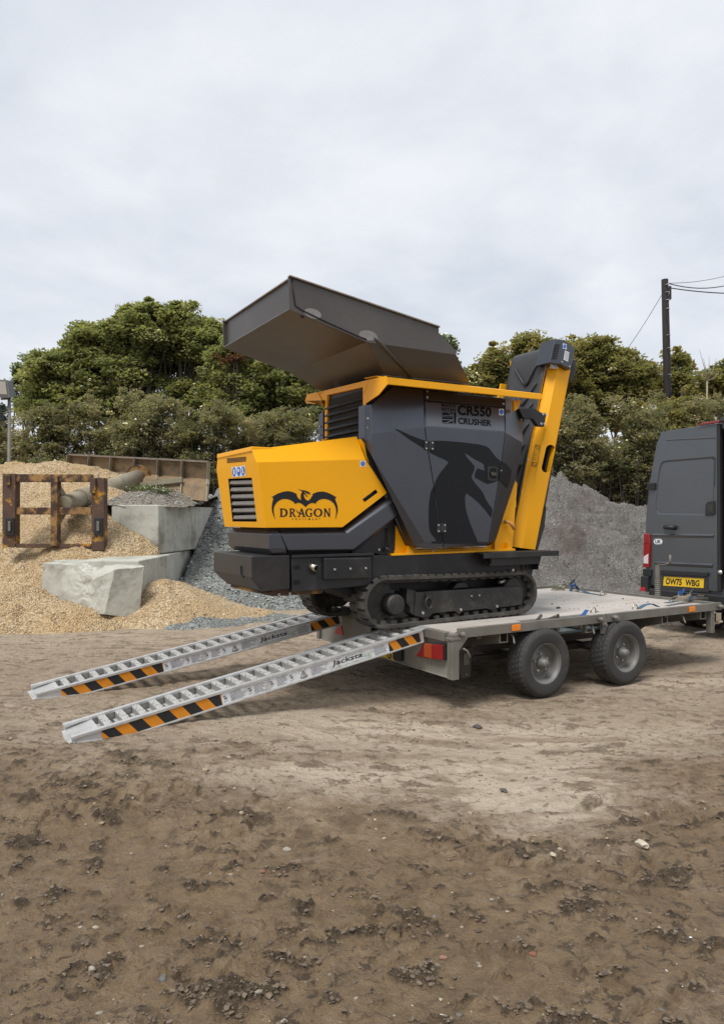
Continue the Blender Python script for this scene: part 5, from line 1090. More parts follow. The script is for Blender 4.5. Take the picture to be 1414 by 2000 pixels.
track(5.09, 5.335); track(6.05, 6.295)
def track_frame(s):
    m = (lambda mb: mb if s > 0 else mb.mirror(5.6925)); out = []
    def add(nm, mb, mt, b=.004, parent=None): o = cp(nm, m(mb), mt, b, parent=parent); return o
    mb = MB(); A = [V_(x, y, 5.125) for x, y in ((812, 1157), (1020, 1144.5), (1021, 1182), (975, 1187), (962, 1193), (950, 1189), (905, 1194), (897, 1201), (889, 1194), (858, 1197), (846, 1199), (838, 1206), (826, 1207), (810.5, 1203))]; mb.prism(A, (0, .17, 0)); fr = add('track_frame', mb, M['track_frame'], .008)
    mb = MB(); mb.prism([V_(x, y, 5.14) for x, y in ((795, 1150), (812, 1154), (811, 1203), (803, 1198), (800, 1185), (794, 1178))], (0, .12, 0)); add('frame_nose', mb, M['track_frame'])
    mb = MB(); mb.prism([V_(x, y, 5.16) for x, y in ((884, 1150), (893, 1139), (908, 1138), (916, 1147))], (0, .1, 0)); add('top_slide', mb, M['black'])
    mb = MB(); c = V_(775, 1182, 5.11); mb.lathe([(.001, .0), (.078, .0), (.092, .014), (.096, .05), (.096, .14), (.12, .15), (.12, .17), (.001, .17)], c, (0, 1, 0), 32); add('drive_motor', mb, M['track_frame'])
    mb = MB(); c2 = (3.300, 5.23, .785)
    for k in range(13):
        g_ = 2 * math.pi * k / 13; dx, dz = math.cos(g_), math.sin(g_); p = Vector(c2) + Vector((dx, 0, dz)) * .155; t_ = Vector((-dz, 0, dx)); mb.hexa([p - t_ * .025 + Vector((0, -.012, 0)), p + t_ * .025 + Vector((0, -.012, 0)), p + t_ * .025 + Vector((0, .012, 0)), p - t_ * .025 + Vector((0, .012, 0)), p - t_ * .010 + Vector((dx * .03, -.012, dz * .03)), p + t_ * .010 + Vector((dx * .03, -.012, dz * .03)), p + t_ * .010 + Vector((dx * .03, .012, dz * .03)), p - t_ * .010 + Vector((dx * .03, .012, dz * .03))])
    mb.tube([(3.300, 5.215, .785), (3.300, 5.245, .785)], .158, 26, smooth=False); add('sprocket', mb, M['track_frame'], 0)
    mb = MB(); mb.lathe([(.001, -.05), (.13, -.05), (.15, -.04), (.15, .04), (.13, .05), (.001, .05)], (4.842, 5.215, .800), (0, 1, 0), 28); add('idler_wheel', mb, M['track_frame'], 0)
    for k in range(4):
        mb = MB(); mb.lathe([(.001, -.06), (.05, -.06), (.055, -.05), (.055, .05), (.05, .06), (.001, .06)], (3.68 + k * .27, 5.215, .665 + (.01 * k)), (0, 1, 0), 16); add('roller', mb, M['track_frame'], 0)
    for (x, y, r_) in ((824.9, 1197, .014), (899, 1190.5, .014), (969.6, 1184, .014), (920, 1164, .009), (935, 1162.5, .009)):
        mb = MB(); bolt(mb, V_(x, y, 5.125), (0, -1, 0), r_, .010); add('bolt', mb, M['zinc'], 0)
    mb = MB(); c = V_(927.5, 1163, 5.125); mb.tube([c, c + Vector((0, -.004, 0))], .048, 20, smooth=False); c = V_(837, 1165, 5.125); mb.box(c + Vector((-.045, -.006, -.03)), c + Vector((.045, 0, .045))); add('cover_plate', mb, M['black'], .001)
    mb = MB(); c = V_(837.5, 1178, 5.10); pts = [c + Vector((.036 * math.cos(g_), 0, .050 * math.sin(g_))) for g_ in [2 * math.pi * k / 16 for k in range(17)]]; mb.tube(pts, .010, 8, cap=False); mb.box(c + Vector((-.025, .0, .04)), c + Vector((.025, .03, .075))); add('tie_down_ring', mb, M['track_frame'], 0)
track_frame(1); track_frame(-1)
# ---- undercarriage and main frame
mb = MB(); mb.box((3.25, 5.36, .74), (4.95, 5.75, 1.05)); mb.box((3.15, 5.30, .98), (5.0, 5.80, 1.10)); mb.prism([(2.75, 5.3, .94), (3.2, 5.3, .78), (3.5, 5.3, .78), (3.5, 5.3, 1.0), (2.75, 5.3, 1.0)], (0, .5, 0)); cp('car_body', mb, M['black'], .01)
mb = MB(); mb.prism([V_(x, y, 5.12) for x, y in ((569, 1090), (727, 1086), (727, 1142), (571, 1157))], (0, .012, 0)); mb.mi = 0; mb.box((2.44, 5.135, .93), (3.16, 6.0, 1.18)); fr1 = cp('front_side_frame', mb, M['black'], .004)
mb = MB(); mb.box((2.425, 5.10, 1.188), (3.185, 6.0, 1.212)); cp('frame_top_plate', mb, M['black'], .004)
mb = MB(); mb.prism([V_(x, y, 5.14) for x, y in ((727.8, 1085), (948, 1078), (1050, 1090), (1047, 1099), (1037, 1126), (1000, 1126), (727, 1141))], (0, .80, 0)); cp('rear_side_frame', mb, M['black'], .004)
for x, y in ((579.5, 1108.5), (579.5, 1137)):
    c = V_(x, y, 5.119); mb = MB(); mb.tube([c + Vector((-.02, -.001, 0)), c + Vector((-.02, .002, 0))], .018, 16, smooth=False); mb.tube([c + Vector((.02, -.001, 0)), c + Vector((.02, .002, 0))], .018, 16, smooth=False); mb.box(c + Vector((-.02, -.001, -.018)), c + Vector((.02, .002, .018))); cp('lashing_hole', mb, M['darkin'])
c = V_(612, 1108, 5.119); mb = MB(); mb.lathe([(.05, -.002), (.001, -.003)], c + Vector((0, 0, -.01)), (0, 1, 0), 20); cp('exhaust_cutout', mb, M['darkin'])
mb = MB(); mb.lathe([(.024, .0), (.026, .0), (.026, .10), (.022, .10), (.022, .0)], c + Vector((.0, -.055, -.005)), (-.25, .95, .2), 20); cp('exhaust_pipe', mb, M['chrome'])
# perforated guard
ga_, gb_, gc_, gd_ = [V_(x, y, 5.085) for x, y in ((634, 1090), (725, 1089), (725.5, 1129.5), (633.5, 1133))]
mb = MB(); mb.prism([ga_, gb_, gc_, gd_], (0, .04, 0)); gp = cp('perforated_guard', mb, M['black'], .012)
mb = MB()
for i in range(26):
    for j in range(9):
        if (i + j) % 2: continue
        s_, t_ = (i + 1.5) / 28, (j + 1.3) / 10.6
        if (i in (6, 13, 20) or i - 1 in (6, 13, 20)) and 3 < j < 6: continue
        p = ga_.lerp(gb_, s_).lerp(gd_.lerp(gc_, s_), t_) - Vector((0, .0012, 0)); mb.face([p + Vector((.0062 * math.cos(g_), 0, .0062 * math.sin(g_))) for g_ in [k * math.pi / 3 for k in range(6)]])
cp('perforations', mb, M['darkin'], parent=gp, kind='stuff', fix=False)
for x, y in ((653, 1112), (683.6, 1110.5), (713.5, 1109.5)): mb = MB(); bolt(mb, V_(x, y, 5.085), (0, -1, 0), .010, .012); cp('bolt', mb, M['zinc'], parent=gp)
mb = MB()
for x, y in ((545, 1159), (566.5, 1157)): mb.tube([V_(x, y, 5.2), V_(x, y, 5.2) + Vector((0, 0, -.02))], .012, 6, smooth=False)
cp('counterweight_bolts', mb, M['zinc'])
# counterweight
U_A = V_(491.7, 1085, 5.12).x
A = V_(491.7, 1085, 5.12); G = V_(494, 1129.6, 5.12); Fp = V_(517, 1157, 5.12) + Vector((0, .05, 0)); Hh = V_(567, 1150.5, 5.12); Cc = V_(567, 1085.5, 5.12)
mir = lambda p: Vector((p.x, 2 * VC - p.y, p.z))
A.z = Cc.z = 1.212; G.x = A.x
mb = MB(); N_ = [A, Cc, Hh, Fp, G]; mb.face(N_); mb.face([mir(p) for p in N_[::-1]]); mb.face([A, G, mir(G), mir(A)]); mb.face([G, Fp, mir(Fp), mir(G)]); mb.face([Fp, Hh, mir(Hh), mir(Fp)]); mb.face([Hh, Cc, mir(Cc), mir(Hh)]); mb.face([A, mir(A), mir(Cc), Cc])
cw = cp('counterweight', mb, M['anthlow'], .010)
mb = MB(); a = f.U(471.5, 1105, A.x - .001); b = f.U(472.5, 1123, A.x - .001); c = f.U(476, 1127, A.x - .001); mb.bar(a, b, .008, .018); mb.bar(b, c, .008, .014); cp('slot', mb, M['darkin'], parent=cw)
mb = MB(); mb.box((2.30, 5.2, .885), (2.75, 5.9, .945)); mb.box((2.2, 5.25, .91), (2.4, 5.85, .93)); cp('skid_plate', mb, M['rust'], .004)
# grey trims under the hood: front block and side block
def trim(topn, crease, bottom, frnt, nm, vface, vt, far=True, endv=None):
    pass
zc = 1.385
T0 = V_(456, 1030, 5.2)
def L3(x, y, v): return V_(x, y, v)
f1 = [L3(529, 1037, 5.16), L3(541.5, 1037, 5.14)]; c1_ = [L3(526, 1044, 5.105), L3(543.5, 1044, 5.105)]; b1_ = [L3(527, 1081, 5.13), L3(561, 1075, 5.13)]
uf = c1_[0].x; mb = MB(); zT, zC, zM, zB = 1.415, 1.375, 1.262, 1.222
def trimbox(mb, ua, ub, front):
    # cross-section swept along u, chamfered top and foot; closed round the front when asked
    sec = lambda i: [(i + .035, zT), (i, zC), (i, zM), (i + .03, zB)]
    for (va, sgn) in ((5.105, 1), (2 * VC - 5.105, -1)):
        pass
mb = MB(); near = [(5.145, zT), (5.105, zC), (5.105, zM), (5.135, zB)]
ring_f = [(uf + .03, zT), (uf, zC), (uf, zM), (uf + .035, zB)]; ue = b1_[1].x; utop = f1[1].x
prev = None; rings = []
for i, ((v, z), (u_, _)) in enumerate(zip(near, ring_f)): 
    e_ = utop + (ue - utop) * max(0, min(1, (zT - z) / (zT - zB))); rings.append([Vector((e_, v, z)), Vector((u_, v, z)), Vector((u_, 2 * VC - v, z)), Vector((e_, 2 * VC - v, z))])
for i in range(3):
    for k in range(3): mb.face([rings[i][k], rings[i][k + 1], rings[i + 1][k + 1], rings[i + 1][k]])
mb.face([r_[0] for r_ in rings] + [r_[3] for r_ in rings[::-1]]); mb.face(rings[0]); mb.face(rings[3][::-1])
tb = cp('front_trim', mb, M['anth'], .005)
# side trim strip with kicked-up tail
Ttop = [(546, 1037.5), (669, 1035.5), (757.5, 970)]; Tcr = [(549, 1044.5), (678, 1042), (767, 980)]; Tlo = [(562.5, 1074), (690, 1072.5), (778, 1005)]; Tbt = [(566, 1079), (694, 1077), (777, 1010)]
rows = [[L3(x, y, v) for x, y in r_] for r_, v in ((Ttop, 5.14), (Tcr, 5.095), (Tlo, 5.095), (Tbt, 5.125))]
mb = MB(); mb.shell([[rows[i][j], rows[i][j + 1], rows[i + 1][j + 1], rows[i + 1][j]] for i in range(3) for j in range(2)], (0, .08, 0)); mb.both(VC); cp('side_trim', mb, M['anth'], .005)
mb = MB(); mb.prism([V_(x, y, 5.19) for x, y in ((668, 1045), (760, 978), (775, 1010), (772, 1074), (765, 1083), (744, 1084), (730, 1080), (690, 1082))], (0, .7, 0)); mb.box((2.3, 5.22, 1.2), (3.0, 5.88, 1.45)); cp('engine_side_plate', mb, M['black'], .004)
for x, y in ((739.7, 1073.5),): mb = MB(); bolt(mb, V_(x, y, 5.19), (0, -1, 0), .012, .01); cp('bolt', mb, M['zinc'])
mb = MB(); mb.tube([V_(757, 1030, 5.17), V_(759, 1050, 5.165), V_(757, 1068, 5.16)], .008, 6); mb.tube([V_(752, 1072, 5.15), V_(762, 1073, 5.15)], .018, 10); cp('hose_stub', mb, M['track_frame'])
# ---- engine hood
H1, H2, H3, H4, H5 = [V_(x, y, 5.10) for x, y in ((519, 1031), (668.7, 1030), (756, 962.5), (714, 897), (501.6, 903))]; H6, H7 = V_(697, 852.5, 5.20), V_(493, 878.5, 5.16)
NS = Vector((0, 0, 0)); hole_px = [(707.8, 975), (712, 981), (737.7, 962), (733.8, 955.6)]
hole = [V_(x, y, 5.10) for x, y in hole_px]
mb = MB()
# side face cut around the slotted grab hole
out = [V_(x, y, 5.10) for x, y in ((668.7, 1030), (756, 962.5), (714, 897), (501.6, 903), (519, 1031))]
mb.face([out[0], hole[1], hole[0], out[3], out[4]]); mb.face([out[0], out[1], hole[2], hole[1]]); mb.face([out[1], out[2], hole[3], hole[2]]); mb.face([out[2], out[3], hole[0], hole[3]])
mb.face([H5, H4, H6, H7])
mf = [mir(p) for p in (H1, H2, H3, H4, H5, H6, H7)]
mb.face([mf[0], mf[4], mf[3], mf[2], mf[1]]); mb.face([mf[4], mf[6], mf[5], mf[3]])
mb.face([H7, H6, mf[5], mf[6]])
# front face with the vent opening
FP, FN = plane(H1, H5, mf[4]); fpt = lambda x, y, o=0.0: f.PL(x, y, FP, FN, o)
vo = [(445.9, 935), (492, 932.8), (502, 1019), (454.5, 1018.7)]; vi = [fpt(*p) for p in vo]
mb.face([mf[4], H5, vi[1], vi[0]]); mb.face([H5, H1, vi[2], vi[1]]); mb.face([H1, mf[0], vi[3], vi[2]]); mb.face([mf[0], mf[4], vi[0], vi[3]])
mb.face([mf[4], mf[6], H7, H5])
mb.face([H2, H3, mf[2], mf[1]]); mb.face([H3, H4, mf[3], mf[2]]); mb.face([H4, H6, mf[5], mf[3]]); mb.face([H1, H2, mf[1], mf[0]])
hood = cp('engine_hood', mb, M['yellow'], .004)
dn = FN if FN.x > 0 else -FN
mb = MB(); mb.ring(vi, [p + dn * .001 for p in vi], dn * .09) if False else None
for i in range(4): j = (i + 1) % 4; mb.face([vi[i], vi[j], vi[j] + dn * .09, vi[i] + dn * .09])
mb.face([p + dn * .09 for p in vi]); cp('vent_recess', mb, M['darkin'], parent=hood)
for i in range(4): 
    pass
mb = MB()
for i in range(4): j = (i + 1) % 4; mb.face([hole[i], hole[j], hole[j] + Vector((0, .04, 0)), hole[i] + Vector((0, .04, 0))])
mb.face([p + Vector((0, .04, 0)) for p in hole]); cp('grab_slot', mb, M['anthlow'], parent=hood)
M['slat'] = mat('dusty_louvre', (.22, .20, .18), .7, col2=(.14, .125, .11), nscale=20, bump=.2, bscale=80)
for k in range(6):
    y = 939 + k * 13.6; xl = 446.5 + (y - 935) * .103 + 1; xr = 492 + (y - 933) * .116 - .5
    a, b, c, d = fpt(xl, y, -.012), fpt(xr, y - 1.5, -.012), fpt(xr, y + 6, .0), fpt(xl, y + 6.5, .0); mb = MB(); mb.prism([a, b, c + Vector((.0, 0, 0)), d], Vector((.035, 0, -.012))); cp('louvre_slat', mb, M['slat'], .003, parent=hood)
# raised service lid on the hood front, its vent slots
a, b = V_(492.5, 878.5, 5.162), V_(492.4, 872.5, 5.162); dz = .028
mb = MB(); p0_ = H7 + Vector((-.006, 0, -.012)); p1_ = mir(p0_); mb.prism([p0_, p1_, p1_ + Vector((.0, 0, dz + .01)), p0_ + Vector((0, 0, dz + .01))], (.30, 0, 0)); cp('hood_lid', mb, M['yellow'], .006, parent=hood)
P2, N2 = plane(mf[4], mf[6], H7)
for k in range(4):
    y = 895.2 + k * 2.5; mb = MB(); mb.prism([f.PL(x, yy, FP, FN, .001) for x, yy in ((443.5, y), (480.5, y - 3.2), (481, y - 1.9), (443.6, y + 1.3))], (.002, 0, 0)); cp('vent_slot', mb, M['darkin'], parent=hood)
# stickers
def sticker(parent, q4, P, N, off=.002, m=None, nm='safety_sticker'):
    mb = MB(); mb.face([f.PL(x, y, P, N, off) for x, y in q4]); return cp(nm, mb, m or M['stickw'], parent=parent, fix=False)
def ell(cx, cy, rx, ry, n=20, rot=0.0): return [(cx + rx * math.cos(2 * math.pi * k / n), cy + ry * math.sin(2 * math.pi * k / n)) for k in range(n)]
SP, SN = plane(H1, H2, H4)
st = sticker(hood, [(453, 912.5), (479, 909), (480.5, 929.6), (455, 932)], FP, FN)
for k, cx in enumerate((458.2, 467.2, 475.6)):
    cy = 921.6 - k * .9; s_ = sticker(st, ell(cx, cy, 3.6, 9.2), FP, FN, .003, M['blue'], 'mandatory_sign'); 
    shp = [[(cx - 1.2, cy - 5), (cx + 1.4, cy - 5), (cx + 1.6, cy + 5), (cx - 1, cy + 5)], [(cx - 2, cy - 3), (cx, cy - 6), (cx + 2, cy - 3), (cx + 1.2, cy + 1), (cx - 1.2, cy + 1)], [(cx - 1.4, cy - 6), (cx + .4, cy - 6), (cx + .6, cy + 2), (cx + 2.2, cy + 4), (cx - 1.4, cy + 4.5)]][k]
    mb = MB(); mb.face([f.PL(x, y, FP, FN, .004) for x, y in shp]); cp('sign_symbol', mb, M['stickw'], parent=st, fix=False)
def blue_sticker(parent, x, y, P, N, w=5.2, h=5.8, sk=0.0):
    s_ = sticker(parent, [(x - w, y - h + sk), (x + w, y - h - sk), (x + w, y + h - sk), (x - w, y + h + sk)], P, N); mb = MB(); mb.face([f.PL(a_, b_, P, N, .003) for a_, b_ in ell(x, y, w * .82, h * .82)]); cp('sign_disc', mb, M['blue'], parent=s_ if s_.parent == cr_.o else parent, fix=False)
    mb = MB(); [mb.face([f.PL(a_, b_, P, N, .004) for a_, b_ in ((x - w * .4, y + k), (x + w * .4, y + k), (x + w * .4, y + k + .7), (x - w * .4, y + k + .7))]) for k in (-2.2, -.4, 1.4)]; cp('sign_print', mb, mat('pale_blue_print', (.2, .36, .68), .5), parent=parent, fix=False)
blue_sticker(hood, 708.4, 905.6, SP, SN)
# dragon emblem and lettering
def z8(pts): return [(520 + x / 8.8375, 940 + y / 8.8375) for x, y in pts]
emb = [(90,268),(118,258),(150,240),(190,216),(230,200),(280,184),(320,175),(360,171),(400,172),(440,180),(475,193),(505,207),(532,222),(526,238),(534,258),(548,282),(565,300),(585,314),(606,323),(598,300),(594,270),(595,240),(602,215),(612,195),(627,180),(605,168),(585,156),(562,144),(540,128),(575,142),(600,151),(625,152),(650,153),(680,162),(700,168),(715,174),(735,187),(757,197),(758,215),(756,237),(745,224),(730,216),(712,214),(700,211),(690,205),(678,192),(664,186),(652,180),(662,198),(676,206),(680,214),(690,232),(705,249),(720,254),(708,271),(694,262),(680,246),(664,228),(650,214),(648,240),(655,268),(668,294),(688,318),(712,334),(738,326),(758,306),(776,278),(792,256),(803,243),(800,232),(790,224),(815,210),(850,195),(890,183),(930,178),(970,177),(1010,182),(1045,191),(1080,205),(1115,220),(1150,240),(1182,258),(1213,275),(1195,292),(1190,305),(1196,330),(1212,370),(1226,410),(1234,455),(1235,500),(1226,550),(1214,595),(1202,635),(1192,662),(1198,610),(1204,560),(1206,515),(1200,470),(1190,432),(1175,400),(1152,368),(1120,342),(1085,323),(1050,311),(1015,305),(980,304),(945,311),(910,325),(885,342),(866,362),(845,392),(836,380),(822,375),(800,374),(780,376),(758,382),(735,394),(708,416),(680,446),(662,428),(640,410),(618,392),(595,378),(572,372),(548,371),(525,378),(500,392),(485,372),(462,350),(432,332),(400,317),(365,308),(330,304),(295,306),(260,315),(228,330),(200,350),(175,374),(155,402),(142,430),(134,462),(131,500),(134,545),(142,590),(150,630),(158,664),(138,622),(118,575),(104,530),(97,480),(97,430),(103,380),(112,340),(121,305),(120,290),(108,278)]
mb = MB(); mb.face([f.PL(x, y, SP, SN, .0015) for x, y in z8(emb)]); lg = cp('dragon_emblem', mb, M['decal'], parent=hood, fix=False)
# capitals with flared feet, drawn stroke by stroke on a 10-unit grid
GL = {
 'D': ([[(0,0),(0,.8),(.8,1.1),(.8,8.9),(0,9.2),(0,10),(4.2,10),(6.6,9.2),(8,7.4),(8.4,5),(8,2.6),(6.5,.7),(4.2,0)]], [[(2.7,1.2),(4,1.2),(5.3,2),(6.1,3.4),(6.3,5),(6.1,6.7),(5.3,8),(4,8.8),(2.7,8.8)]]),
 'R': ([[(0,0),(0,.7),(.8,1),(.8,9),(0,9.3),(0,10),(4.4,10),(6.3,9.3),(7,7.6),(6.4,5.8),(5,5),(7.4,1),(8.6,.6),(8.6,0),(5.9,0),(3.2,4.6),(2.7,4.6),(2.7,1),(3.5,.7),(3.5,0)]], [[(2.7,5.6),(3.9,5.7),(4.9,6.3),(5.1,7.4),(4.7,8.5),(3.8,8.9),(2.7,8.9)]]),
 'A': ([[(0,0),(0,.6),(1,1),(4,10),(5.4,10),(8.3,1),(9.2,.6),(9.2,0),(5.2,0),(5.2,.6),(6.2,1),(5.6,3),(2.9,3),(2.3,1),(3.1,.6),(3.1,0)]], [[(3.2,4),(5.3,4),(4.3,7.4)]]),
 'G': ([[(8,9.6),(8,7),(7.2,7),(6.4,8.6),(4.9,9.1),(3.2,8.2),(2.3,6.4),(2.2,4.4),(2.8,2.3),(4.1,1),(5.2,.9),(6.2,1.2),(6.2,3.6),(5.2,4),(5.2,4.7),(8.8,4.7),(8.8,4),(8.1,3.6),(8.1,.8),(6.4,.1),(4.4,-.1),(2,.7),(.5,2.4),(0,5),(.6,7.6),(2.2,9.4),(4.6,10.1),(6.6,10)]], []),
 'O': ([[(4.6,-.1),(2,.7),(.5,2.5),(0,5),(.5,7.5),(2,9.3),(4.6,10.1),(7.2,9.3),(8.7,7.5),(9.2,5),(8.7,2.5),(7.2,.7)]], [[(4.6,1),(6,1.8),(6.9,3.3),(7.1,5),(6.9,6.7),(6,8.2),(4.6,9),(3.2,8.2),(2.3,6.7),(2.1,5),(2.3,3.3),(3.2,1.8)]]),
 'N': ([[(0,0),(0,.6),(.8,1),(.8,9),(0,9.4),(0,10),(2.6,10),(6.6,3.6),(6.6,9),(5.8,9.4),(5.8,10),(8.8,10),(8.8,9.4),(8,9),(8,0),(6.4,0),(2.2,6.8),(2.2,1),(3,.6),(3,0)]], [])}
def glyph_px(ch, x0, x1, yb, yt):   # outer and hole loops bridged, in px
    o_, h_ = GL[ch]; W_ = max(p[0] for p in o_[0]); fx = lambda p: (x0 + (x1 - x0) * p[0] / W_, yb + (yt - yb) * p[1] / 10)
    lp = [Vector((*fx(p), 0)) for p in o_[0]]; hl = [[Vector((*fx(p), 0)) for p in l] for l in h_]
    from mathutils.geometry import tessellate_polygon
    allp = lp + [p for l in hl for p in l]; tris = tessellate_polygon([lp] + hl); return [(p.x, p.y) for p in allp], tris
mb = MB()
for ch, xa, xb in (('D', 232, 372), ('R', 398, 518), ('A', 540, 682), ('G', 672, 800), ('O', 815, 972), ('N', 990, 1112)):
    (pp, ts_) = glyph_px(ch, xa, xb, 614, 468); pp = z8(pp); vs0 = [f.PL(x, y, SP, SN, .0015) for x, y in pp]; mb.raw(vs0, [tuple(t) for t in ts_])
mb.face([f.PL(x, y, SP, SN, .0015) for x, y in z8([(512, 484), (545, 522), (580, 545), (622, 552), (618, 562), (575, 558), (540, 540), (520, 510)])])
cp('name_lettering', mb, M['decal'], parent=hood, fix=False)
mb = MB()
for i, ch in enumerate('EQUIPMENT'):
    xs = (448, 500, 566, 632, 674, 728, 796, 848, 906)[i]; w_ = (16, 34, 28, 8, 16, 32, 16, 26, 20)[i]; q4 = z8([(xs, 668), (xs + w_, 668), (xs + w_, 638), (xs, 638)]); text_px(mb, ch, q4, f, SP, SN, .0015, .015)
cp('name_lettering_small', mb, M['decal'], parent=hood, fix=False)
# ---- grille tower
UG = V_(711, 756, 5.2).x; gl = lambda x, y, u=0: f.U(x, y, UG + u)
go = [(711, 856), (711, 767), (722, 741), (620.5, 766), (634, 793), (634, 860)]; gi = [(708.5, 853), (708.5, 756), (638.5, 771.5), (638.5, 858)]
O_ = [gl(*p) for p in go]; I_ = [gl(*p) for p in gi]; mb = MB(); dd = Vector((.03, 0, 0))
mb.shell([[O_[0], O_[1], O_[2], I_[1], I_[0]], [O_[2], O_[3], I_[2], I_[1]], [O_[3], O_[4], O_[5], I_[3], I_[2]]], dd); cp('grille_frame', mb, M['yellow'], .003)
mb = MB(); mb.box((UG + .02, 5.19, 1.80), (UG + .25, 5.93, 2.60)); cp('radiator_box', mb, M['darkin'])
for k in range(9):
    z = 2.545 - k * .066; mb = MB(); n1_, n2_ = Vector((UG + .012, 5.225, z)), Vector((UG + .012, 5.905, z)); mb.prism([n1_, n2_, n2_ + Vector((-.022, 0, -.030)), n1_ + Vector((-.022, 0, -.030))], (.012, 0, -.008)); cp('louvre_slat', mb, M['black'], .003)
mb = MB(); mb.box((UG - .01, 5.17, 1.95), (UG + .30, 5.205, 2.24)); mb.both(VC + .01); cp('tower_side_sheet', mb, M['yellow'], .003)
fl_ = mir(V_(712, 868, 5.16))
mb = MB(); a = [f.U(x, y, UG + .04) for x, y in ((622, 810), (631, 802), (631, 860), (621, 860))]; mb.prism(a, (.12, 0, 0)); s_ = cp('far_side_cheek', mb, M['anth'], .004)
for y in (833, 850): mb = MB(); bolt(mb, f.U(626, y, UG + .04), (-1, 0, 0), .011, .01); cp('bolt', mb, M['zinc'], parent=s_)
# ---- roof: folded yellow canopy
vl = 4.965; u_a, u_b = UG - .01, V_(1057, 770, vl).x; zA, zB_ = V_(755, 735, vl).z, V_(1057, 768, vl).z
rt = [V_(755, 735, vl), V_(1057, 768, vl)]; vi_ = 5.18
mb = MB(); far = lambda p: Vector((p.x, 2 * VC - p.y, p.z))
e1, e2 = Vector((u_a, vl + .02, zA)), Vector((u_b, vl + .02, zB_)); l1, l2 = Vector((u_a, vl - .01, zA - .010)), Vector((u_b, vl - .01, zB_ - .010)); l3, l4 = Vector((u_a + .012, vl - .012, zA - .065)), Vector((u_b, vl - .012, zB_ - .060)); g1 = Vector((u_a, vi_, zA + .015))
ld = Vector((0, .004, -.006))
mb.shell([[g1, e1, e2, Vector((u_b, vi_, zB_ + .013))], [e1, l1, l2, e2], [l1, l3, l4, l2]], ld); mb.both(VC + .01)
roof = cp('canopy_edge', mb, M['yellow'], .003)
mb = MB(); gs = [gl(x, y, -.008) for x, y in ((711, 848), (711, 770), (722, 741), (754, 734), (756, 751), (739.5, 771), (714, 788), (713.5, 848))]; mb.prism(gs, (.006, 0, 0)); cp('canopy_gusset', mb, M['yellow'], .001)
mb = MB(); k1, k2, k3, k4 = Vector((u_a, vl, 2.60)), Vector((u_a, 5.06, 2.53)), Vector((3.9, 5.10, 2.60)), Vector((3.9, vl + .01, 2.60))
mb = MB(); gs = [gl(x, y, -.008) for x, y in ((620.5, 766), (634, 793), (634, 782), (616, 789), (598, 787.5), (596, 783), (599.5, 770))]; mb.prism(gs, (.006, 0, 0)); mb.hexa([gl(598, 787, -.002), gl(616, 789, -.002), gl(616, 789, .5), gl(598, 787, .5), gl(596, 782, -.002), gl(618, 786, -.002), gl(618, 786, .5), gl(596, 782, .5)]); cp('canopy_gusset', mb, M['yellow'], .001)
mb = MB(); mb.box((UG + .03, 5.20, 2.60), (4.30, 5.92, 2.665)); cp('deck_frame', mb, M['black'], .004)
mb = MB(); mb.prism([V_(x, y, 5.10) for x, y in ((1003, 782), (1019, 782), (1010, 800), (1004, 803))], (0, .03, 0)); cp('canopy_bracket', mb, M['yellow'], .002)
# ---- crusher box: faceted cover panels
X_ = lambda x, y, v: V_(x, y, v)
B_ = dict(L1=X_(712, 791, 5.17), L2=X_(712, 866, 5.15), T1=X_(725.6, 790, 5.12), T2=X_(766, 756, 5.18), T3=X_(826.5, 761.5, 5.15), A1=X_(726, 848, 5.045), A0=X_(727.5, 893, 5.045), A2=X_(829, 834, 5.0), S2=X_(832, 862, 5.0), S3=X_(856, 1005, 5.0), S4=X_(864.5, 1056, 5.0), S5=X_(865.5, 1069.5, 5.03), A4=X_(829, 1059, 5.01), A5=X_(809, 1066, 5.05), A6=X_(836, 1070.5, 5.05), L4=X_(800, 1066, 5.12))
b = B_
mb = MB(); mb.shell([[b['T1'], b['T2'], b['T3'], b['A2'], b['A1']], [b['A1'], b['A2'], b['S2'], b['S3'], b['S4'], b['A4'], b['A0']], [b['L1'], b['T1'], b['A1'], b['A0'], b['L2']], [b['L2'], b['A0'], b['A5'], b['L4']], [b['A0'], b['A4'], b['A5']], [b['A4'], b['S4'], b['S5'], b['A6'], b['A5']]], (0, .10, 0))
fpn = cp('front_cover_panel', mb, M['anth'], .004)
_A2, _A3, _T3 = X_(830.5, 834, 5.0), X_(986, 845, 5.0), X_(828.5, 783, 5.13); _pp = plane(_T3, _A2, _A3)
D = dict(T3=_T3, T4=f.PL(985, 797, *_pp), A2=_A2, A3=_A3, S2=X_(833.5, 862, 5.0), S3=X_(857.5, 1005, 5.0), S4=X_(866, 1056, 5.0), S5=X_(867, 1069.5, 5.03), E1=X_(979, 900, 5.0), E2=X_(966, 985, 5.0), E3=X_(954, 1059, 5.0), E4=X_(948, 1066, 5.03))
d = D; mb = MB(); mb.shell([[d['T3'], d['T4'], d['A3'], d['A2']], [d['A2'], d['A3'], d['E1'], d['E2'], d['E3'], d['S4'], d['S3'], d['S2']], [d['S4'], d['E3'], d['E4'], d['S5']]], (0, .02, 0)); door = cp('access_door', mb, M['anth'], .003)
mb = MB(); mb.prism([f.PL(x, y, *_pp) for x, y in ((828.5, 763), (985, 777.5), (985, 795.3), (828.5, 781))], (0, .02, 0)); ts = cp('top_strip', mb, M['anth'], .003)
for x, y in ((833, 764.8), (833, 776), (981.5, 778.5), (981.5, 789)): mb = MB(); bolt(mb, f.PL(x, y, *_pp), (0, -1, 0), .010, .012); cp('bolt', mb, M['zinc'], parent=ts)
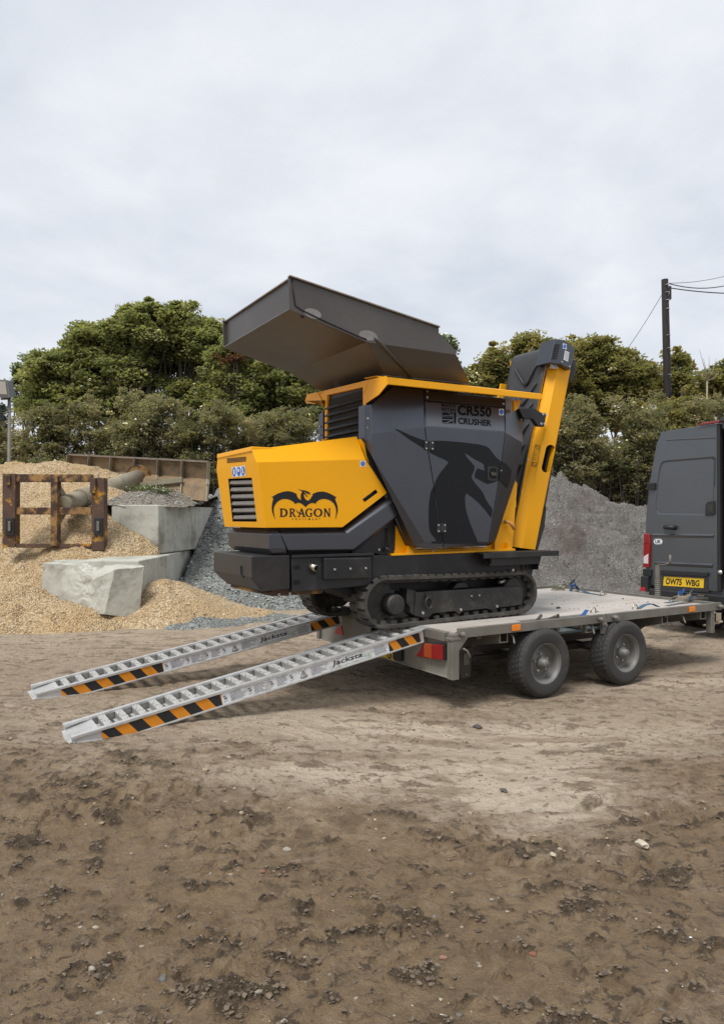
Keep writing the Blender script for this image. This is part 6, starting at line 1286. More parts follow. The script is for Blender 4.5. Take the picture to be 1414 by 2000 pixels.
Rr = dict(a=f.PL(986, 777, *_pp), b=X_(1000, 777, 5.20), c=X_(1019.5, 818, 5.26), d=X_(987.2, 845, 5.0), e=X_(1020.5, 865, 5.17), g=X_(1006, 940, 5.15), h=X_(965, 1058, 5.06), i=X_(955.2, 1059, 5.0), j=X_(980.2, 900, 5.0), k=X_(967.2, 985, 5.0), l=X_(949, 1066, 5.04))
r = Rr; mb = MB(); mb.shell([[r['a'], r['b'], r['c'], r['e'], r['d']], [r['d'], r['e'], r['g'], r['j']], [r['j'], r['g'], r['h'], r['k']], [r['k'], r['h'], r['i']], [r['i'], r['h'], r['l']]], (0, .10, 0)); rc = cp('rear_corner_panel', mb, M['anth'], .003)
mb = MB(); mb.prism([V_(x, y, 5.22) for x, y in ((752, 800), (770, 762), (995, 782), (1010, 860), (998, 935), (960, 1050), (830, 1060), (752, 892))], (0, .66, 0)); cp('crusher_housing', mb, M['black'], .004)
# bolts on the left cheek
for y in (817.5, 835.5): mb = MB(); c = b['L1'].lerp(b['T1'], .42); c = Vector((c.x, c.y - .004, V_(717, y, c.y).z)); bolt(mb, c, (-.4, -.9, 0), .010, .012); cp('bolt', mb, M['zinc'], parent=fpn)
mb = MB(); mb.prism([V_(x, y, 5.14) for x, y in ((705, 857), (712, 866), (716, 890), (722, 905), (714, 895), (706, 868))], (0, .05, 0)); cp('side_sheet', mb, M['yellow'], .002)
# hinges
for (x, y, w_, h_) in ((837.5, 870.5, 9, 8.2), (861.5, 1031.5, 9, 8.5)):
    c = V_(x, y, 5.0); sc = c.z; px2m = (V_(x + 1, y, 5.0) - c).x; mb = MB()
    mb.box(c + Vector((-w_ * px2m, -.006, -.040)), c + Vector((-.004, 0, .040))); mb.box(c + Vector((.004, -.006, -.040)), c + Vector((w_ * px2m, 0, .040))); mb.tube([c + Vector((0, -.008, -.035)), c + Vector((0, -.008, .035))], .008, 8); h0 = cp('hinge', mb, M['black'], .002)
    for dx in (-.68, .68):
        for dz_ in (-.026, .026): mb = MB(); bolt(mb, c + Vector((dx * w_ * px2m, -.006, dz_)), (0, -1, 0), .008, .005); cp('bolt', mb, M['zinc'], parent=h0)
# latch
DPn = (Vector((4, 5.0, 2)), Vector((0, 1, 0))); DP = DPn
def dpx(x, y, o=.0): return f.PL(x, y, DP[0], DP[1], o)
def rrect(x0, y0, x1, y1, r_, n=4):
    out = []
    for cx, cy, g0 in ((x1 - r_, y0 + r_, -90), (x1 - r_, y1 - r_, 0), (x0 + r_, y1 - r_, 90), (x0 + r_, y0 + r_, 180)):
        for k in range(n + 1): g_ = R(g0 + 90 * k / n); out.append((cx + r_ * math.cos(g_), cy + r_ * math.sin(g_)))
    return out
ou = rrect(951.5, 911, 971, 939, 4.5); inn = rrect(954.5, 914.5, 968, 935, 3.5)
mb = MB(); mb.ring([dpx(*p, .006) for p in ou], [dpx(*p, .006) for p in inn], (0, .005, 0)); lt = cp('latch_surround', mb, M['black'], .001, parent=door)
mb = MB(); mb.face([dpx(*p, .0015) for p in inn]); cp('latch_recess', mb, M['darkin'], parent=door, fix=False)
mb = MB(); mb.tube([dpx(960, 925, .002), dpx(960, 925, .014)], .014, 12); mb.box(dpx(958, 923, .008), dpx(967, 929, .016)); cp('latch_handle', mb, M['galvdark'], parent=door)
# the big dragon silhouette in gloss black across panel, door and corner
z4 = lambda pts: [(690 + x / 3.3667, 720 + y / 3.3667) for x, y in pts]
tail = [(268,390),(300,404),(340,422),(375,438),(410,452),(440,463),(473,473),(482,520),(480,530),(450,518),(410,493),(370,468),(330,438),(295,412)]
PF = plane(b['A1'], b['A2'], b['S3'])
mb = MB(); mb.face([f.PL(x, y, *PF, .002) for x, y in z4(tail)]); cp('dragon_graphic', mb, M['decal_dk'], parent=fpn, fix=False)
low = [(512,800),(505,830),(499,870),(495,920),(494,980),(497,1040),(503,1100),(513,1150),(580,1152),(586,1130),(570,1040),(555,955),(540,870),(531,800),(527,775)]
mb = MB(); mb.face([f.PL(x, y, *PF, .002) for x, y in z4(low)]); cp('dragon_graphic', mb, M['decal_dk'], parent=fpn, fix=False)
body = [(492,476),(545,474),(600,475),(640,478),(700,483),(760,490),(810,496),(845,503),(875,512),(893,525),(908,545),(920,562),(940,585),(962,602),(966,650),(958,700),(946,738),(915,750),(882,760),(865,752),(850,744),(825,730),(800,718),(795,706),(800,690),(806,672),(815,655),(840,664),(862,672),(860,650),(858,628),(835,615),(815,605),(795,595),(765,575),(730,552),(742,578),(760,600),(780,622),(795,640),(794,665),(785,688),(778,700),(776,715),(782,728),(795,748),(812,768),(835,795),(850,815),(860,835),(866,855),(885,885),(905,912),(913,925),(910,955),(907,982),(885,955),(865,930),(850,912),(825,885),(800,862),(770,838),(742,820),(734,840),(733,870),(737,910),(745,950),(758,990),(772,1030),(790,1075),(808,1115),(822,1150),(592,1152),(590,1130),(575,1040),(560,960),(545,870),(536,800),(533,770),(540,740),(555,710),(575,680),(600,650),(625,618),(615,606),(598,598),(560,582),(520,562),(502,552)]
mb = MB(); mb.face([dpx(x, y, .002) for x, y in z4(body)]); cp('dragon_graphic', mb, M['decal_dk'], parent=door, fix=False)
PR = plane(r['d'], r['e'], r['j']); hd = [(972,606),(1000,624),(1020,645),(1036,670),(1034,705),(1028,735),(1018,765),(1008,785),(1000,775),(985,755),(968,742),(953,738),(962,690),(970,640)]
PR2 = plane(r['j'], r['g'], r['k']); 
mb = MB(); mb.face([f.PL(x, y, *PR2, .003) for x, y in z4(hd)]); cp('dragon_graphic', mb, M['decal_dk'], parent=rc, fix=False)
# lettering on the slanted upper door facet
PD = plane(d['T3'], d['T4'], d['A3'])
def zt4(q4): return z4(q4)
mb = MB()
text_px(mb, 'MADE IN', z4([(580, 251), (671, 257), (671, 238), (579, 230)]), f, *PD, .002, .02); text_px(mb, 'BRITAIN', z4([(580, 276), (671, 284), (672, 263), (580, 256)]), f, *PD, .002, .02)
text_px(mb, 'CR550', z4([(684, 306), (905, 320), (907, 256), (684, 238)]), f, *PD, .002, .035); text_px(mb, 'CRUSHER', z4([(687, 364), (906, 380), (906, 340), (687, 322)]), f, *PD, .002, .035)
cp('model_lettering', mb, M['decal_dk2'], parent=door, fix=False)
mb = MB(); mb.face([f.PL(x, y, *PD, .0008) for x, y in ((831, 786), (983.5, 799), (984.5, 842.5), (832.5, 832))]); cp('painted_sky_sheen', mb, M['facetsheen'], parent=door, fix=False)  # covers the whole facet behind the lettering, a painted sky reflection
mb = MB()
for q4 in ([(583,290),(618,291),(640,306),(583,304)], [(628,290),(650,292),(656,306)], [(583,309),(660,313),(660,336),(583,332)] and [(583,309),(655,313),(655,318),(583,314)], [(583,319),(655,322),(655,334),(583,331)], [(583,338),(640,340),(610,354),(583,353)], [(628,352),(655,342),(655,358),(622,357)], [(660,288),(673,289),(674,362),(661,361)], [(583,283),(652,287),(652,289),(583,286)], [(583,358),(655,361),(655,363),(583,360)]):
    mb.face([f.PL(x, y, *PD, .002) for x, y in z4(q4)])
cp('flag_emblem', mb, M['decal_dk2'], parent=door, fix=False)
blue_sticker(door, 978.7, 805, *PD, 4.6, 6.3)
mb = MB(); s_ = mb.face([f.PL(x, y, *PR2, .004) for x, y in ell(978, 919, 1.6, 1.6, 8)]); cp('rivet', mb, M['zinc'], parent=rc, fix=False)
# ---- yellow base frame
mb = MB(); mb.prism([V_(x, y, 5.19) for x, y in ((772, 1014), (800, 1062), (815, 1074), (946, 1070), (966, 1060), (1006, 938), (1010, 945), (1000, 1073), (770, 1084))], (0, .012, 0)); mb.both(VC + .01); cp('base_side_plate', mb, M['yellow'], .002)
mb = MB(); mb.hexa([V_(765, 1085.5, 5.13), V_(1006, 1075.5, 5.13), Vector((V_(1006, 1075.5, 5.13).x, 5.9, V_(1006, 1075.5, 5.13).z)), Vector((V_(765, 1085.5, 5.13).x, 5.9, V_(765, 1085.5, 5.13).z)), V_(765, 1081.5, 5.13), V_(1006, 1071.5, 5.13), Vector((V_(1006, 1071.5, 5.13).x, 5.9, V_(1006, 1071.5, 5.13).z)), Vector((V_(765, 1081.5, 5.13).x, 5.9, V_(765, 1081.5, 5.13).z))]); cp('base_flange', mb, M['yellow'], .002)
for tri in ([(796, 1081), (797, 1066), (811, 1081)], [(966, 1059), (977, 1076), (966, 1076)], [(992, 1060), (1004, 1076), (991, 1076)]):
    p = [V_(x, y, 5.14) for x, y in tri]; mb = MB(); mb.prism(p, (.006, .05, 0)); cp('stiffener', mb, M['yellow'], .001)
for x, y in ((799, 1081), (846, 1079), (905, 1077), (905, 1077)): mb = MB(); c = V_(x, y, 5.145); mb.tube([c, c + Vector((0, 0, .014))], .012, 6, smooth=False); cp('bolt', mb, M['zinc'])
# rear yellow mast plate between box and conveyor
mb = MB(); mb.prism([V_(x, y, 5.215) for x, y in ((1003, 950), (1007, 938), (1008, 990), (996, 1002), (1004, 1020), (995, 1075), (966, 1075))], (0, .012, 0)); cp('conveyor_foot_plate', mb, M['yellow'], .002)
c = V_(999.5, 988, 5.21); mb = MB(); mb.bar(c + Vector((-.015, 0, .03)), c + Vector((.015, 0, -.03)), .03, .004, up=(0, 1, 0)); cp('slot', mb, M['darkin'])
mb = MB(); mb.tube([V_(987, 1019, 5.15), V_(994, 1020, 5.13), V_(1000, 1025, 5.12), V_(1004, 1033, 5.13)], [.012, .016, .020, .018], 10); cp('water_hose_fitting', mb, M['hose'])
mb = MB(); mb.tube([V_(985, 1019, 5.17), V_(990, 1019, 5.15)], .018, 8); cp('hose_valve', mb, M['chrome'])
# ---- conveyor
CN, CF = 5.25, 5.87; kv = lambda x, y, v=CN: V_(x, y, v)
C1, C2, C3 = kv(1090, 712), kv(1114, 722), kv(1045, 1073.5); C4 = kv(1020, 1070.5); K1, K2 = kv(1072, 708, 5.33), kv(996, 1067, 5.33)
slot_px = [(1072 + 0 + 9.5 * math.cos(R(a)) + 0, 0) for a in ()]
def slotloop(n=20):
    top, bot = Vector((1074.5, 878.5)), Vector((1066.5, 913)); out = []; ax = (bot - top).normalized(); sx = Vector((-ax.y, ax.x))
    for k in range(n):
        g_ = 2 * math.pi * (k + .5) / n; c_ = top if math.sin(g_) < 0 else bot; out.append(c_ + (-sx) * math.cos(g_) * 9.2 * -1 + ax * math.sin(g_) * 10)
    return out
sl = slotloop(); ctr = sum(sl, Vector((0, 0))) / len(sl)
def outerhit(d, poly):
    best = None
    for i in range(len(poly)):
        a, c_ = Vector(poly[i]), Vector(poly[(i + 1) % len(poly)]); e_ = c_ - a; den = d.x * e_.y - d.y * e_.x
        if abs(den) < 1e-9: continue
        w_ = a - ctr; t = (w_.x * e_.y - w_.y * e_.x) / den; s = (w_.x * d.y - w_.y * d.x) / den
        if t > 0 and -1e-6 <= s <= 1 + 1e-6 and (best is None or t < best): best = t
    return ctr + d * best
band = [(1063.5, 846), (1090.5, 846), (1078.5, 945), (1048, 945)]
xl = lambda y: 1090 + (y - 712) * (1020 - 1090) / (1070.5 - 712); xr = lambda y: 1114 + (y - 722) * (1045 - 1114) / (1073.5 - 722)
band = [(xl(846), 846), (xr(846), 846), (xr(945), 945), (xl(945), 945)]
ol = [outerhit((p - ctr).normalized(), band) for p in sl]
# snap the nearest outer points to the band corners
for c_ in band:
    k = min(range(len(ol)), key=lambda i: (ol[i] - Vector(c_)).length); ol[k] = Vector(c_)
mb = MB(); P3 = lambda p, v=CN: V_(p[0], p[1], v)
mb.ring([P3(p) for p in ol], [P3(p) for p in sl], (0, .008, 0))
mb.prism([P3((1090, 712)), P3((1114, 722)), P3(band[1]), P3(band[0])], (0, .008, 0)); mb.prism([P3(band[3]), P3(band[2]), P3((1045, 1073.5)), P3((1020, 1070.5))], (0, .008, 0))
mb.prism([P3((1090, 712)), P3((1020, 1070.5)), K2, K1], (0, .008, 0))
C2b, C3b = Vector((C2.x, CN + .06, C2.z)), Vector((C3.x, CN + .06, C3.z)); mb.prism([C2, C3, C3b, C2b], (-.008, 0, 0))
conv = cp('conveyor_side_channel', mb, M['yellow'], 0)
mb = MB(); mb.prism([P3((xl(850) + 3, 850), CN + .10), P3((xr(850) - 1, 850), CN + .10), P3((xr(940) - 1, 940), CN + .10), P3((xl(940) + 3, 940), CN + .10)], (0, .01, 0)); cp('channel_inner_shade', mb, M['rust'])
mb = MB(); e1_, e2_ = kv(1067.5, 698, 5.335), kv(999, 1067, 5.335); mb.bar(e1_, e2_, .02, .006, up=(0, 1, 0)); cp('belt_edge_strip', mb, M['yellow'], .001)
for t in (.06, .22, .38, .55, .72, .9): mb = MB(); c = e1_.lerp(e2_, t); bolt(mb, c, (-.5, -.9, 0), .008, .008); cp('bolt', mb, M['zinc'])
# far side board
F1, F2 = f.U(980.5, 716, kv(1072, 708).x - .02), f.U(975.5, 760, kv(1066, 740).x - .04)
ca_ = (kv(1020, 1070.5) - kv(1090, 712)); ca_.y = 0; ca_.normalize()   # down along the conveyor
top_ = Vector((kv(1072, 708).x, 0, kv(1072, 708).z)); 
def cpt(s, u_off, v): q_ = top_ + ca_ * s; return Vector((q_.x + u_off, v, q_.z))
Lc = (kv(996, 1067) - kv(1072, 708)).length
mb = MB(); mb.hexa([cpt(.12, -.03, 5.90), cpt(.12, .30, 5.90), cpt(.12, .30, 5.915), cpt(.12, -.03, 5.915), cpt(Lc, -.03, 5.90), cpt(Lc, .30, 5.90), cpt(Lc, .30, 5.915), cpt(Lc, -.03, 5.915)]); cp('far_conveyor_board', mb, M['yellow'], .002)
mb = MB(); a_ = cpt(-.14, .04, 5.90); mb.prism([a_, a_ + Vector((.1, 0, .05)), a_ + Vector((.1, 0, -.05)), a_ + Vector((.02, 0, -.08))], (0, .015, 0)); cp('far_head_bracket', mb, M['yellow'], .002)
# belt: troughed, rolled over the head drum, return run behind
mb = MB(); nv_, ns_ = 9, 26; G_ = []; 
for j in range(ns_ + 12):
    if j < ns_: s = Lc * (1 - j / (ns_ - 1)) ; s = s - .10 * (j / (ns_ - 1)); off = .045; rot = 0
    row = []
    for i in range(nv_):
        t = i / (nv_ - 1) * 2 - 1; v = 5.59 + .265 * t
        if j < ns_:
            tr_ = .055 * (1 - t * t) * (1 - sstep(.35, 0.0, s + .10)) ; p = cpt(s, off + float(tr_) - .03, v)
        else:
            g_ = math.pi * (j - ns_ + 1) / 12; rd = .11; c_ = cpt(-.10, off - .03 + rd, v); up_ = -ca_; nrm_ = Vector((-1, 0, 0)) - ca_ * Vector((-1, 0, 0)).dot(ca_); nrm_.normalize(); p = c_ + nrm_ * rd * math.cos(g_) + up_ * rd * math.sin(g_)
        row.append(p)
    G_.append(row)
vs0 = [p for r_ in G_ for p in r_]; fs0 = [(j * nv_ + i, j * nv_ + i + 1, (j + 1) * nv_ + i + 1, (j + 1) * nv_ + i) for j in range(len(G_) - 1) for i in range(nv_ - 1)]
mb.raw(vs0, fs0, True); mb.box(cpt(.1, .22, 5.34), cpt(.12, .24, 5.36)); belt = cp('conveyor_belt', mb, M['belt'])
sol = belt.modifiers.new('thickness', 'SOLIDIFY'); sol.thickness = .012
for k in range(8):
    s0 = .02 + k * .22
    for (va, vb) in ((5.42, 5.585), (5.76, 5.60)):
        pts = []
        for i in range(5):
            t_ = i / 4; v = va + (vb - va) * t_; tt = (v - 5.59) / .265; s = s0 + .22 * t_ - .05; s = max(s, -.09); tr_ = .055 * (1 - tt * tt) * (1 - float(sstep(.35, 0, s + .10))); pts.append(cpt(s, .045 + tr_ - .045, v))
        mb = MB(); mb.tube(pts, .010, 6); cp('cleat', mb, M['belt'], parent=belt)
mb = MB(); mb.hexa([cpt(.3, .26, 5.30), cpt(.3, .36, 5.30), cpt(.3, .36, 5.88), cpt(.3, .26, 5.88), cpt(Lc, .30, 5.30), cpt(Lc, .40, 5.30), cpt(Lc, .40, 5.88), cpt(Lc, .30, 5.88)]); cp('return_belt_guard', mb, M['black'], .004)
mb = MB(); mb.prism([V_(x, y, 5.27) for x, y in ((1064, 986), (1067, 992), (1063, 1030), (1050, 1075), (1042, 1075), (1052, 1040))], (0, .5, 0)); cp('tail_guard', mb, M['black'], .003)
# head motor guard
mg = [(1083.5, 662), (1104.5, 666), (1121.7, 682), (1114, 722), (1073, 708)]
mb = MB(); mb.shell([[V_(1083.5, 662, 5.20), V_(1103, 664, 5.18), V_(1094, 711, 5.18), V_(1073, 708, 5.20)], [V_(1103, 664, 5.18), V_(1122, 682, 5.18), V_(1114, 722, 5.18), V_(1094, 711, 5.18)]], (0, .20, 0)); mg_ = cp('head_motor_guard', mb, M['anth'], .004)
for k in range(9):
    y = 672 + k * 3.4; mb = MB(); x0 = 1082.5 + (y - 662) * -.22 + 1.5; mb.face([V_(x, yy, 5.186) for x, yy in ((x0 + 2, y), (x0 + 12, y + 1), (x0 + 11.6, y + 2.6), (x0 + 1.6, y + 1.6))]); cp('vent_slot', mb, M['darkin'], parent=mg_, fix=False)
PM = plane(V_(1103, 664, 5.18), V_(1122, 682, 5.18), V_(1094, 711, 5.18))
blue_sticker(mg_, 1102, 676.5, *PM, 3.8, 5.2, -1)
s_ = sticker(mg_, [(1102.5, 684.5), (1111, 688.5), (1108.5, 706.5), (1099.5, 702.5)], *PM, .0025, nm='data_plate')
mb = MB()
for k in range(6): mb.face([f.PL(x, y, *PM, .0035) for x, y in ((1103 - k * .35, 687 + k * 2.6), (1110 - k * .35, 690 + k * 2.6), (1110 - k * .35, 690.8 + k * 2.6), (1103 - k * .35, 687.8 + k * 2.6))])
cp('data_print', mb, M['print'], parent=mg_, fix=False)
for x, y in ((1096, 707), (1111, 716)): mb = MB(); bolt(mb, f.PL(x, y, *PM, .002), (0, -1, 0), .009, .008); cp('bolt', mb, M['zinc'], parent=mg_)
mb = MB(); mb.prism([V_(x, y, 5.27) for x, y in ((1119, 700), (1125, 704), (1125, 725), (1117, 747), (1111, 744), (1114, 722))], (0, .55, 0)); cp('head_drum_shroud', mb, M['black'], .012)
s_ = sticker(conv, [(1074.5, 709.5), (1089, 711.5), (1088, 721), (1073.5, 719)], Vector((C1.x, CN, C1.z)), Vector((0, 1, 0)), .004, nm='code_sticker')
mb = MB()
for i in range(5):
    for j in range(3):
        if (i * 7 + j * 5) % 3: mb.face([V_(1075.5 + i * 2.6 + a, 711.2 + j * 2.8 + c_ + i * .3, 5.2448) for a, c_ in ((0, 0), (1.6, .2), (1.6, 1.8), (0, 1.6))])
cp('code_print', mb, M['inkblack'], parent=conv, fix=False)
# pictogram strip on the channel
PK = plane(K1, K2, C1)
def kpx(x, y, o): return f.PL(x, y, *PK, o)
M['ydecal'] = mat('dark_line_print', (.10, .06, .01), .5)
mb = MB()
def ringpx(cx, cy, rx, ry, w_, n=16):
    for k in range(n):
        g0, g1 = 2 * math.pi * k / n, 2 * math.pi * (k + 1) / n
        mb.face([kpx(cx + (rx) * math.cos(g0), cy + ry * math.sin(g0), .002), kpx(cx + rx * math.cos(g1), cy + ry * math.sin(g1), .002), kpx(cx + (rx - w_) * math.cos(g1), cy + (ry - w_) * math.sin(g1), .002), kpx(cx + (rx - w_) * math.cos(g0), cy + (ry - w_) * math.sin(g0), .002)])
    mb.face([kpx(cx - rx * .7, cy - ry * .7, .002), kpx(cx - rx * .7 + 1, cy - ry * .7, .002), kpx(cx + rx * .7, cy + ry * .7, .002), kpx(cx + rx * .7 - 1, cy + ry * .7, .002)])
ringpx(1050, 873.5, 4.6, 4.8, .9); ringpx(1043, 906.5, 4.6, 4.8, .9)
fr4 = [(1044.5, 868.5), (1055.5, 869.5), (1048, 911.5), (1037.5, 910)]
for i in range(4): a, c_ = Vector(fr4[i]), Vector(fr4[(i + 1) % 4]); nrm2 = Vector((-(c_ - a).y, (c_ - a).x)).normalized() * .7; mb.face([kpx(*a, .002), kpx(*c_, .002), kpx(*(c_ + nrm2), .002), kpx(*(a + nrm2), .002)])
for k in range(5): y = 882 + k * 3.6; x = 1046.5 - k * .85 - 3; mb.face([kpx(x, y, .002), kpx(x + 7, y + .8, .002), kpx(x + 7, y + 1.6, .002), kpx(x, y + .8, .002)])
cp('warning_print', mb, M['ydecal'], parent=conv, fix=False)
# black support arm
mb = MB(); arm = [(1013, 798), (1043, 797.5), (1057, 806), (1067, 807), (1062.5, 833.5), (1051, 832), (1041, 818), (1022, 816.5)]; mb.prism([V_(x, y, 5.19) for x, y in arm], (0, .05, 0)); am = cp('support_arm', mb, M['black'], .003)
for x, y in ((1059.5, 809), (1065.5, 809.5), (1056, 827.5), (1062, 828)): mb = MB(); bolt(mb, V_(x, y, 5.19), (0, -1, 0), .012, .008, 10); cp('bolt', mb, M['zinc'], parent=am)
# ---- hopper
hv = 4.89; HC = 5.60; hm = lambda p: Vector((p.x, 2 * HC - p.y, p.z)); P_ = lambda x, y, v=hv: V_(x, y, v)
a1, a2, a3, a4, a5, a6, a7 = P_(564, 541), P_(857, 640), P_(857, 650), P_(891, 685), P_(891, 693), P_(716, 668), P_(565, 604.5)
l1_, l2_ = P_(751, 731, 5.06), P_(918, 748, 5.06); l1_ = Vector((l1_.x, 5.06, l1_.z)); l0 = P_(744, 716, 5.03)
mb = MB(); mb.shell([[a1, a2, a3, a4, a5, a6, a7], [a6, a5, l2_, l1_]], (0, .014, 0)); hp1 = cp('hopper_side', mb, M['steel'], .002)
mb = MB(); mb.shell([[a1, a2, a3, a4, a5, a6, a7], [a6, a5, l2_, l1_]], (0, .014, 0)); mb.mirror(HC); cp('hopper_side', mb, M['steel'], .002)
in_ = lambda p, s=.014: Vector((p.x, p.y + s, p.z))
mb = MB(); A7, A6, L1q = in_(a7), in_(a6), in_(l1_); mb.shell([[A7, hm(A7), hm(A6), A6], [A6, hm(A6), hm(L1q), L1q]], (0.004, 0, .014)); cp('hopper_floor', mb, M['steel'], .002)
mb = MB(); ft = in_(a1) + Vector((.03, 0, 0)); fb = in_(a7) + Vector((.03, 0, .0)); mb.prism([ft, fb, hm(fb), hm(ft)], (.012, 0, 0)); cp('hopper_front_plate', mb, M['steel'], .002)
mb = MB(); mb.bar(ft + Vector((0, 0, .0)), hm(ft), .035, .012); mb.bar(a1 + Vector((0, .0, .006)), a2 + Vector((0, .0, .004)), .040, .012); mb.bar(hm(a1) + Vector((0, 0, .006)), hm(a2), .040, .012); cp('hopper_rim', mb, M['steel_edge'], .002)
rr_ = hm(l2_); mb = MB(); mb.shell([[in_(l1_), in_(l2_), hm(in_(l2_)), hm(in_(l1_))]], (0, 0, -.01)); cp('hopper_throat', mb, M['steel'])
mb = MB(); pts = [P_(x, y, hv - .002) for x, y in ((571, 545), (573, 570), (577, 597), (590, 606), (640, 630), (700, 657), (716, 663))]; mb.tube(pts, .006, 6); cp('weld_bead', mb, M['weld'])
mb = MB(); w1, w2 = P_(737, 662), Vector((P_(802, 738, 5.06).x, 5.06, P_(802, 738, 5.06).z)); d1 = a6.lerp(a5, .15); d2 = l1_.lerp(l2_, .30); mb.tube([P_(732, 658, hv - .003), d1 + Vector((0, -.004, 0)), d2 + Vector((0, -.004, 0))], .016, 8); cp('weld_rib', mb, M['steel'])
def patch(cx, cy, rx, ry, rot):
    pts = []
    for k in range(18): g_ = 2 * math.pi * k / 18; x, y = rx * math.cos(g_), ry * math.sin(g_); pts.append((cx + x * math.cos(rot) - y * math.sin(rot), cy + x * math.sin(rot) + y * math.cos(rot)))
    mb = MB(); mb.face([P_(x, y, hv - .0015) for x, y in pts]); cp('primer_patch', mb, M['primer'], parent=hp1, fix=False)
patch(611, 612.5, 17.5, 9.5, .30); patch(719, 655, 18, 9.5, .22)
for x, y in ((588, 615), (591, 619)): mb = MB(); mb.tube([P_(x, y, hv + .03), P_(x, y, hv + .02)], .012, 8); cp('weld_tack', mb, M['weld'])
# ---- side step at the rear
mb = MB(); s1 = V_(945, 1078, 5.14); mb.box((4.40, 5.02, 1.155), (4.78, 5.14, 1.190)); mb.box((4.40, 5.02, 1.08), (4.42, 5.14, 1.155)); cp('step_bracket', mb, M['black'], .003)
q1, q2 = V_(945, 1079, 5.0).x, V_(1091.5, 1084, 5.0).x
mb = MB(); mb.box((q1 + .0, 5.0, 1.135), (q2, 5.012, 1.185)); mb.box((q1, 5.012, 1.172), (q2, 5.50, 1.180)); mb.box((q2 - .012, 5.012, 1.135), (q2, 5.5, 1.172)); sp_ = cp('side_step', mb, M['black'], .002)
mb = MB()
for i in range(34):
    for j in range(5): u_ = q1 + .02 + i * (q2 - q1 - .03) / 34; v_ = 5.02 + j * .035; mb.tube([(u_, v_, 1.179), (u_, v_, 1.186)], .008, 6, smooth=False)
cp('grip_studs', mb, M['galvdark'], parent=sp_, kind='stuff')
mb = MB(); mb.box((4.40, 5.05, 1.06), (5.02, 5.08, 1.17)); mb.prism([(5.02, 5.06, 1.17), (5.02, 5.06, 1.0), (5.08, 5.06, 1.17)], (0, .1, 0)); cp('step_hanger', mb, M['black'], .003)
c = V_(1018, 1106, 5.138); mb = MB(); mb.box(c + Vector((-.012, -.001, -.035)), c + Vector((.018, .002, .02))); cp('frame_hole', mb, M['darkin']); mb = MB(); mb.box(c + Vector((.05, -.001, -.03)), c + Vector((.062, .002, .02))); cp('frame_hole', mb, M['darkin'])
mb = MB(); bolt(mb, V_(1000.5, 1113.5, 5.11), (0, -1, 0), .014, .012); mb.tube([V_(975, 1138, 5.2), V_(985, 1134, 5.2)], .018, 8); cp('frame_bolt', mb, M['zinc'])
# ------------------------------------------------------------------ van
UR = 8.30; vn = Thing('panel_van', 'dark grey high roof panel van towing the trailer, right rear door open', 'van', (UR + 3, 5.33, 0))
vp = vn.part; W_ = lambda x, y, u=UR: f.U(x, y, u); VL, VR_, ZB = 6.375, 4.285, .44
prof = [(VL, .50), (VL + .01, 1.10), (VL - .005, 1.55), (VL - .06, 2.0), (VL - .17, 2.50), (VL - .22, 2.60), (VL - .32, 2.655), (5.33, 2.675)]
full = prof + [(2 * 5.33 - a, c_) for a, c_ in prof[-2::-1]]
LEN = 5.9; th_ = .06
mb = MB(); inner = [(5.33 + (a - 5.33) * .93, .62 if i in (0, len(full) - 1) else c_ - (.07 if c_ > 2.2 else 0)) for i, (a, c_) in enumerate(full)]
fo = [Vector((UR + .03, a, c_)) for a, c_ in full]; bo = [Vector((UR + LEN, a, c_)) for a, c_ in full]; fi = [Vector((UR + .03, a, c_)) for a, c_ in inner]
n = len(full)
for i in range(n - 1): mb.face([fo[i], fo[i + 1], bo[i + 1], bo[i]])
mb.face(bo[::-1]); mb.face([fo[0], bo[0], bo[-1], fo[-1]])
for i in range(n - 1): mb.face([fo[i], fi[i], fi[i + 1], fo[i + 1]])
mb.face([fo[0], fo[-1], fi[-1], fi[0]]); body = vp('body_shell', mb, M['van'], .01)
mb = MB(); bi = [p + Vector((3.2, 0, 0)) for p in fi]
for i in range(n - 1): mb.face([fi[i], bi[i], bi[i + 1], fi[i + 1]])
mb.face(bi); mb.face([fi[0], fi[-1], bi[-1], bi[0]]); vp('load_space_lining', mb, M['brown'])
# front of the van: bonnet and windscreen slope in simple form
mb = MB(); mb.hexa([(UR + LEN, VL, .4), (UR + LEN + .9, VL - .12, .4), (UR + LEN + .9, VR_ + .12, .4), (UR + LEN, VR_, .4), (UR + LEN, VL - .02, 1.35), (UR + LEN + .75, VL - .15, 1.05), (UR + LEN + .75, VR_ + .15, 1.05), (UR + LEN, VR_ + .02, 1.35)]); vp('bonnet', mb, M['van'], .05)
# left rear door, built as pressed panel: outer skin follows the body side
vd = 5.325
def edge_v(z): 
    zs = [c_ for a, c_ in prof]; vs_ = [a for a, c_ in prof]; return float(np.interp(z, zs, vs_)) - .055
zz = [.60, .80, 1.0, 1.25, 1.5, 1.75, 2.0, 2.25, 2.5, 2.57, 2.61]
skin = []
for z in zz:
    vl = edge_v(min(z, 2.5)) - (0 if z < 2.55 else (.03 if z < 2.6 else .08)); skin.append((vl, z))
top = 2.67
outline = [Vector((UR, a, c_)) for a, c_ in skin] + [Vector((UR, 6.12, 2.645)), Vector((UR, vd, 2.635))] + [Vector((UR, vd, .60))]
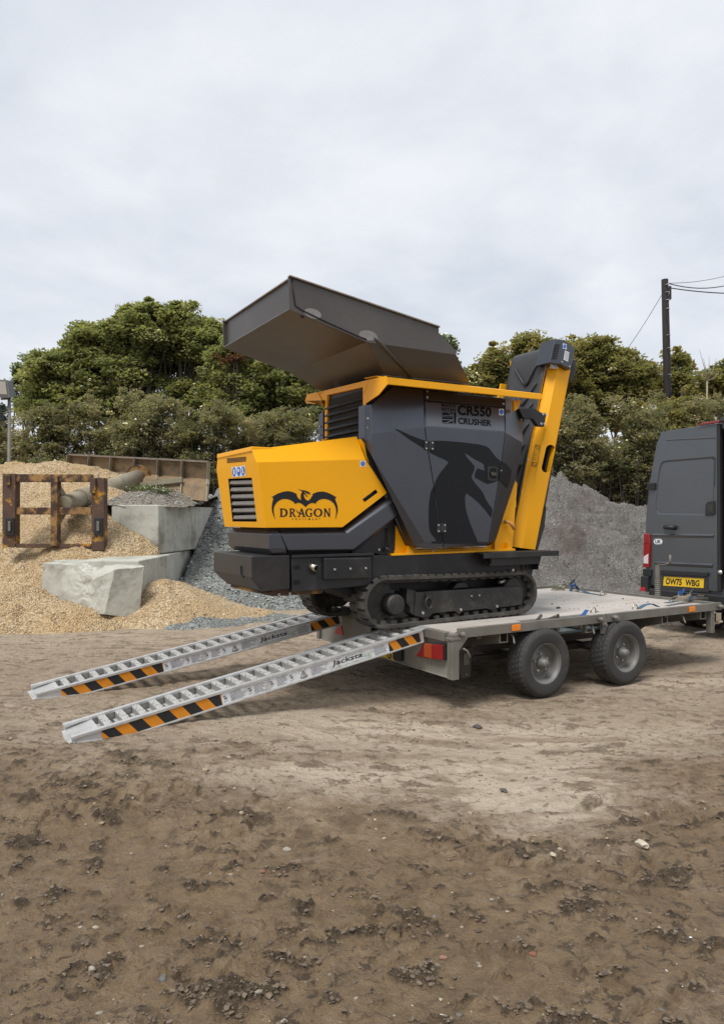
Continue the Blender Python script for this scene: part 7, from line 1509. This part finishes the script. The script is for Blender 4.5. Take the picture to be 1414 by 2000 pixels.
# window-shaped recess
win_px = [(1285, 1005), (1281, 1000), (1279, 985), (1281.5, 960), (1286, 925), (1289.5, 908), (1292, 903.5), (1297, 900.5), (1395, 892.5), (1394.5, 940), (1393, 1007)]
win = [W_(*p) for p in win_px]
cw_ = sum(win, Vector()) / len(win)
def rayhit(d2, poly):
    best = None
    for i in range(len(poly)):
        a, c_ = poly[i], poly[(i + 1) % len(poly)]; e_ = (c_.y - a.y, c_.z - a.z); den = d2[0] * e_[1] - d2[1] * e_[0]
        if abs(den) < 1e-9: continue
        wv = (a.y - cw_.y, a.z - cw_.z); t = (wv[0] * e_[1] - wv[1] * e_[0]) / den; s = (wv[0] * d2[1] - wv[1] * d2[0]) / den
        if t > 0 and -1e-6 <= s <= 1 + 1e-6 and (best is None or t < best): best = t
    return Vector((UR, cw_.y + d2[0] * best, cw_.z + d2[1] * best))
def densify(poly, n_):
    L_ = [0]; m_ = len(poly)
    for i in range(m_): L_.append(L_[-1] + (poly[(i + 1) % m_] - poly[i]).length)
    out = []; j = 0
    for k in range(n_):
        s = L_[-1] * k / n_
        while L_[j + 1] < s: j += 1
        t = (s - L_[j]) / (L_[j + 1] - L_[j]); out.append(poly[j % m_].lerp(poly[(j + 1) % m_], t))
    return out
wd = densify(win, 60); od = [rayhit(((p.y - cw_.y), (p.z - cw_.z)), outline) for p in wd]
for c_ in outline:
    k = min(range(60), key=lambda i: (od[i] - c_).length); od[k] = c_.copy()
mb = MB(); mb.ring(od, wd, (.035, 0, 0)); dr = vp('left_rear_door', mb, M['van'], 0)
wi = [cw_ + (p - cw_) * .955 + Vector((.009, 0, 0)) for p in wd]; wo_ = [p + Vector((.002, 0, 0)) for p in wd]
mb = MB(); 
for i in range(60): j = (i + 1) % 60; mb.face([wo_[i], wo_[j], wi[j], wi[i]])
mb.face(wi); mb.smooth = False; vp('window_pressing', mb, M['van'], parent=dr)
mb = MB(); wg = [p + Vector((-.002, 0, 0)) for p in wd]; wg2 = [cw_ + (p - cw_) * 1.018 + Vector((-.002, 0, 0)) for p in wd]; idx_ = [i for i in range(60) if wd[i].z > 1.95]
for i in range(60):
    j = (i + 1) % 60
    if wd[i].z > 1.88 and wd[j].z > 1.88: mb.face([wg[i], wg[j], wg2[j], wg2[i]])
vp('window_seal', mb, M['vanblack'], parent=dr, fix=False)
# pressed swages across the door
def swage(x0, y0, x1, y1, h, dpt, nm='swage_line'):
    a, c_ = W_(x0, y0), W_(x1, y1); mb = MB(); mb.raw([a + Vector((0, 0, 0)), c_, c_ + Vector((-dpt, 0, -h * .35)), a + Vector((-dpt, 0, -h * .35)), c_ + Vector((0, 0, -h)), a + Vector((0, 0, -h))], [(0, 1, 2, 3), (3, 2, 4, 5), (0, 3, 5), (1, 4, 2)]); vp(nm, mb, M['van'], parent=dr)
swage(1273, 1042, 1393, 1043.5, .05, .014); swage(1279, 1096, 1391, 1101, .055, .020); swage(1300, 858, 1397, 853.5, .022, .006)
mb = MB(); mb.prism([W_(x, y) for x, y in ((1283, 1097), (1391, 1103), (1390, 1112), (1278, 1110))], (-.004, 0, 0)); 
mb = MB(); mb.prism([W_(x, y) + Vector((-.001, 0, 0)) for x, y in ((1288, 1113), (1384, 1118), (1383.5, 1126), (1289, 1122))], (-.035, 0, 0)); vp('plate_lamp_bar', mb, M['vanblack'], .006, parent=dr)
mb = MB(); mb.prism([W_(x, y) for x, y in ((1294, 1123), (1383, 1127), (1383.5, 1157), (1288, 1152))], (-.006, 0, 0)); pr = vp('plate_recess', mb, M['anth'], .004, parent=dr)
mb = MB(); mb.prism([W_(x, y) + Vector((-.0065, 0, 0)) for x, y in ((1297, 1125.6), (1375.3, 1130), (1374, 1148.6), (1295.5, 1143.6))], (-.006, 0, 0)); pl_ = vp('number_plate', mb, M['plate'], .001)
mb = MB(); oo = Vector((-.0145, 0, 0)); text_on(mb, 'OW75', *[W_(x, y) + oo for x, y in ((1300, 1141), (1331.5, 1143.3), (1332.5, 1130.8), (1301, 1128.6))], offset=.03); text_on(mb, 'WBG', *[W_(x, y) + oo for x, y in ((1338.5, 1143.8), (1366, 1145.6), (1366.8, 1133.2), (1339.3, 1131.3))], offset=.03); vp('plate_lettering', mb, M['inkblack'], parent=pl_, fix=False)
mb = MB(); a, c_ = W_(1302, 1029.5), W_(1318, 1030.5); mb.tube([a + Vector((-.01, 0, 0)), a + Vector((-.045, 0, 0)), c_ + Vector((-.05, 0, 0)), c_ + Vector((-.01, 0, 0))], .030, 12); vp('door_handle', mb, M['vanblack'], parent=dr)
mb = MB(); mb.prism([W_(x, y) + Vector((-.001, 0, 0)) for x, y in ((1379, 985), (1383, 980), (1396, 978), (1396.5, 1005), (1377.5, 1007))], (-.02, 0, 0)); lt_ = vp('latch_cover', mb, M['vanblack'], .006, parent=dr)
mb = MB(); mb.prism([W_(x, y) + Vector((-.0215, 0, 0)) for x, y in ((1384, 985), (1393, 984), (1393, 999), (1383, 1000))], (-.002, 0, 0)); vp('latch_pocket', mb, M['anthlow'], parent=dr)
for (x0, y0, x1, y1) in ((1266, 943, 1280, 957.5), (1257.5, 1112, 1273, 1124)):
    a, c_ = W_(x0, y1), W_(x1, y0); mb = MB(); mb.box((UR - .035, a.y, a.z), (UR + .01, c_.y, c_.z)); h_ = vp('door_hinge', mb, M['vanblack'], .006)
    mb = MB(); m_ = (a + c_) / 2; [mb.box((UR - .037, m_.y + dy - .008, m_.z + dz_ - .012), (UR - .0355, m_.y + dy + .008, m_.z + dz_ + .012)) for dy in (.02, -.02) for dz_ in (.016, -.016)]; vp('hinge_slot', mb, M['darkin'], parent=h_)
ov = [W_(x, y) + Vector((-.0012, 0, 0)) for x, y in rrect(1276, 1052.5, 1293, 1063, 5.0, 5)]; mb = MB(); mb.face(ov); uk = vp('country_sticker', mb, M['stickw'], parent=None, fix=False)
mb = MB(); text_on(mb, 'UK', *[W_(x, y) + Vector((-.003, 0, 0)) for x, y in ((1278.8, 1061.2), (1290.3, 1061.4), (1290.5, 1054.2), (1279, 1054))], offset=.03); vp('sticker_lettering', mb, M['inkblack'], parent=uk, fix=False)
# tail lamp
def rear_solid(pts, m, dpt, nm, b=.005, parent=None, x0=0.0): mb = MB(); mb.prism([W_(x, y) + Vector((x0, 0, 0)) for x, y in pts], (-dpt, 0, 0)); return vp(nm, mb, m, b, parent=parent)
tl_ = rear_solid([(1259, 1041.5), (1270.2, 1043), (1271.5, 1060), (1269.8, 1108.8), (1257.3, 1107.5)], M['red'], .05, 'tail_lamp', .010, x0=.02)
rear_solid([(1259.5, 1087), (1268.6, 1081), (1268.2, 1101), (1259, 1100)], M['clear'], .004, 'reversing_lens', .002, tl_, x0=-.031)
rear_solid([(1259.8, 1059), (1269.5, 1060), (1269.5, 1062), (1259.8, 1061)], mat('lens_joint', (.16, .004, .006), .2), .003, 'lens_joint', .001, tl_, x0=-.031)
bp_ = rear_solid([(1256.5, 1124.5), (1271, 1125.5), (1271, 1156), (1256, 1153.5)], M['vanblack'], .10, 'bumper_corner', .012, x0=.03)
rear_solid([(1257, 1145.8), (1266.5, 1146.6), (1266.3, 1154.3), (1256.8, 1153.5)], M['redl'], .004, 'rear_reflector', .002, bp_, x0=-.071)
mb = MB(); mb.box((UR - .06, VR_ + .05, .40), (UR + .10, VL - .1, .56)); vp('rear_step_bumper', mb, M['vanblack'], .02)
mb = MB(); mb.box((UR - .12, 5.30, .36), (UR + .08, 5.62, .46)); mb.tube([(UR - .10, 5.48, .46), (UR - .10, 5.48, .56)], .026, 12); vp('tow_hitch', mb, M['black'], .005)
# door edge of the opening, catches
mb = MB(); mb.box((UR - .004, vd - .045, .60), (UR + .06, vd - .003, 2.66)); vp('door_edge_seal', mb, M['vanblack'], .006)
mb = MB(); c_ = W_(1406, 1118); mb.lathe([(.001, 0), (.03, 0), (.03, .012), (.016, .014), (.016, .022), (.001, .022)], c_, (-1, 0, 0), 14); vp('door_catch', mb, M['zinc'])
# roof lamp
mb = MB(); a, c_ = f.U(1365, 828, UR - .01), f.U(1414, 822, UR - .01); mb.prism([Vector((UR + .02, 5.60, 2.672)), Vector((UR + .02, 5.50, 2.695)), Vector((UR + .02, 5.0, 2.715)), Vector((UR + .02, 5.0, 2.675))], (-.05, 0, 0)); rl = vp('high_brake_lamp', mb, M['red'], .008)
mb = MB(); mb.hexa([(UR - .06, 5.27, 2.680), (UR + .05, 5.27, 2.68), (UR + .05, 5.13, 2.68), (UR - .06, 5.13, 2.68), (UR - .04, 5.24, 2.735), (UR + .05, 5.24, 2.74), (UR + .05, 5.15, 2.74), (UR - .04, 5.15, 2.735)]); vp('rear_camera', mb, M['vanblack'], .01)
# twin rear wheels, far pair seen under the trailer nose
def vwheel(u, v0, v1):
    mb = MB(); r_ = .335; w_ = (v1 - v0); mb.lathe([(.19, 0), (.22, -.0), (.30, .0), (.325, .02), (r_, .045), (r_, w_ - .045), (.325, w_ - .02), (.30, w_), (.22, w_), (.19, w_)], (u, v0, r_ - .005), (0, 1, 0), 48, closed=True); t_ = vp('wheel', mb, M['tyre'])
    mb = MB(); mb.lathe([(.19, .02), (.17, .03), (.16, .10), (.07, .12), (.001, .12)], (u, v0, r_ - .005), (0, 1, 0), 32); vp('rim', mb, M['rim'], parent=t_)
vwheel(9.12, 6.10, 6.32); vwheel(9.12, 5.84, 6.06); vwheel(9.12, 4.34, 4.56); vwheel(9.12, 4.60, 4.82); vwheel(13.0, 6.1, 6.32); vwheel(13.0, 4.34, 4.56)
mb = MB(); mb.box((UR + .3, 5.0, .38), (UR + 5.4, 5.15, .52)); mb.box((UR + .3, 5.55, .38), (UR + 5.4, 5.7, .52)); mb.tube([(9.12, 4.8, .34), (9.12, 5.9, .34)], .06, 10); mb.lathe([(.001, -.1), (.13, -.06), (.13, .06), (.001, .1)], (9.12, 5.33, .34), (0, 1, 0), 14); vp('chassis', mb, M['black'])
